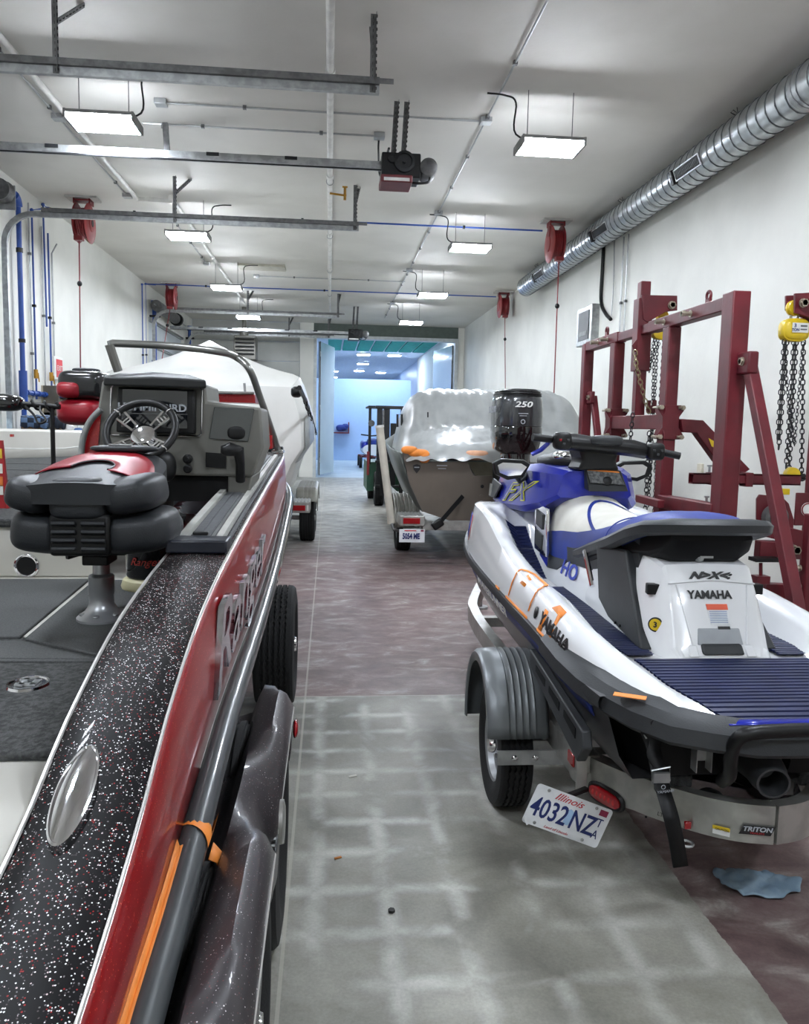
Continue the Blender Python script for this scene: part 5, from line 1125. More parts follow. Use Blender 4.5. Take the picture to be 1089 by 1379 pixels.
# orange masking tape left on the ski
def patch(name, pts, o=.004, closed=True):
    mb = MB(); P = [sidept(y, a, o) for y, a in pts]
    mb._add(P, [tuple(range(len(P)))]); return obj(name, mb, m_tape, ski, solid=.002)
def tline(pts, w_=.006): 
    P = []
    for (y0_, a0_), (y1_, a1_) in zip(pts, pts[1:]):
        for k in range(8): P.append(sidept(y0_+(y1_-y0_)*k/8, a0_+(a1_-a0_)*k/8, .004))
    obj('tape_line', MB().tube(P, w_, 4, flat=.5), m_tape, ski)
tline([(3.62, 1.1), (3.62, 3.6), (3.52, 4.6), (3.30, 4.5), (3.27, 3.4), (3.27, 1.1)])
patch('tape_patch', [(3.52, 2.5), (3.44, 2.5), (3.44, 3.6), (3.52, 3.8)])
patch('tape_patch', [(3.66, .1), (3.26, .1), (3.26, 1.0), (3.66, 1.0)])
patch('tape_patch', [(3.10, .1), (2.93, .1), (2.93, 1.0), (3.10, 1.0)])
patch('tape_patch', [(3.04, 2.9), (2.92, 2.9), (2.94, 3.8), (3.02, 3.8)])
patch('tape_patch', [(2.96, 1.0), (2.93, 1.0), (2.93, 3.0), (2.96, 3.0)])
patch('tape_patch', [(3.09, 1.0), (3.05, 1.0), (3.05, 2.5), (3.09, 2.5)])
patch('tape_patch', [(3.88, .0), (3.80, .0), (3.80, 1.0), (3.88, 1.0)])
tc_ = W(851, 943, Z=.815); obj('tape_patch', MB().box((tc_.x, tc_.y+.02, .822), (.10, .035, .002), Matrix.Rotation(rad(-28), 3, 'Z')), m_tape, ski)
# stern details
obj('transom_box', MB().loft([[V((CX_-w_, y, .72)), V((CX_-w_*.8, y, z)), V((CX_+w_*.8, y, z)), V((CX_+w_, y, .72))] for y, w_, z in ((2.42, .40, .54), (2.6, .47, .52), (3.2, .5, .52))]), m_blk2, ski)
for s in (-1, 1):
    sl = [V((CX_+s*.515, y, z)) for y, z in ((3.24, .735), (2.52, .655), (2.50, .60), (2.56, .53), (3.22, .66))]
    sb = obj('stabiliser', MB().prism(sl, (s*.035, 0, 0)), m_gp, ski, bev=.006, label='grey side stabiliser fin')
    for k in range(3): obj('stabiliser_recess', MB().prism([V((CX_+s*.551, y, z)) for y, z in ((3.12-k*.2, .70-k*.022), (2.98-k*.2, .685-k*.022), (2.98-k*.2, .655-k*.025), (3.12-k*.2, .675-k*.022))], (s*.002, 0, 0)), m_blk2, sb)
nz = W(1040, 1053, Y=2.22); na = V((-.18, -1, -.12)).normalized()
nzz = obj('jet_nozzle', MB().lathe(nz-na*.24, na, [(.10, -.05), (.095, .02), (.075, .09), (.062, .15), (.058, .2), (.05, .235), (.05, .25), (.043, .25), (.04, .15), (.001, .14)], 32), mat('nozzle_grey', (66, 68, 70), .35, .5), ski, label='grey jet nozzle')
obj('reverse_bucket', MB().lathe(nz-na*.2, na, [(.115, 0), (.12, .03), (.105, .06), (.09, .0)], 24), m_blk2, ski)
tb = [W(972, 1052, Y=2.32), W(982, 1044, Y=2.24), W(984, 1020, Y=2.2), W(990, 1000, Y=2.18), W(1008, 988, Y=2.16), W(1060, 984, Y=2.16)]
tb = tb+[V((2*CX_+.0-p.x, p.y, p.z)) for p in tb[::-1]]
obj('boarding_step_bar', MB().tube(spline(tb, 5), .021, 12), m_black, ski, label='black looped boarding step bar')
a = W(937, 1004, Y=2.3); b = W(957, 1004, Y=2.3)
obj('tie_bracket', MB().bb((a.x, 2.29, a.z-.085), (a.x+.003, 2.33, a.z)).bb((b.x, 2.29, a.z-.085), (b.x+.003, 2.33, a.z)).bb((a.x, 2.29, a.z-.003), (b.x+.003, 2.33, a.z)).bb((a.x+.01, 2.325, a.z-.06), (b.x, 2.33, a.z-.01)), m_galv, ski)
# tie-down strap
stp = thing('tie_down_strap', W(912, 1165, Y=2.2), 'black tie-down strap hanging over the trailer rear beam with a metal buckle', 'strap')
pth = [W(872, 985, Y=2.33), W(880, 1010, Y=2.31), W(886, 1040, Y=2.27), W(893, 1065, Y=2.21), W(902, 1095, Y=2.13), W(910, 1130, Y=2.12), W(916, 1167, Y=2.13)]
secs = []
for p in spline(pth, 4): secs.append([p+V((-.024, -.004, 0)), p+V((.024, .004, 0))])
obj('webbing', MB().loft(secs, False, False), m_blk2, stp, solid=.004)
obj('loose_tail', MB().loft([[p+V((-.02+.01*sin(i), -.012, 0)), p+V((.02+.01*sin(i), -.006, 0))] for i, p in enumerate(spline(pth[:4], 4))], False, False), m_blk2, stp, solid=.004)
bc = W(889, 1046, Y=2.24)
obj('buckle', MB().tube([bc+V((-.028, 0, .02)), bc+V((.028, 0, .03)), bc+V((.03, 0, -.012)), bc+V((-.026, 0, -.02))], .0035, 6, closed=True).box(bc+V((0, -.006, 0)), (.05, .012, .03)), m_galv, stp)
text('strap_lettering', 'YAMAHA', m_print, stp, W(896, 1066, Y=2.195), (1, 0, .12), (0, -.1, 1), .013, .0004)
obj('strap_emblem', MB().torus(W(893, 1060, Y=2.2), (0, 1, 0), .006, .001, 16, 4), m_print, stp)
obj('hook', MB().tube([W(870, 984, Y=2.33), W(868, 990, Y=2.32), W(870, 994, Y=2.32)], .004, 6), m_galv, stp)
# ---------------------------------------------------------------- its trailer
m_ta = mat('trailer_aluminium', (178, 178, 173), .36, .75, c2=(160, 160, 155), ns=12)
wt = thing('watercraft_trailer', (CX_, 3.6, 0), 'bare aluminium single-axle trailer with silver fenders under the white watercraft', 'trailer')
bz = .395
def hsec(p, d, w_=.045, h=.12):
    n = V((-d.y, d.x, 0)).normalized(); out = []
    P = [(-w_, -h/2), (w_, -h/2)]+[(w_+(.004 if k % 2 else 0), -h/2+h*(k+1)/8) for k in range(7)]+[(w_, h/2), (-w_, h/2)]
    return [V(p)+n*x+V((0, 0, z)) for x, z in P]
lf = [(CX_-.0, 6.75, .45), (CX_-.08, 6.45, .45), (CX_-.38, 5.45, .43), (CX_-.43, 5.1, .41), (CX_-.435, 4.6, bz), (CX_-.435, 3.4, bz), (CX_-.435, 2.95, bz), (CX_-.425, 2.80, bz+.005), (CX_-.32, 2.57, bz+.02), (CX_-.2, 2.40, bz+.034), (CX_-.1, 2.315, bz+.043), (CX_, 2.285, bz+.045)]
rb = []
for P in (lf, [(2*CX_-x, y, z) for x, y, z in lf]):
    Q = spline(P, 5); secs = []
    for i, p in enumerate(Q):
        d = (Q[min(i+1, len(Q)-1)]-Q[max(i-1, 0)]); d.z = 0; d.normalize()
        h = .105 if p.y > 2.9 else .125
        secs.append(hsec(p, d if P is lf else -d, .03 if p.y > 2.6 else .022, h))
    rb.append(obj('frame_beam', MB().loft(secs), m_ta, wt, label='ribbed aluminium frame beam', ang=25))
    if P is lf: Q0 = Q
for y in (5.1, 3.38, 2.9): obj('cross_member', MB().bb((CX_-.42, y-.035, bz-.03), (CX_+.42, y+.035, bz+.03)), m_ta, wt)
obj('axle', MB().bb((CX_-.56, 3.35, .235), (CX_+.56, 3.41, .285)), m_galv, wt)
for s in (-1, 1):
    obj('spring_hanger', MB().beam((CX_+s*.42, 3.1, bz-.06), (CX_+s*.42, 3.66, bz-.06), .04, .05).beam((CX_+s*.42, 3.38, bz-.05), (CX_+s*.42, 3.38, .22), .05, .04), m_galv, wt)
    obj('bunk', MB().beam((CX_+s*.23, 2.45, .50), (CX_+s*.23, 4.9, .56), .09, .05), mat('bunk_carpet', (70, 72, 74), .95, c2=(54, 55, 57), ns=60, bump=.5, bs=150), wt, bev=.012)
    for y in (2.6, 4.7): obj('bunk_post', MB().bb((CX_+s*.23-.02, y-.02, bz-.01), (CX_+s*.23+.02, y+.02, .53)), m_galv, wt)
    tyre('wheel', (CX_+s*.61, 3.38, .262), .262, .145, wt, s, rimR=.158, zig=.0035, rim_m=mat('painted_wheel', (150, 152, 154), .4, .5), nseg=84, grooves=4, spokes=0)
    cx0 = CX_+s*.61; R0 = .315; secs = []
    for i in range(25):
        a = rad(-8+178*i/24); y = 3.40+(R0+.0)*cos(a)*.93; z = .315+.365*sin(a)**.9 if sin(a) > 0 else .315+.2*sin(a)
        n = V((0, cos(a), sin(a)))
        row = [V((cx0+s*.125, y, z))-n*.05, V((cx0+s*.128, y, z))-n*.012, V((cx0+s*.115, y, z)), V((cx0+s*.07, y, z))+n*.004]
        for k in range(5): x = .045-k*.028; row += [V((cx0+s*x, y, z))+n*.006, V((cx0+s*(x-.006), y, z))+n*.001, V((cx0+s*(x-.02), y, z))+n*.001]
        row += [V((cx0-s*.11, y, z)), V((cx0-s*.125, y, z))-n*.01]
        secs.append(row)
    fe = obj('fender', MB().loft(secs, False, False), mat('silver_fender', (112, 116, 118), .38, .4, c2=(104, 108, 110), ns=4), wt, label='silver plastic fender', solid=.005)
    obj('fender_bracket', MB().bb((cx0-s*.19, 3.065, .30), (cx0+s*.10, 3.075, .36)).bb((cx0-s*.19, 3.065, .30), (cx0-s*.18, 3.5, .36)), m_galv, fe, bev=.002)
    for k in (-.03, .055): obj('fender_bolt', MB().lathe((cx0-s*k, 3.064, .33), (0, -1, 0), [(.013, 0), (.013, .004), (.008, .009), (.001, .01)], 12), m_chrome, fe)
# tail lamp on the rear beam
tl = W(815, 1072, Y=2.55)
def onbeam(px, py):   # outer face of the rear beam seen at that pixel
    best = None
    for i in range(len(Q0)-1):
        a, b = Q0[i], Q0[i+1]
        if a.y > 2.95: continue
        d = (b-a); d.z = 0; n = V((-d.y, d.x, 0)).normalized(); n = n if n.y < 0 or n.x < -.5 else -n
        if n.y > 0: n = -n
        o = a+n*.026; r = W(px, py, Z=0)-V((0, 0, CAM_H)); den = r.dot(n)
        if abs(den) < 1e-6: continue
        t = (o-V((0, 0, CAM_H))).dot(n)/den; h = V((0, 0, CAM_H))+r*t; u = (h-o).dot(d)/d.length_squared
        e = abs(u-.5)
        if best is None or e < best[0]: best = (e, h, n, d.normalized())
    return best[1:]
h, n, d = onbeam(817, 1072); d = d if d.x > 0 else -d; upz = V((0, 0, 1))
def oval(L_, H_, o, m_=28): return [h+n*o+d*(L_/2*math.copysign(abs(cos(t))**.7, cos(t)))+upz*(H_/2*math.copysign(abs(sin(t))**.75, sin(t))) for t in [2*pi*i/m_ for i in range(m_)]]
obj('lamp_grommet', MB().loft([oval(.178, .078, 0), oval(.178, .078, .008), oval(.165, .066, .014), oval(.15, .054, .012)]), m_black, wt)
lens = obj('tail_lamp', MB().loft([oval(.15, .054, .008), oval(.148, .052, .017), oval(.12, .036, .02), oval(.02, .008, .021)]), m_redlens, wt, label='red oval tail lamp')
for i in range(6): obj('lamp_cell', MB().ell(h+n*.019+d*(-.05+i*.02), (.007, .004, .011), 1, 1), mat('lens_cell', (196, 40, 44), .2), lens)
c = W(783, 1034, Y=2.80)
obj('corner_step', MB().box((c.x+.005, c.y, .437), (.085, .11, .07)), m_ta, wt, bev=.004)
obj('side_marker', MB().box((c.x-.042, c.y-.0, .44), (.008, .07, .045)), m_redlens, wt, bev=.003)
obj('marker_plate', MB().bb((c.x-.04, c.y-.065, .33), (c.x+.0, c.y-.055, .47)), m_ta, wt, bev=.002)
h2, n2, d2 = onbeam(1019, 1121); d2 = d2 if d2.x > 0 else -d2
def decal(px, py, w_, hh, m_, name, sk=0., o=.0015, z=None):
    h_, n_, d_ = onbeam(px, py); d_ = d_ if d_.x > 0 else -d_
    P = [h_+n_*o+d_*(x*w_/2+sk*y)+upz*(y*hh/2) for x, y in ((-1, -1), (1, -1), (1, 1), (-1, 1))]
    return obj(name, MB().prism(P, n_*.001), m_, wt), h_+n_*(o+.0015), d_
_, hh_, dd_ = decal(1019, 1118, .095, .030, m_ink, 'maker_plate', .007)
text('maker_lettering', 'TRITON', m_print, wt, hh_+upz*.003, dd_, upz, .021, .0004, shear=.2, sx=1.15, bold=.0006)
text('maker_sublettering', 'TRAILERS', mat('maker_red', (170, 30, 40), .5), wt, hh_-upz*.0095, dd_, upz, .008, .0004, sx=1.3)
_, hh_, dd_ = decal(971, 1119, .052, .026, m_white, 'caution_label')
decal(971, 1115, .052, .012, m_yel, 'caution_band', 0, .003)
text('caution_lettering', 'CAUTION', m_ink, wt, hh_+upz*.0065+V((0, -.003, 0)), dd_, upz, .009, .0004)
hq, nq, dq = onbeam(897, 1100); dq = dq if dq.x > 0 else -dq
text('model_number', 'LT WCI', m_ink, wt, hq+nq*.002, dq, upz, .02, .0004, shear=.2)
hq, nq, dq = onbeam(870, 1100); obj('beam_hole', MB().cyl(hq, hq+nq*.003, .004, n=8), m_black, wt)
hq, nq, dq = onbeam(927, 1110); obj('rear_marker', MB().box(hq+nq*.008, (.022, .012, .025)), m_redlens, wt, bev=.003)
hq, nq, dq = onbeam(928, 1133); obj('tie_loop', MB().torus(hq+nq*.02-upz*.0, (0, 0, 1), .02, .005, 18, 6), m_galv, wt)
h5 = W(950, 1083, Y=2.47); obj('bunk_end', MB().ell(h5, (.06, .045, .038), .5, .6, Matrix.Rotation(rad(-18), 3, 'Y') @ Matrix.Rotation(rad(20), 3, 'Z')), MATS['bunk_carpet'], wt)
obj('splash_edge', MB().tube([W(965, 1076, Y=2.42), W(990, 1090, Y=2.38), W(1055, 1090, Y=2.38), W(1089, 1078, Y=2.42)], .008, 6), m_ta, wt)
obj('winch_post', MB().beam((CX_, 6.25, .45), (CX_, 6.1, 1.0), .06, .06, (0, 1, 0)).beam((CX_, 6.7, .45), (CX_, 7.3, .42), .08, .08), m_ta, wt)
obj('jack_wheel', MB().cyl((CX_, 7.2, 0.0), (CX_, 7.2, .6), .03, n=10).cyl((CX_, 7.2, 0), (CX_, 7.2, .02), .08, n=14), m_galv, wt)
# number plate, hanging askew
pl = thing('number_plate', W(768, 1105, Y=2.6), 'tilted white Illinois number plate hanging left of the oval tail lamp', 'number plate')
o_ = W(725, 1054, Y=2.60); e_ = W(826, 1092, Y=2.62); g_ = W(712, 1105, Y=2.60)
ux = (e_-o_).normalized(); uy = (o_-g_); uy = (uy-ux*uy.dot(ux)).normalized(); nzv = ux.cross(uy)
PW, PH = (e_-o_).length, .148
O = (o_+e_)/2-uy*PH/2
def PP(x, y, o=0): return O+ux*x+uy*y+nzv*o
cr = .012; ol = []
for sx_, sy_, a0 in ((1, 1, 0), (-1, 1, 90), (-1, -1, 180), (1, -1, 270)):
    for k in range(5): a = rad(a0+k*22.5); ol.append((sx_*(PW/2-cr)+cr*cos(a), sy_*(PH/2-cr)+cr*sin(a)))
obj('plate_sheet', MB().prism([PP(x, y) for x, y in ol], nzv*.0015), mat('plate_white', (226, 228, 230), .35), pl, smooth=False)
obj('bent_corner', MB().prism([PP(-PW/2+.0, -PH/2+.025, .002), PP(-PW/2-.004, -PH/2+.02, .01), PP(-PW/2+.02, -PH/2-.003, .01), PP(-PW/2+.03, -PH/2, .002)], nzv*.001), MATS['plate_white'], pl)
m_navi = mat('plate_navy', (22, 38, 100), .45)
text('plate_number', '4032', m_navi, pl, PP(-.072, -.008, .002), ux, uy, .098, .0008, sx=.74, bold=.0012)
text('plate_number', 'NZ', m_navi, pl, PP(.062, -.008, .002), ux, uy, .098, .0008, sx=.72, bold=.0012)
text('plate_suffix', 'T', m_navi, pl, PP(.122, .014, .002), ux, uy, .045, .0008, sx=.8)
text('plate_suffix', 'A', m_navi, pl, PP(.122, -.030, .002), ux, uy, .045, .0008, sx=.8)
text('state_name', 'Illinois', mat('plate_red', (190, 36, 48), .45), pl, PP(-.02, .053, .002), ux, uy, .036, .0006, shear=.45, sx=1.2)
text('state_motto', 'Land of Lincoln', MATS['plate_red'], pl, PP(-.02, -.062, .002), ux, uy, .014, .0004, shear=.3, sx=1.1)
obj('portrait_tint', MB().loft([[PP(.002+x*k, -.002+y*k, .0022) for x, y in ((-.012, -.03), (.012, -.03), (.016, -.01), (.02, .005), (.014, .022), (.0, .03), (-.014, .02), (-.01, 0))] for k in (1, .02)], True, False), mat('plate_pale_blue', (160, 190, 222), .5), pl)
obj('expiry_sticker', MB().prism([PP(x, y, .0022) for x, y in ((.105, .042), (.137, .042), (.137, .064), (.105, .064))], nzv*.0006), mat('sticker_maroon', (136, 30, 66), .5), pl)
for x, y in ((-.105, .062), (.088, .062), (-.105, -.062), (.088, -.062)): obj('plate_bolt', MB().lathe(PP(x, y, .001), nzv, [(.006, 0), (.006, .002), (.001, .004)], 12), m_galv, pl)
obj('plate_bracket', MB().beam(PP(-.04, .05, -.01), W(790, 1062, Y=2.68), .02, .012), m_black, pl)
# blue grey rag on the floor
rc = W(1020, 1192, Z=0); random.seed(5); rows = []
for i in range(22):
    row = []
    for j in range(16):
        u_, v_ = i/21-.5, j/15-.5; e = 1+.10*sin(3*math.atan2(v_, u_)+1)+.05*sin(8*math.atan2(v_, u_))
        rr_ = max(abs(u_), abs(v_))/max(1e-6, math.hypot(u_, v_))*1.1; x = rc.x+u_*.27*e*rr_; y = rc.y+v_*.17*e*rr_-u_*.03
        row.append(V((x, y, .006+.022*abs(noise.noise(V((x*14, y*22, 1))))+.01*abs(noise.noise(V((x*45, y*50, 3)))))))
    rows.append(row)
props(obj('cleaning_rag', MB().loft(rows, False, False), mat('rag_blue_grey', (140, 162, 178), .9, c2=(120, 144, 164), ns=14), solid=.003, ang=80), 'crumpled blue grey rag on the maroon floor behind the watercraft trailer', 'rag')
# ================================================================ maroon lifting frames with chain hoists
m_bolt = mat('zinc_bolt', (176, 166, 148), .35, .7)
m_chain = mat('dark_chain', (62, 62, 64), .4, .8)
m_chainb = mat('brass_chain', (150, 138, 104), .4, .8)
def chain(name, parent, pts, m=None, L=.042, wd=.013, r=.0042):
    P = [V(p) for p in pts]; tot = sum((b-a).length for a, b in zip(P, P[1:])); n = int(tot/(L*.72)); mb = MB()
    def at(s):
        for a, b in zip(P, P[1:]):
            l = (b-a).length
            if s <= l: return a+(b-a)*(s/l), (b-a).normalized()
            s -= l
        return P[-1], (P[-1]-P[-2]).normalized()
    for i in range(n):
        c, d = at((i+.5)*tot/n); u = d.orthogonal().normalized() if i % 2 else d.cross(d.orthogonal()).normalized()
        h = L/2-wd
        path = [c+d*h+u*wd, c+d*(h+wd*.9)+u*wd*.3, c+d*(h+wd*.9)-u*wd*.3, c+d*h-u*wd, c-d*h-u*wd, c-d*(h+wd*.9)-u*wd*.3, c-d*(h+wd*.9)+u*wd*.3, c-d*h+u*wd]
        mb.tube(path, r, 4, closed=True)
    return obj(name, mb, m or m_chain, parent, kind='stuff')
XF = 2.6
def post(name, t, x, y, z0, z1, wx=.10, wy=.10, lab=None): return obj(name, MB().bb((x-wx/2, y-wy/2, z0), (x+wx/2, y+wy/2, z1)), m_redp, t, bev=.008, label=lab)
def bolt(t, p, ax, L=.05, r=.016): return obj('bolt', MB().cyl(V(p), V(p)+V(ax)*L, r, n=6).cyl(V(p), V(p)+V(ax)*.006, r*1.5, n=12).cyl(V(p)+V(ax)*L*.6, V(p)+V(ax)*L, r*1.35, n=6), m_bolt, t)
lf1 = thing('lifting_frame', (XF, 6.5, 0), 'tall maroon steel lifting frame standing behind the watercraft against the white wall', 'lifting frame')
zt = 2.5; YN, YA, YBp, YFp = 5.06, 6.03, 7.2, 8.05
post('post', lf1, XF, YN, .0, zt+.06, .12, .15); post('post', lf1, XF, YFp, .0, zt+.03, .1, .1)
post('inner_post', lf1, XF, YA, .35, zt-.045, .10, .12); post('inner_post', lf1, XF, YBp, .35, zt-.045, .10, .12)
obj('top_beam', MB().bb((XF-.045, YN+.075, zt-.045), (XF+.045, 6.4, zt+.045)), m_redp, lf1, bev=.006)
obj('top_beam', MB().bb((XF-.038, 6.4, zt-.04), (XF+.038, 7.1, zt+.035)), m_redp, lf1, bev=.006)
obj('top_beam', MB().bb((XF-.045, 7.1, zt-.045), (XF+.045, YFp-.05, zt+.045)), m_redp, lf1, bev=.006)
for y in (5.62, 6.08, 7.35, 7.62): bolt(lf1, (XF-.046, y, zt), (-1, 0, 0), .07)
for y in (5.45, 7.5): obj('lifting_eye', MB().torus((XF, y, zt+.10), (1, 0, 0), .03, .011, 20, 8).bb((XF-.01, y-.03, zt+.04), (XF+.01, y+.03, zt+.08)), m_redp, lf1)
# crossbar with clamp plates
zx = W(858, 569, X=XF-.03).z
obj('cross_bar', MB().bb((XF-.05, YA+.06, zx-.055), (XF+.05, YBp-.06, zx+.06)), m_redp, lf1, bev=.006, label='dusty maroon cross bar')
for y in (YA, YBp):
    P = [(-.10, -.13), (-.10, -.09), (-.065, -.04), (-.065, .04), (-.10, .09), (-.10, .13), (.10, .13), (.10, .09), (.065, .04), (.065, -.04), (.10, -.09), (.10, -.13)]
    for dy in (-.075, .065): pass
    cp_ = obj('clamp_plate', MB().prism([V((XF+x, y-.072, zx+z)) for x, z in P], (0, .012, 0)).prism([V((XF-.062, y+yy_*.9, zx+z)) for yy_, z in P], (.012, 0, 0)), m_redp, lf1, bev=.003)
    for x in (-.085, .085):
        for z in (-.112, .112):
            obj('clamp_bolt', MB().cyl((XF+x, y-.10, zx+z), (XF+x, y+.07, zx+z), .010, n=8).cyl((XF+x, y-.095, zx+z), (XF+x, y-.073, zx+z), .019, n=6).cyl((XF+x-.035, y-.082, zx+z), (XF+x-.001, y-.082, zx+z), .013, n=6), m_bolt, cp_)
# mast
YM = 6.62; XM = XF-.005
zs1 = W(862, 500, X=XM).z; ztop = W(871, 378, X=XM).z
post('mast', lf1, XM, YM, zx+.05, ztop, .085, .09); obj('mast_sleeve', MB().bb((XM-.062, YM-.06, zs1), (XM+.06, YM+.06, ztop-.14)), m_redp, lf1, bev=.005)
ph = W(888, 412, Y=YM-.05)
obj('hook_plate', MB().prism([W(x, y, Y=YM-.07) for x, y in ((864, 397), (912, 398), (912, 418), (896, 420), (872, 434), (866, 430))], (0, .02, 0)).prism([W(x, y, Y=YM+.05) for x, y in ((864, 397), (912, 398), (912, 418), (896, 420), (872, 434), (866, 430))], (0, .02, 0)), m_redp, lf1, bev=.004)
bolt(lf1, W(904, 411, Y=YM-.08), (0, -1, 0), .03, .022)
obj('chain_lug', MB().prism([W(x, y, Y=YM-.05) for x, y in ((866, 455), (857, 457), (851, 465), (855, 474), (866, 474))], (0, .02, 0)), m_redp, lf1, bev=.003)
obj('fork_notch', MB().prism([W(x, y, Y=YM-.1) for x, y in ((872, 539), (876, 539), (876, 546), (879, 546), (879, 539), (884, 539), (884, 556), (872, 556))], (0, .02, 0)), m_redp, lf1)
chain('safety_chain', lf1, [W(x, y, Y=YM-.12) for x, y in ((855, 472), (856, 490), (862, 515), (870, 545), (874, 556))], m_chainb, L=.055, wd=.016, r=.005)
chain('hanging_chain', lf1, [W(x, y, X=XF-.09) for x, y in ((852, 556), (850, 575), (848, 600))], m_chain, L=.05, wd=.015, r=.005)
chain('hanging_chain', lf1, [W(x, y, X=XF-.09) for x, y in ((874, 581), (872, 620), (869, 680), (867, 700))], m_chain, L=.05, wd=.015, r=.005)
# arm to the right, low tube with open end
aY = YA-.1
pts = [W(x, y, Y=aY) for x, y in ((917, 564), (947, 566), (1010, 632), (998, 640), (966, 622), (938, 583), (919, 582))]
obj('diagonal_arm', MB().prism(pts, (0, .1, 0)), m_redp, lf1, bev=.006)
obj('warning_sticker', MB().prism([W(x, y, Y=aY-.004) for x, y in ((954, 590), (966, 597), (971, 608), (958, 601))], (0, .003, 0)), m_yel, lf1)
a, b = W(930, 644, Y=5.75), W(1074, 645, Y=5.75)
mb = MB()
for dz, dy in ((.035, 0), (-.035, 0)): mb.bb((a.x, 5.71, a.z+dz-.005), (b.x, 5.79, a.z+dz+.005))
for dy in (-.04, .035): mb.bb((a.x, 5.75+dy, a.z-.04), (b.x, 5.755+dy, a.z+.04))
obj('low_tube', mb, m_redp, lf1, smooth=False, label='open-ended square tube')
obj('tube_sleeve', MB().bb((W(1000, 640, Y=5.75).x, 5.70, a.z-.055), (W(1010, 640, Y=5.75).x, 5.80, a.z+.05)).bb((W(953, 640, Y=5.75).x, 5.705, a.z-.045), (W(985, 640, Y=5.75).x, 5.795, a.z+.045)), m_redp, lf1, bev=.004)
c = W(955, 632, Y=5.75); obj('thumb_screw', MB().cyl(c+V((0, 0, -.02)), c+V((0, 0, .03)), .009, n=8).cyl(c+V((0, 0, .02)), c+V((0, 0, .032)), .018, n=6), m_galv, lf1)
c = W(951, 674, Y=5.4); obj('thumb_screw', MB().cyl(c+V((0, 0, -.02)), c+V((0, 0, .03)), .009, n=8).cyl(c+V((0, 0, .02)), c+V((0, 0, .032)), .018, n=6), m_galv, lf1)
# brace towards the camera
obj('brace_lug', MB().bb((XF-.01, YN-.22, 2.03), (XF+.06, YN-.07, 2.17)), m_redp, lf1, bev=.012); bolt(lf1, (XF-.012, YN-.15, 2.11), (-1, 0, 0), .02, .018)
q0, q1 = V((XF+.04, YN-.13, 2.12)), V((XF+.04, 3.95, .12)); obj('brace', MB().beam(q0, q1, .07, .07), m_redp, lf1, bev=.006)
obj('brace_lug', MB().bb((XF-.01, YFp-.2, 1.93), (XF+.03, YFp-.05, 2.05)), m_redp, lf1, bev=.01); bolt(lf1, (XF-.012, YFp-.13, 1.99), (-1, 0, 0), .02, .018)
obj('brace', MB().beam((XF+.04, YFp-.12, 2.0), (XF+.04, YFp-1.0, .12), .06, .06), m_redp, lf1, bev=.006)
obj('base_rail', MB().bb((XF-.06, 3.85, .04), (XF+.06, 8.6, .14)), m_redp, lf1, bev=.006)
obj('base_rail', MB().beam((XF+.25, 3.6, .09), (XF+.25, 8.4, .09), .08, .1), m_redp, lf1, bev=.006)
for y in (4.1, 6.2, 8.3): obj('foot', MB().bb((XF-.35, y-.06, .0), (XF+.6, y+.06, .045)), m_redp, lf1, bev=.004)
p0, p1 = W(893, 675, X=XF-.02), W(966, 689, X=XF-.02); obj('side_rail', MB().beam(p0, p1, .10, .10), m_redp, lf1, bev=.006, label='dusty side rail')
p0, p1 = W(859, 671, X=XF-.15), W(890, 679, X=XF-.15); obj('side_rail', MB().beam(p0, p1, .05, .06), m_redp, lf1, bev=.006)
def hoist(c, t, drop, nch=5, big=1., lab=True):
    c = V(c)
    obj('hook_wheel', MB().lathe(c+V((0, -.03, .165*big)), (0, 1, 0), [(.02, 0), (.058*big, 0), (.06*big, .02), (.05*big, .03), (.06*big, .04), (.058*big, .06), (.02, .06)], 24), m_yel, t)
    obj('hook', MB().tube(arc(c+V((0, 0, .1*big)), .03, -200, 100, (1, 0, 0), (0, 0, 1), 10), .01, 8), m_bolt, t)
    bd_ = obj('hoist_body', MB().ell(c, (.105*big, .07*big, .085*big), .65, .6), m_yel, t)
    obj('body_rim', MB().loft([[c+V((.108*big*math.copysign(abs(cos(a))**.7, cos(a))*k, y, .088*big*math.copysign(abs(sin(a))**.7, sin(a))*k)) for a in [2*pi*i/28 for i in range(28)]] for y, k in ((-.05, .8), (-.045, .95), (-.015, 1.0), (.0, .97))]), m_yel, bd_)
    if lab:
        obj('rating_label', MB().box(c+V((.01, -.073*big, .012)), (.125*big, .003, .07*big)), m_white, bd_)
        text('rating_number', '3', m_navi, bd_, c+V((-.032, -.077*big, .025)), (1, 0, 0), (0, 0, 1), .038, .0005, bold=.001)
        text('rating_unit', 'TON', m_navi, bd_, c+V((-.028, -.077*big, -.005)), (1, 0, 0), (0, 0, 1), .026, .0005, bold=.001)
        obj('label_bar', MB().box(c+V((.035, -.076*big, .025)), (.05, .002, .012)).box(c+V((.035, -.076*big, .0)), (.05, .002, .008)), m_dgalv, bd_)
    for i in range(nch):
        x = (-.075+.15*i/(nch-1))*big; e = drop[i % len(drop)]
        chain('load_chain', t, [c+V((x, (i % 2)*.03-.015, -.07*big)), c+V((x*.6+e[0], (i % 2)*.03-.015, -e[1]))], m_chain, L=.05*big, wd=.014*big, r=.0045*big)
hc = W(1068, 445, Y=5.8)
h1 = thing('chain_hoist', hc, 'yellow 3 ton chain hoist with hanging chains at the right edge', 'chain hoist')
zl = hc.z-W(1068, 640, Y=5.8).z
hoist(hc, h1, [(-.03, zl*.75), (-.02, zl*.82), (.01, zl*.95), (.03, zl*1.0), (.09, zl*.98)])
chain('hand_chain', h1, [hc+V((-.05, .03, -.08)), hc+V((.02, .03, -.55)), hc+V((.09, .03, -.85)), hc+V((.10, .03, -.08))], m_chain, L=.036, wd=.010, r=.003)
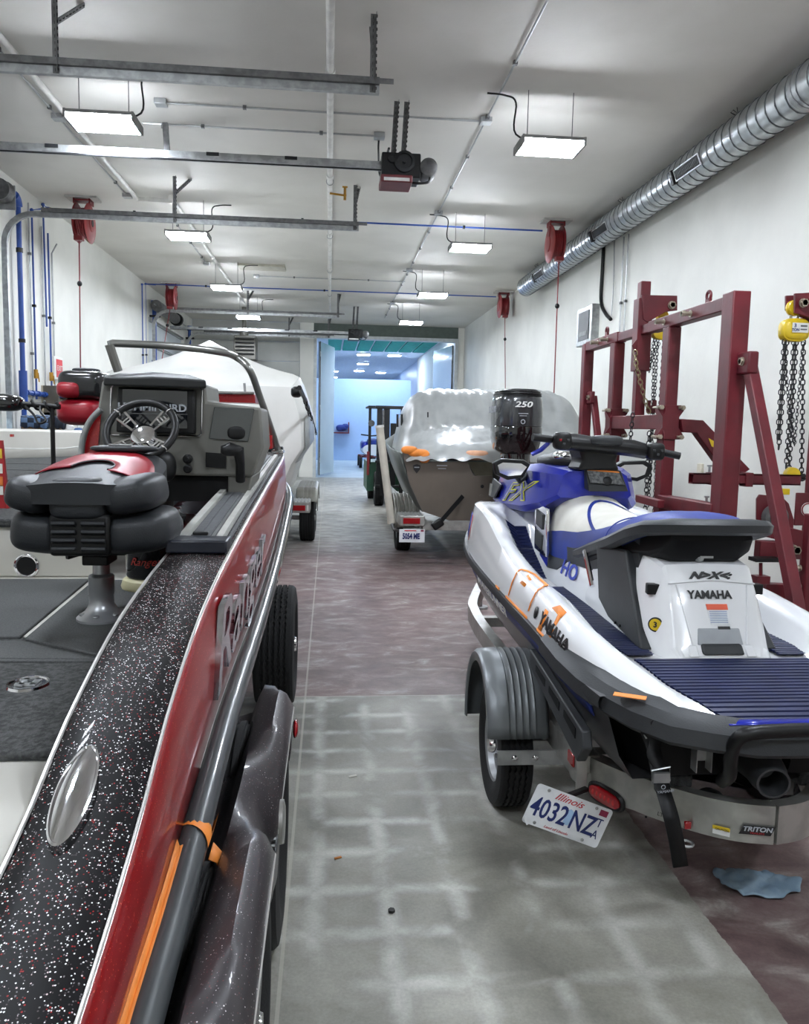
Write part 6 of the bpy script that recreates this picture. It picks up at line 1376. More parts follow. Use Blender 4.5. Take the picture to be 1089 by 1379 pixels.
lh = W(1066, 641, Y=5.76); obj('lower_block', MB().lathe(lh+V((0, -.02, .01)), (0, 1, 0), [(.02, 0), (.055, 0), (.058, .03), (.055, .05), (.02, .05)], 20).ell(lh+V((.01, 0, -.03)), (.04, .03, .04)), m_yel, h1)
obj('lower_hook', MB().tube(arc(lh+V((.08, 0, -.0)), .03, 90, 330, (1, 0, 0), (0, 0, 1), 10), .011, 8).cyl(lh+V((.03, 0, 0)), lh+V((.1, 0, 0)), .02, n=8), m_dark, h1)
obj('yellow_latch', MB().box(W(1056, 662, Y=5.7), (.07, .03, .045)), m_yel, h1, bev=.004)
hc2 = W(890, 447, Y=6.75)
h2_ = thing('chain_hoist', hc2, 'yellow chain hoist hanging behind the mast of the lifting frame, its chains in a bundle', 'chain hoist')
hoist(hc2, h2_, [(.0, 1.5), (-.01, 1.3), (.0, 1.55), (-.02, 1.2)], 4, .8, False)
chain('hand_chain', h2_, [W(x, y, Y=6.75) for x, y in ((881, 452), (877, 475), (874, 500), (878, 478), (888, 462))], m_chain, L=.036, wd=.010, r=.003)
# second frame, right edge
lf2 = thing('lifting_frame', (3.55, 5.9, 0), 'second maroon lifting frame cut by the right photo edge, holding the 3 ton hoist', 'lifting frame')
obj('top_plate', MB().prism([W(x, y, Y=5.72) for x, y in ((1070, 395), (1110, 393), (1110, 445), (1090, 428), (1070, 421))], (0, .02, 0)), m_redp, lf2, bev=.004)
obj('top_plate', MB().prism([W(x, y, Y=5.9) for x, y in ((1058, 398), (1100, 396), (1100, 440), (1075, 425), (1058, 418))], (0, .02, 0)), m_redp, lf2, bev=.004)
bolt(lf2, W(1081, 408, Y=5.7), (0, -1, 0), .03, .022)
xp = W(1100, 600, Y=5.8).x; post('post', lf2, xp+.02, 5.8, .0, 2.75, .12, .12)
obj('knee_brace', MB().beam((xp, 5.8, 2.25), (W(1078, 430, Y=5.8).x+.1, 5.8, 2.52), .06, .05), m_redp, lf2)
pl_ = [W(x, y, Y=5.35) for x, y in ((1019, 700), (1019, 672), (1023, 666), (1053, 669), (1062, 678), (1069, 700), (1068, 712), (1040, 706))]
bp_ = obj('winch_plate', MB().prism(pl_, (0, .02, 0)), m_redp, lf2, bev=.003)
rc_ = W(1040, 696, Y=5.34); obj('winch_roller', MB().lathe(rc_+V((0, .0, 0)), (0, -1, 0), [(.055, 0), (.085, 0), (.09, .03), (.085, .06), (.055, .06), (.05, .02)], 28), m_dgalv, lf2)
obj('winch_hub', MB().cyl(rc_, rc_-V((0, .05, 0)), .03, n=14), m_redp, lf2); bolt(lf2, rc_-V((0, .05, 0)), (0, -1, 0), .02, .012)
for (x0, y0_, x1, y1_, hh) in ((1036, 714, 1100, 730, .10), (1019, 739, 1100, 742, .115), (1027, 795, 1100, 797, .10)):
    p, q = W(x0, y0_, Y=5.1), W(x1, y1_, Y=5.1); obj('lower_beam', MB().beam(p, q, .08, hh), m_redp, lf2, bev=.006)
p = W(1030, 753, Y=5.0); obj('black_plate', MB().box(p, (.18, .1, .025)), m_black, lf2)
p, q = W(1024, 758, Y=5.0), W(1024, 776, Y=5.0); obj('adjuster', MB().cyl(p, q, .012, n=8).box(q+V((0, 0, -.02)), (.09, .08, .05)), m_redp, lf2)
xq = W(1086, 790, Y=4.9).x; post('low_post', lf2, xq, 4.9, 0, 1.15, .07, .07)
for y in (765, 790, 815): bolt(lf2, W(1077, y, Y=4.9), (-1, 0, 0), .03, .014)
bolt(lf2, W(1068, 740, Y=5.05), (0, -1, 0), .05, .022)
em_ = W(1087, 686, Y=5.5); obj('round_emblem', MB().lathe(em_, (0, -1, 0), [(.05, 0), (.05, .004), (.001, .004)], 28), m_white, lf2); obj('emblem_ring', MB().torus(em_+V((0, -.004, 0)), (0, 1, 0), .043, .005, 28, 6), m_redd, lf2)
obj('emblem_plate', MB().bb((em_.x-.09, 5.505, em_.z-.12), (em_.x+.15, 5.52, em_.z+.12)), m_redp, lf2, bev=.006)
obj('base', MB().bb((3.0, 4.7, 0), (3.12, 6.6, .09)).bb((3.0, 5.7, 0), (4.1, 5.85, .09)), m_redp, lf2, bev=.004)
# ================================================================ middle distance and far things
m_brown = mat('brown_hull_paint', (94, 84, 74), .5, c2=(86, 77, 68), ns=3)
m_tan = mat('tan_panel', (150, 144, 124), .5)
m_film = mat('clear_shrink_film', (186, 188, 186), .36, trans=.3, coat=.2, c2=(166, 169, 168), ns=4)
def T(Y): return lambda x, y, dy=0: W(x, y, Y=Y+dy)
YT = 9.7; t9 = T(YT); XC = 2.22
bb = thing('wrapped_fishing_boat', (XC, 12.5, .45), 'brown aluminium boat under clear plastic film, right of the aisle, stern towards the camera', 'boat')
lt = [(542, 610), (563, 610), (576, 622), (629, 622), (638, 641), (672, 641)]
lefts = [t9(*q) for q in lt]; bl_ = [t9(*q) for q in ((605, 701), (569, 689), (551, 650))]
rightm = lambda p: V((2*XC-p.x, p.y, p.z))
outline = lefts+[rightm(p) for p in lefts[::-1][1:]]+[rightm(p) for p in bl_[::-1]]+bl_
obj('transom', MB().prism(outline, (0, .08, 0)), m_brown, bb, label='brown flat transom', smooth=False)
ip = [t9(*q, -.005) for q in ((629.5, 622), (638, 641), (672, 640), (672, 622))]
obj('splash_well', MB().prism([t9(629, 622, .5), t9(640, 641, .5), rightm(t9(640, 641, .5)), rightm(t9(629, 622, .5))], (0, .03, 0)), m_tan, bb)
sh = t9(561, 631, -.01)
s_ = obj('shield_emblem', MB().prism([sh+V((x, 0, z)) for x, z in ((-.045, .04), (0, .055), (.045, .04), (.04, -.01), (0, -.06), (-.04, -.01))], (0, .005, 0)), m_ink, bb)
text('emblem_lettering', 'LUND', m_print, s_, sh+V((0, -.003, .02)), (1, 0, 0), (0, 0, 1), .025, .0005) if False else obj('emblem_bar', MB().box(sh+V((0, -.003, .015)), (.06, .002, .012)), m_print, s_)
obj('transom_print', MB().box(t9(595, 627, -.002), (.13, .002, .012)).box(t9(595, 631, -.002), (.1, .002, .01)), m_print, bb)
for q in ((623, 668), (648, 668), (649, 655)): obj('drain_fitting', MB().lathe(t9(*q, 0), (0, -1, 0), [(.022, 0), (.022, .008), (.01, .01)], 14), m_brown if q[1] > 660 else m_black, bb)
obj('port_hole', MB().lathe(t9(558, 617, 0), (0, -1, 0), [(.022, 0), (.022, .004), (.001, .004)], 16), m_black, bb)
# hull sides
secs = []
for y, k, dz in ((9.72, 1, 0), (11, 1.02, .03), (12.5, 1.0, .1), (13.8, .8, .2), (14.8, .42, .33), (15.4, .05, .45)):
    a = lefts[0]; row = [V((a.x, 0, a.z)), V((bl_[2].x, 0, bl_[2].z)), V((bl_[1].x, 0, bl_[1].z)), V((XC, 0, bl_[0].z-.05))]
    L = [V((XC+(p.x-XC)*k-.03*(i == 0), y, p.z+dz*(1 if i < 2 else .6))) for i, p in enumerate(row)]
    secs.append(L+[V((2*XC-p.x, p.y, p.z)) for p in L[-2::-1]])
obj('hull', MB().loft(secs, False, False), mat('hull_grey_green', (104, 108, 104), .3, .4, c2=(92, 96, 92)), bb, ang=25, solid=.01)
for q, w_, h_ in (((551, 606), .1, .05), ((563, 610), .13, .05), ((571, 615), .07, .08), ((640, 613), .22, .06)):
    c = t9(*q, .02); obj('orange_padding', MB().ell(c, (w_, .06, h_), .8, .8), m_tape if q[0] < 600 else mat('peach_foam', (224, 170, 136), .8), bb)
# clear film over windscreen and cockpit: folds are real geometry
secs = []; random.seed(2)
NYF, NXF = 80, 150
for i in range(NYF+1):
    u_ = i/NYF; y = 9.62+5.2*u_
    # spine height: cockpit sag, windscreen peak, then down to the bow
    zt_ = sinterp(y, [(9.62, 1.27), (9.75, 1.44), (10.1, 1.62), (10.5, 1.72), (10.68, 1.95), (10.82, 2.14), (11.6, 2.20), (12.4, 2.12), (13.4, 1.9), (14.8, 1.75)])
    hwid = sinterp(y, [(9.62, 1.29), (10.5, 1.32), (12, 1.28), (13.4, 1.05), (14.4, .6), (14.82, .15)])
    zb_ = interp(y, [(9.62, 1.24), (10.0, 1.32), (12, 1.38), (14.8, 1.65)])
    row = []
    for j in range(NXF+1):
        v_ = -1+2*j/NXF; a = abs(v_); f = 1-a**9 if y > 10.5 else (1-a**4*.6-(.4*a**14))
        z = zb_+(zt_-zb_)*f
        sag = .0
        if y < 10.6: sag = -.07*math.exp(-((v_-.15)/.5)**2)*math.sin(pi*min(1, (y-9.62)/1.3))
        rr_ = math.hypot((v_-.25)*1.5, (10.9-y)*1.5); fold = (.02*sin(42*rr_+3*noise.noise(V((v_*2, y*2, 4)))) if y < 10.65 else .012*sin(50*v_+4*y))*(1-a**8)+.03*noise.noise(V((v_*4, y*2.2, 1)))
        row.append(V((XC+v_*hwid*(1+.0*a), y+.03*noise.noise(V((v_*5, y*3, 7))), max(z+sag+fold, zb_-.02))))
    secs.append(row)
obj('shrink_film', MB().loft(secs, False, False), m_film, bb, label='clear wrinkled plastic film', ang=70)
fr_ = [[V((XC+v_*1.30, 9.60-.02*sin(v_*30), z)) for z in (1.31+.02*noise.noise(V((v_*6, 0, 0))), 1.25+.03*noise.noise(V((v_*9, 1, 0))))] for v_ in [-1+2*j/40 for j in range(41)]]
for x in (-.95, -.25, .9): obj('windscreen_post', MB().beam((XC+x, 11.3, 1.35), (XC+x*.9, 11.45, 2.0), .06, .05), m_dark, bb)
obj('windscreen_rail', MB().tube([(XC-.9, 11.4, 2.0), (XC, 11.35, 2.04), (XC+.9, 11.4, 2.0)], .03, 8), m_dark, bb)
obj('console_block', MB().bb((XC-.9, 11.3, 1.2), (XC-.1, 11.7, 1.75)), m_dark, bb, bev=.03)
obj('grab_handle', MB().tube([W(535, 575, Y=10.9), W(535, 558, Y=10.9), W(541, 558, Y=10.9), W(541, 573, Y=10.9)], .016, 8), m_dark, bb)
obj('film_prong', MB().cyl(W(576, 562, Y=10.4), W(576, 555, Y=10.4), .01, n=6), m_dark, bb)
# stern tie-down
td = thing('tie_down_strap', t9(622, 668), 'black ratchet strap slanting from the brown transom to its trailer', 'strap')
a, b = t9(623, 668, -.03), W(590, 706, Y=9.35); obj('webbing', MB().beam(a, b, .05, .012, (0, -1, 0)), m_blk2, td)
obj('ratchet', MB().box(W(589, 706, Y=9.32), (.14, .06, .1), Matrix.Rotation(rad(-35), 3, 'Y')), m_black, td, bev=.02)
obj('webbing_hook', MB().tube([b, b+V((-.05, 0, -.03)), b+V((-.09, 0, .0))], .014, 6), m_galv, td)
# trailer of the brown boat
t2 = thing('boat_trailer', (XC, 11, 0), 'ribbed-fender trailer under the brown boat with plate 5054', 'trailer')
m_fend = mat('ribbed_fender_grey', (132, 130, 122), .45, .3, c2=(120, 118, 110))
wx = W(540, 738, Z=0).x
for s in (-1, 1):
    xw_ = XC+s*(XC-wx); tyre('wheel', (xw_, 10.75, .33), .33, .2, t2, s, nseg=48)
    secs = []
    for i in range(17):
        a = rad(180*i/16); n = V((0, cos(a), sin(a))); c = V((0, 10.75+.45*cos(a), .36+.40*sin(a)))
        row = []
        for k in range(7): x = xw_-.15+.3*k/6; row += [V((x, c.y, c.z))+n*.008, V((x+.03, c.y, c.z))+n*.008, V((x+.034, c.y, c.z))-n*.004]
        secs.append(row)
    obj('fender', MB().loft(secs, False, False), m_fend, t2, solid=.01, ang=25)
    xb = W(555, 700, Y=9.35).x if s < 0 else 2*XC-W(555, 700, Y=9.35).x
    st_ = obj('tail_step', MB().bb((xb-.15, 9.33, .50), (xb+.15, 9.75, .62)), m_ta, t2, bev=.008)
    for k in range(7): obj('step_rib', MB().bb((xb-.14+k*.042, 9.34, .62), (xb-.125+k*.042, 9.74, .628)), m_galv, st_)
    obj('tail_lamp', MB().bb((xb-.11, 9.315, .525), (xb+.09, 9.33, .595)), m_redlens, t2, bev=.004)
    obj('frame_beam', MB().bb((xb+.15*s*-1-.05, 9.5, .42), (xb+.15*s*-1+.05, 15.5, .54)), m_ta, t2)
obj('cross_beam', MB().bb((XC-1.1, 9.42, .44), (XC+1.1, 9.52, .54)), m_ta, t2)
obj('axle', MB().bb((wx, 10.7, .3), (2*XC-wx, 10.8, .38)), m_galv, t2)
for x in (-.5, .5): obj('bunk', MB().beam((XC+x, 9.8, .60), (XC+x, 13.8, .75), .1, .08), m_carpet, t2)
gp0, gp1 = W(527, 705, Y=9.7), W(511, 576, Y=9.7)
obj('guide_post', MB().tube([gp0, gp1], .048, 14), mat('pvc_guide_post', (196, 190, 176), .5), t2, label='leaning pale plastic guide post')
obj('guide_cap', MB().cyl(gp1, gp1+(gp1-gp0).normalized()*.03, .055, n=14), m_white, t2)
obj('guide_bracket', MB().tube([gp0+V((0, -.05, 0)), gp0+V((.02, -.1, -.06)), gp0+V((.2, -.12, -.1)), gp0+V((.35, -.1, -.1))], .02, 8), m_dgalv, t2)
n5 = thing('number_plate', W(554, 722, Y=9.3), 'white plate reading 5054 ME on the brown boat trailer', 'number plate')
c = W(554.5, 721.5, Y=9.28)
obj('plate_sheet', MB().box(c, (.30, .004, .155)), MATS['plate_white'], n5, bev=.001)
text('plate_number', '5054 ME', m_navi, n5, c+V((-.01, -.004, -.008)), (1, 0, 0), (0, 0, 1), .092, .0008, sx=.62, bold=.004)
obj('plate_bracket', MB().box(c+V((0, .03, .075)), (.2, .06, .02)), m_galv, n5)
obj('plate_header', MB().box(c+V((-.02, -.003, .06)), (.14, .002, .012)), MATS['plate_red'], n5); obj('expiry_sticker', MB().box(c+V((.12, -.003, .06)), (.035, .002, .02)), MATS['sticker_maroon'], n5)
# outboard motor on the brown boat
om = thing('outboard_motor', (XC, 9.2, .45), 'tall black 250 outboard motor between the brown boat and the watercraft handlebar', 'outboard motor')
m_cowl = mat('outboard_grey', (56, 58, 60), .22, .3, coat=.9, c2=(58, 60, 62)); m_gb2 = mat('outboard_gloss_black', (14, 14, 16), .08, coat=1.)
oy = 8.75; P0 = lambda x, y: W(x, y, Y=oy)
xo = P0(703, 560).x; zz = lambda y: P0(703, y).z
def osec(z, w_, d_, sh_=0., e=.6): return [V((xo+w_*math.copysign(abs(cos(t))**e, cos(t)), oy+.28+sh_+d_*math.copysign(abs(sin(t))**e, sin(t)), z)) for t in [2*pi*i/36 for i in range(36)]]
pxw = lambda n: n/1080*oy
obj('cowl', MB().loft([osec(zz(574), pxw(33.5), .30), osec(zz(560), pxw(34), .31), osec(zz(540), pxw(32.5), .31), osec(zz(531), pxw(30), .30), osec(zz(527), pxw(26), .27)]), m_cowl, om, label='dark grey metallic cowl', ang=50)
obj('cowl_top', MB().loft([osec(zz(533), pxw(31.5), .31), osec(zz(527), pxw(29), .30), osec(zz(523.5), pxw(24), .26), osec(zz(522.5), pxw(12), .15)]), m_black, om, ang=50)
obj('air_slats', MB().loft([osec(zz(530), pxw(31.8), .316), osec(zz(529), pxw(31.8), .316)]).loft([osec(zz(527), pxw(30), .305), osec(zz(526.2), pxw(30), .305)]), m_gb2, om)
obj('lower_cowl', MB().loft([osec(zz(612), pxw(22), .22), osec(zz(606), pxw(30), .26), osec(zz(590), pxw(34), .29), osec(zz(576), pxw(34), .30), osec(zz(574), pxw(33), .295)]), m_gb2, om, ang=50)
obj('leg', MB().loft([osec(.55, .06, .2, 0, .8), osec(.9, .1, .2), osec(1.1, .14, .22), osec(zz(612), pxw(20), .2)]), m_gb2, om)
obj('gearcase', MB().tube([(xo, oy-.12, .55), (xo, oy+.1, .53), (xo, oy+.5, .53), (xo, oy+.65, .53)], [.03, .07, .07, .01], 14).beam((xo, oy+.3, .6), (xo, oy+.3, .3), .015, .2, (0, 1, 0)), m_gb2, om)
mbp = MB()
for k in range(3): a = 2*pi*k/3; mbp.ell((xo+.1*cos(a), oy-.1, .53+.1*sin(a)), (.08, .02, .055), 1, 1, Matrix.Rotation(-a, 3, 'Y'))
obj('propeller', mbp, m_alu, om); obj('transom_bracket', MB().bb((xo-.12, oy+.5, .85), (xo+.12, YT, 1.25)), m_black, om, bev=.02)
yb_ = oy-.035
text('power_lettering', '250', m_white, om, V((xo+.0, yb_-.008, zz(545))), (1, 0, 0), (0, 0, 1), .085, .001, shear=.2, sx=1.5, bold=.002)
text('maker_side_lettering', 'SUZUKI', m_print, om, V((xo-pxw(33.8)-.012, oy+.25, zz(552))), (0, -1, 0), (0, 0, 1), .10, .001, shear=.15, sx=1.1, bold=.002)
obj('small_print', MB().box((xo, yb_-.012, zz(557)), (.11, .003, .008)).box((xo, yb_-.012, zz(560)), (.08, .003, .006)), m_print, om)
obj('round_mark', MB().torus((xo, yb_-.01, zz(568)), (0, 1, 0), .022, .004, 20, 6), m_print, om)
# forklift
yf = 16.6; F = T(yf)
m_fgreen = mat('forklift_green', (44, 84, 64), .45)
fk = thing('forklift', (1.15, yf+.8, 0), 'dark forklift with raised mast and green body, parked before the double doors', 'forklift')
def fbox(name, x0, y0, x1, y1, dy, dep, m, **k): a, b = F(x0, y0, dy), F(x1, y1, dy); return obj(name, MB().bb((a.x, yf+dy, b.z), (b.x, yf+dy+dep, a.z)), m, fk, bev=.01, **k)
xw0 = F(505, 670).x
for s, x in ((-1, F(511, 660).x), (1, F(560, 660).x)): tyre('wheel', (x, yf+.35, .36), .36, .2, fk, s, nseg=36)
tyre('wheel', (F(500, 660, .0).x+.1, yf+1.9, .3), .3, .18, fk, -1, nseg=36)
fbox('mast_rail', 508, 547, 513, 660, 0, .12, m_dark); fbox('mast_rail', 517, 549, 523, 660, .05, .12, m_dark); fbox('mast_rail', 540, 547, 546, 660, 0, .12, m_dark)
fbox('mast_crossbar', 506, 546, 546, 551, -.02, .1, m_dark); fbox('mast_crossbar', 508, 608, 546, 612, -.04, .06, m_dark)
fbox('fork_carriage', 505, 620, 552, 624, -.08, .06, m_dark); fbox('fork_carriage', 505, 653, 550, 657, -.08, .06, m_dark)
for x in (512, 538): fbox('fork', x, 620, x+4, 668, -.12, .04, m_black); 
fbox('fork_chain', 515, 552, 516.5, 620, -.03, .02, m_dgalv); fbox('lift_cylinder', 526, 570, 532, 655, .05, .08, m_black)
fbox('guard_post', 496.5, 549, 499, 625, .5, .06, m_dark); fbox('guard_post', 552, 549, 555, 625, .5, .06, m_dark); fbox('guard_roof', 496, 546, 556, 550, .4, 1.3, m_dark)
fbox('body', 494, 622, 556, 662, .6, 1.6, m_fgreen, label='green forklift body'); fbox('counterweight', 493, 625, 557, 655, 2.1, .4, m_redd)
fbox('seat_back', 515, 590, 535, 622, 1.2, .15, m_black)
c = F(500, 570, .45); obj('work_light', MB().lathe(c, (0, -1, 0), [(.02, -.05), (.07, 0), (.07, .03), (.001, .03)], 16), m_dgalv, fk)
fbox('red_hose_guard', 494, 608, 497, 640, .3, .04, m_redd)
# small blue craft on a red cart in the bright room
yq = 32.5; Q = T(yq)
ct = thing('shop_cart', (1.5, yq+.6, 0), 'red wheeled cart under the small blue watercraft in the bright room', 'cart')
a, b = Q(484, 614), Q(540, 614)
obj('frame', MB().bb((a.x, yq, a.z-.06), (b.x-1.0, yq+.08, a.z+.0)).bb((a.x+.1, yq, a.z-.06), (a.x+.2, yq+2, a.z)).bb((a.x, yq+1.9, a.z-.06), (b.x-1.0, yq+2, a.z)), m_redd, ct)
for x in (a.x+.05, b.x-1.1):
    for y in (yq, yq+1.9): obj('wheel', MB().cyl((x-.06, y, .22), (x+.06, y, .22), .22, n=20), m_rubber, ct); obj('caster_post', MB().cyl((x, y, .22), (x, y, a.z), .03, n=8), m_redd, ct)
bs_ = thing('small_watercraft', (1.7, yq+.8, .7), 'small blue and white watercraft on a red cart, seen left of the forklift', 'jet ski')
z0 = a.z
obj('hull', MB().loft([[V((a.x+.55+w_*math.copysign(abs(cos(t))**.7, cos(t)), y, z0+.22*sin(t)+.25)) for t in [2*pi*i/20 for i in range(20)]] for y, w_ in ((yq, .42), (yq+.4, .5), (yq+1.6, .48), (yq+2.6, .1))]), m_wg, bs_)
obj('seat', MB().ell((a.x+.55, yq+.8, z0+.55), (.22, .7, .16), .6, .7), m_bv, bs_); obj('side_cover', MB().ell((a.x+.2, yq+.6, z0+.42), (.16, .5, .2), .7, .7), m_bluem, bs_)
obj('handlebar', MB().tube([(a.x+.1, yq+1.4, z0+.85), (a.x+.55, yq+1.5, z0+.8), (a.x+1.0, yq+1.4, z0+.85)], .03, 8), m_black, bs_)
R_ = T(39.3)
sf = thing('wall_rack', R_(460, 583), 'thin red rack rail on the far pale blue partition', 'rack')
a, b = R_(452, 582), R_(470, 583); obj('rail', MB().bb((a.x-.3, 39.0, a.z-.05), (b.x, 39.4, a.z)), m_redd, sf); obj('post', MB().bb((b.x-.05, 39.3, a.z), (b.x, 39.4, a.z+.5)), m_redd, sf)
bt = thing('blue_tarp_bundle', R_(461, 582), 'dark blue bundle lying on the red rack at the far partition', 'bundle')
obj('bundle', MB().ell(R_(460, 576, -.1), (.28, .14, .15), .8, .8).ell(R_(465, 574, -.1), (.16, .12, .12), .8, .8).ell(R_(457, 578, -.12), (.15, .12, .08), .8, .8), mat('navy_fabric', (28, 48, 120), .7), bt)
# ---- white shrink wrapped boat at left
m_shr = mat('white_shrink_wrap', (226, 225, 220), .42, c2=(219, 218, 212), ns=2, coat=.2)
wb = thing('shrink_wrapped_boat', (-1.5, 13, .5), 'boat under white shrink wrap rising to a peak, behind the red boat console', 'boat')
secs = []; xc = -1.55
for i in range(49):
    y = 9.7+7.5*i/48; u_ = i/48
    hx_ = sinterp(y, [(9.7, 1.18), (10.2, 1.26), (13.5, 1.25), (15.5, .9), (17.2, .15)])
    zp = sinterp(y, [(9.7, 2.28), (10.1, 2.50), (10.7, 2.72), (11.2, 2.66), (13.5, 2.4), (17.2, 1.9)]); zs_ = sinterp(y, [(9.7, 2.12), (10.2, 2.26), (11, 2.24), (13.5, 2.1), (17.2, 1.75)]); zb_ = 1.18+.3*u_
    L = [(hx_*.80, .78), (hx_*.93, zb_), (hx_+.04, zb_+.2), (hx_+.03, zb_*.45+zs_*.55), (hx_*.93, zs_-.02), (hx_*.86, zs_+.02)]+[(hx_*k, zs_+(zp-zs_)*(1-k)**1.35) for k in (.72, .58, .44, .3, .16, .06)]
    row = [V((xc+x, y, z+.012*noise.noise(V((x*3, y*2, 2))))) for x, z in L]+[V((xc, y, zp))]+[V((xc-x, y, z)) for x, z in L[::-1]]
    secs.append(row)
st0 = [V((xc+(p.x-xc)*.90, 9.62, min(p.z, 2.1) if p.z > 1.2 else p.z)) for p in secs[0]]
secs.insert(0, st0)
obj('shrink_wrap', MB().loft(secs), m_shr, wb, label='taut white shrink wrap', ang=40)
obj('frost_panel', MB().loft([[p+V((.012, 0, 0)) for p in s_[1:4]] for s_ in secs[2:14]], False, False), m_film, wb)
lc = [W(x, y, X=xc+1.31) for x, y in ((403, 522), (411, 540), (418, 560), (425, 582))]
obj('lacing_cord', MB().tube(spline(lc), .02, 6), m_black, wb)
for i in range(9): p = lc[1].lerp(lc[3], i/8); obj('lacing_loop', MB().torus(p, (1, .4*(-1)**i, .3), .045, .009, 10, 4), m_black, wb)
obj('vent_patch', MB().ell(W(399, 528, X=xc+1.25), (.05, .1, .05), .7, .7), m_black, wb)
t3 = thing('boat_trailer', (xc, 12, 0), 'grey trailer under the white shrink wrapped boat, its wheel at the aisle', 'trailer')
xt = W(413, 731, Z=0).x
for s in (-1, 1):
    x = xc+s*(xt-xc)
    tyre('wheel', (x, 11.6, .33), .33, .22, t3, s, nseg=48); tyre('wheel', (x, 12.5, .33), .33, .22, t3, s, nseg=36)
    secs = []
    for i in range(25):
        t_ = i/24; y = 11.12+1.9*t_; z = .60+.17*min(1, sin(pi*t_)*3.0)
        secs.append([V((x+dx, y, z+dz)) for dx, dz in ((-.15, -.02), (-.14, 0), (-.10, .012), (-.05, .012), (-.045, .004), (0, .012), (.005, .004), (.05, .012), (.055, .004), (.10, .01), (.14, -.01), (.15, -.08), (.15, -.12))])
    obj('fender', MB().loft(secs, False, False), m_fend, t3, solid=.01)
    xb = x-s*.06
    bx_ = obj('tail_step', MB().bb((xb-.15, 10.45, .52), (xb+.12, 11.0, .66)), m_ta, t3, bev=.008)
    for k in range(6): obj('step_rib', MB().bb((xb-.14+k*.045, 10.46, .66), (xb-.122+k*.045, 10.98, .668)), m_galv, bx_)
    obj('tail_lamp', MB().bb((xb-.14, 10.43, .55), (xb+.06, 10.45, .62)), m_redlens, t3, bev=.004); obj('white_reflector', MB().bb((xb+.08, 10.43, .55), (xb+.10, 10.45, .62)), m_white, t3)
    obj('frame_beam', MB().bb((x-s*.3-.05, 10.5, .42), (x-s*.3+.05, 16.5, .54)), m_ta, t3)
obj('axle', MB().bb((xc-(xt-xc), 11.56, .3), (xt, 11.64, .36)), m_galv, t3)
for x in (-.5, .5): obj('bunk', MB().bb((xc+x-.06, 10.3, .54), (xc+x+.06, 16, .78)), m_carpet, t3)
# ---- things by the left wall beyond the bow
zb0 = 1.38; yw = 9.6; B = T(yw)
wbn = thing('work_bench', (-3.7, yw+.1, 0), 'tall grey work bench at the left wall, mostly hidden by the red boat bow', 'bench')
obj('bench_top', MB().bb((-4.2, yw-.3, zb0-.05), (-2.88, yw+.5, zb0)), m_dgalv, wbn)
for x in (-4.15, -2.92):
    for y in (yw-.27, yw+.47): obj('leg', MB().bb((x-.03, y-.03, 0), (x+.03, y+.03, zb0-.05)), m_dgalv, wbn)
obj('shelf', MB().bb((-4.2, yw-.28, .5), (-2.88, yw+.48, .53)), m_dgalv, wbn)
def bx(name, x0, y0, x1, dy, dep, m, lab, cat, **k):
    a = B(x0, y0, dy); b = B(x1, y0, dy); return props(obj(name, MB().bb((a.x, yw+dy, zb0), (b.x, yw+dy+dep, a.z)), m, **k), lab, cat)
bx('wooden_crate', 28, 573, 54, 0, .35, mat('raw_wood', (150, 114, 74), .7, c2=(128, 94, 58), ns=12), 'tan wooden crate under the blue checked blanket on the bench', 'crate', bev=.01)
bx('cardboard_box', 61, 573, 83, .02, .33, mat('cardboard', (176, 158, 130), .8), 'pale cardboard box in the middle of the work bench', 'box', bev=.006)
p = B(92, 580, .1); dr_ = thing('plastic_drum', (p.x, p.y, zb0), 'white plastic drum on the bench right of the cardboard box', 'drum')
obj('body', MB().lathe((p.x, p.y, zb0), (0, 0, 1), [(.055, 0), (.06, .01), (.06, B(92, 574).z-zb0), (.045, B(92, 572).z-zb0)], 20), m_white, dr_); obj('lid', MB().cyl((p.x, p.y, B(92, 572).z), (p.x, p.y, B(92, 570).z), .05, n=20), m_white, dr_)
p = B(106, 580, .1); dj = thing('blue_jug', (p.x, p.y, zb0), 'blue water jug at the right end of the work bench', 'jug')
obj('body', MB().ell((p.x, p.y, (zb0+B(0, 574).z)/2), (.05, .07, (B(0, 574).z-zb0)/2), .5, .5), mat('jug_blue', (60, 96, 150), .3), dj); obj('cap', MB().cyl((p.x, p.y, B(0, 574).z), (p.x, p.y, B(0, 571).z), .018, n=12), m_white, dj)
def blanket(x0, x1, y0, zbot, lab, mt):
    a, b = B(x0, y0, 0), B(x1, y0, 0); rows = []
    for i in range(25):
        u_ = i/24
        rows.append([V((a.x+(b.x-a.x)*u_, yw-.03+.4*v_, a.z-.02*abs(sin(u_*9))-.015*noise.noise(V((u_*6, v_*4, 1)))-(.10 if v_ == 0 else 0)-(.02*abs(v_-.5)))) for v_ in (0, .01, .05, .2, .4, .6, .8, 1)])
    o = obj('moving_blanket', MB().loft(rows, False, False), mt, solid=.05, ang=70)
    return props(o, lab, 'blanket')
mck = mat('checked_blanket', (84, 104, 132), .9)
nt = mck.node_tree; ck = nt.nodes.new('ShaderNodeTexChecker'); ck.inputs['Scale'].default_value = 14; ck.inputs['Color1'].default_value = rgb((92, 116, 148)); ck.inputs['Color2'].default_value = rgb((34, 42, 58))
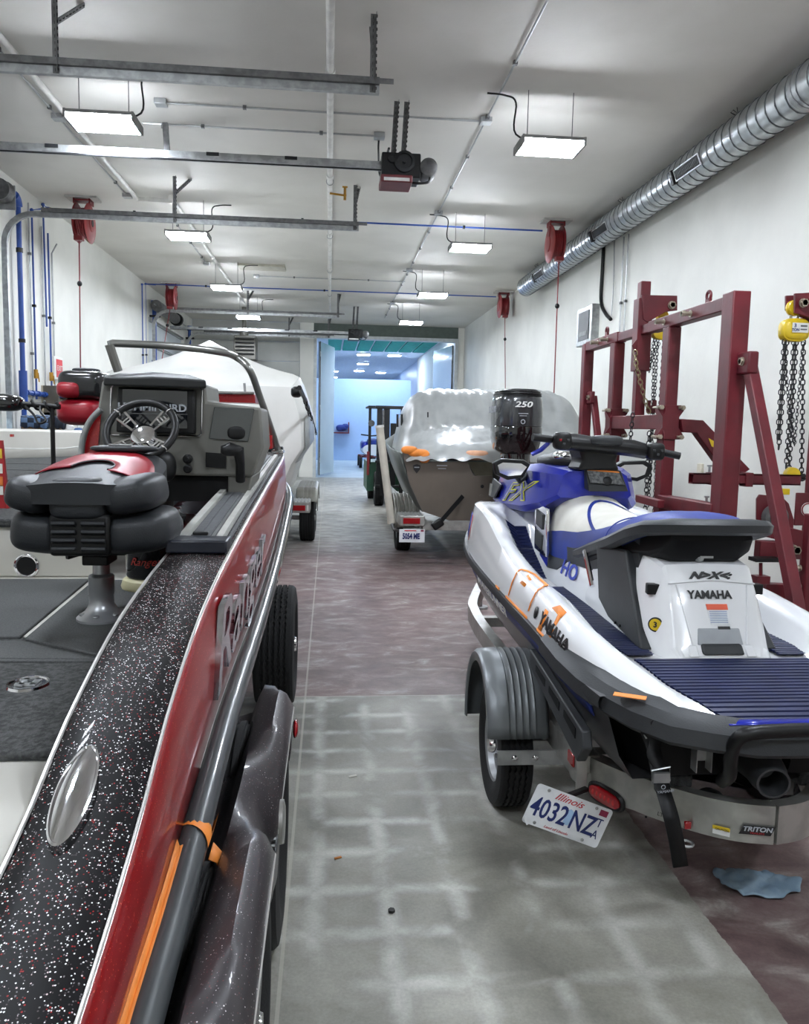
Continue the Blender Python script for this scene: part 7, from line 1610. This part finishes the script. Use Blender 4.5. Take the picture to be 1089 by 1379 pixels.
tcn = [n for n in nt.nodes if n.type == 'TEX_COORD'][0]; nt.links.new(tcn.outputs['Object'], ck.inputs['Vector']); nt.links.new(ck.outputs['Color'], nt.nodes['Principled BSDF'].inputs['Base Color'])
blanket(29, 66, 561, 0, 'blue checked moving blanket folded over the wooden crate', mck)
blanket(67, 88, 562, 0, 'dark folded blanket lying on the cardboard box', mat('dark_blanket', (40, 46, 58), .9))
cb = thing('wall_cabinet', W(70, 540, X=XL+.05), 'open tan wall cabinet with a white dispenser inside, above the bench', 'cabinet')
a, b = W(57, 519, X=XL+.02), W(84, 560, X=XL+.02); y0_, y1_ = a.y, b.y; z0_, z1_ = b.z, a.z
mtan = mat('cabinet_tan', (178, 168, 148), .6)
obj('back_panel', MB().bb((XL, y0_, z0_), (XL+.03, y1_, z1_)), mtan, cb)
obj('case', MB().bb((XL+.03, y0_, z0_), (XL+.25, y0_+.04, z1_)).bb((XL+.03, y1_-.04, z0_), (XL+.25, y1_, z1_)).bb((XL+.03, y0_, z1_-.04), (XL+.25, y1_, z1_)).bb((XL+.03, y0_, z0_), (XL+.25, y1_, z0_+.04)), mat('case_dark_tan', (96, 90, 80), .6), cb)
obj('dispenser', MB().bb((XL+.03, y0_+.2, z0_+.35), (XL+.2, y0_+.6, z1_-.1)), m_white, cb, bev=.02)
# small litter on the slab
for (px, py), s_, c_, lab, nm in (((527, 1228), .012, (30, 28, 28), 'dark hex nut lying alone on the grey slab', 'hex_nut'), ((455, 1156), .014, (190, 120, 50), 'scrap of orange tape on the grey slab near the boat trailer', 'tape_scrap'), ((475, 1046), .02, (210, 208, 200), 'thin white sliver on the grey slab', 'plastic_sliver')):
    p = W(px, py, Z=0); mb = MB().lathe((p.x, p.y, 0), (0, 0, 1), [(s_*.5, 0), (s_, 0), (s_, s_*.8), (s_*.5, s_*.8)], 6) if nm == 'hex_nut' else MB().box((p.x, p.y, .003), (s_*2, s_*.7, .004), Matrix.Rotation(.4, 3, 'Z'))
    props(obj(nm, mb, mat(nm+'_colour', c_, .6)), lab, 'litter')
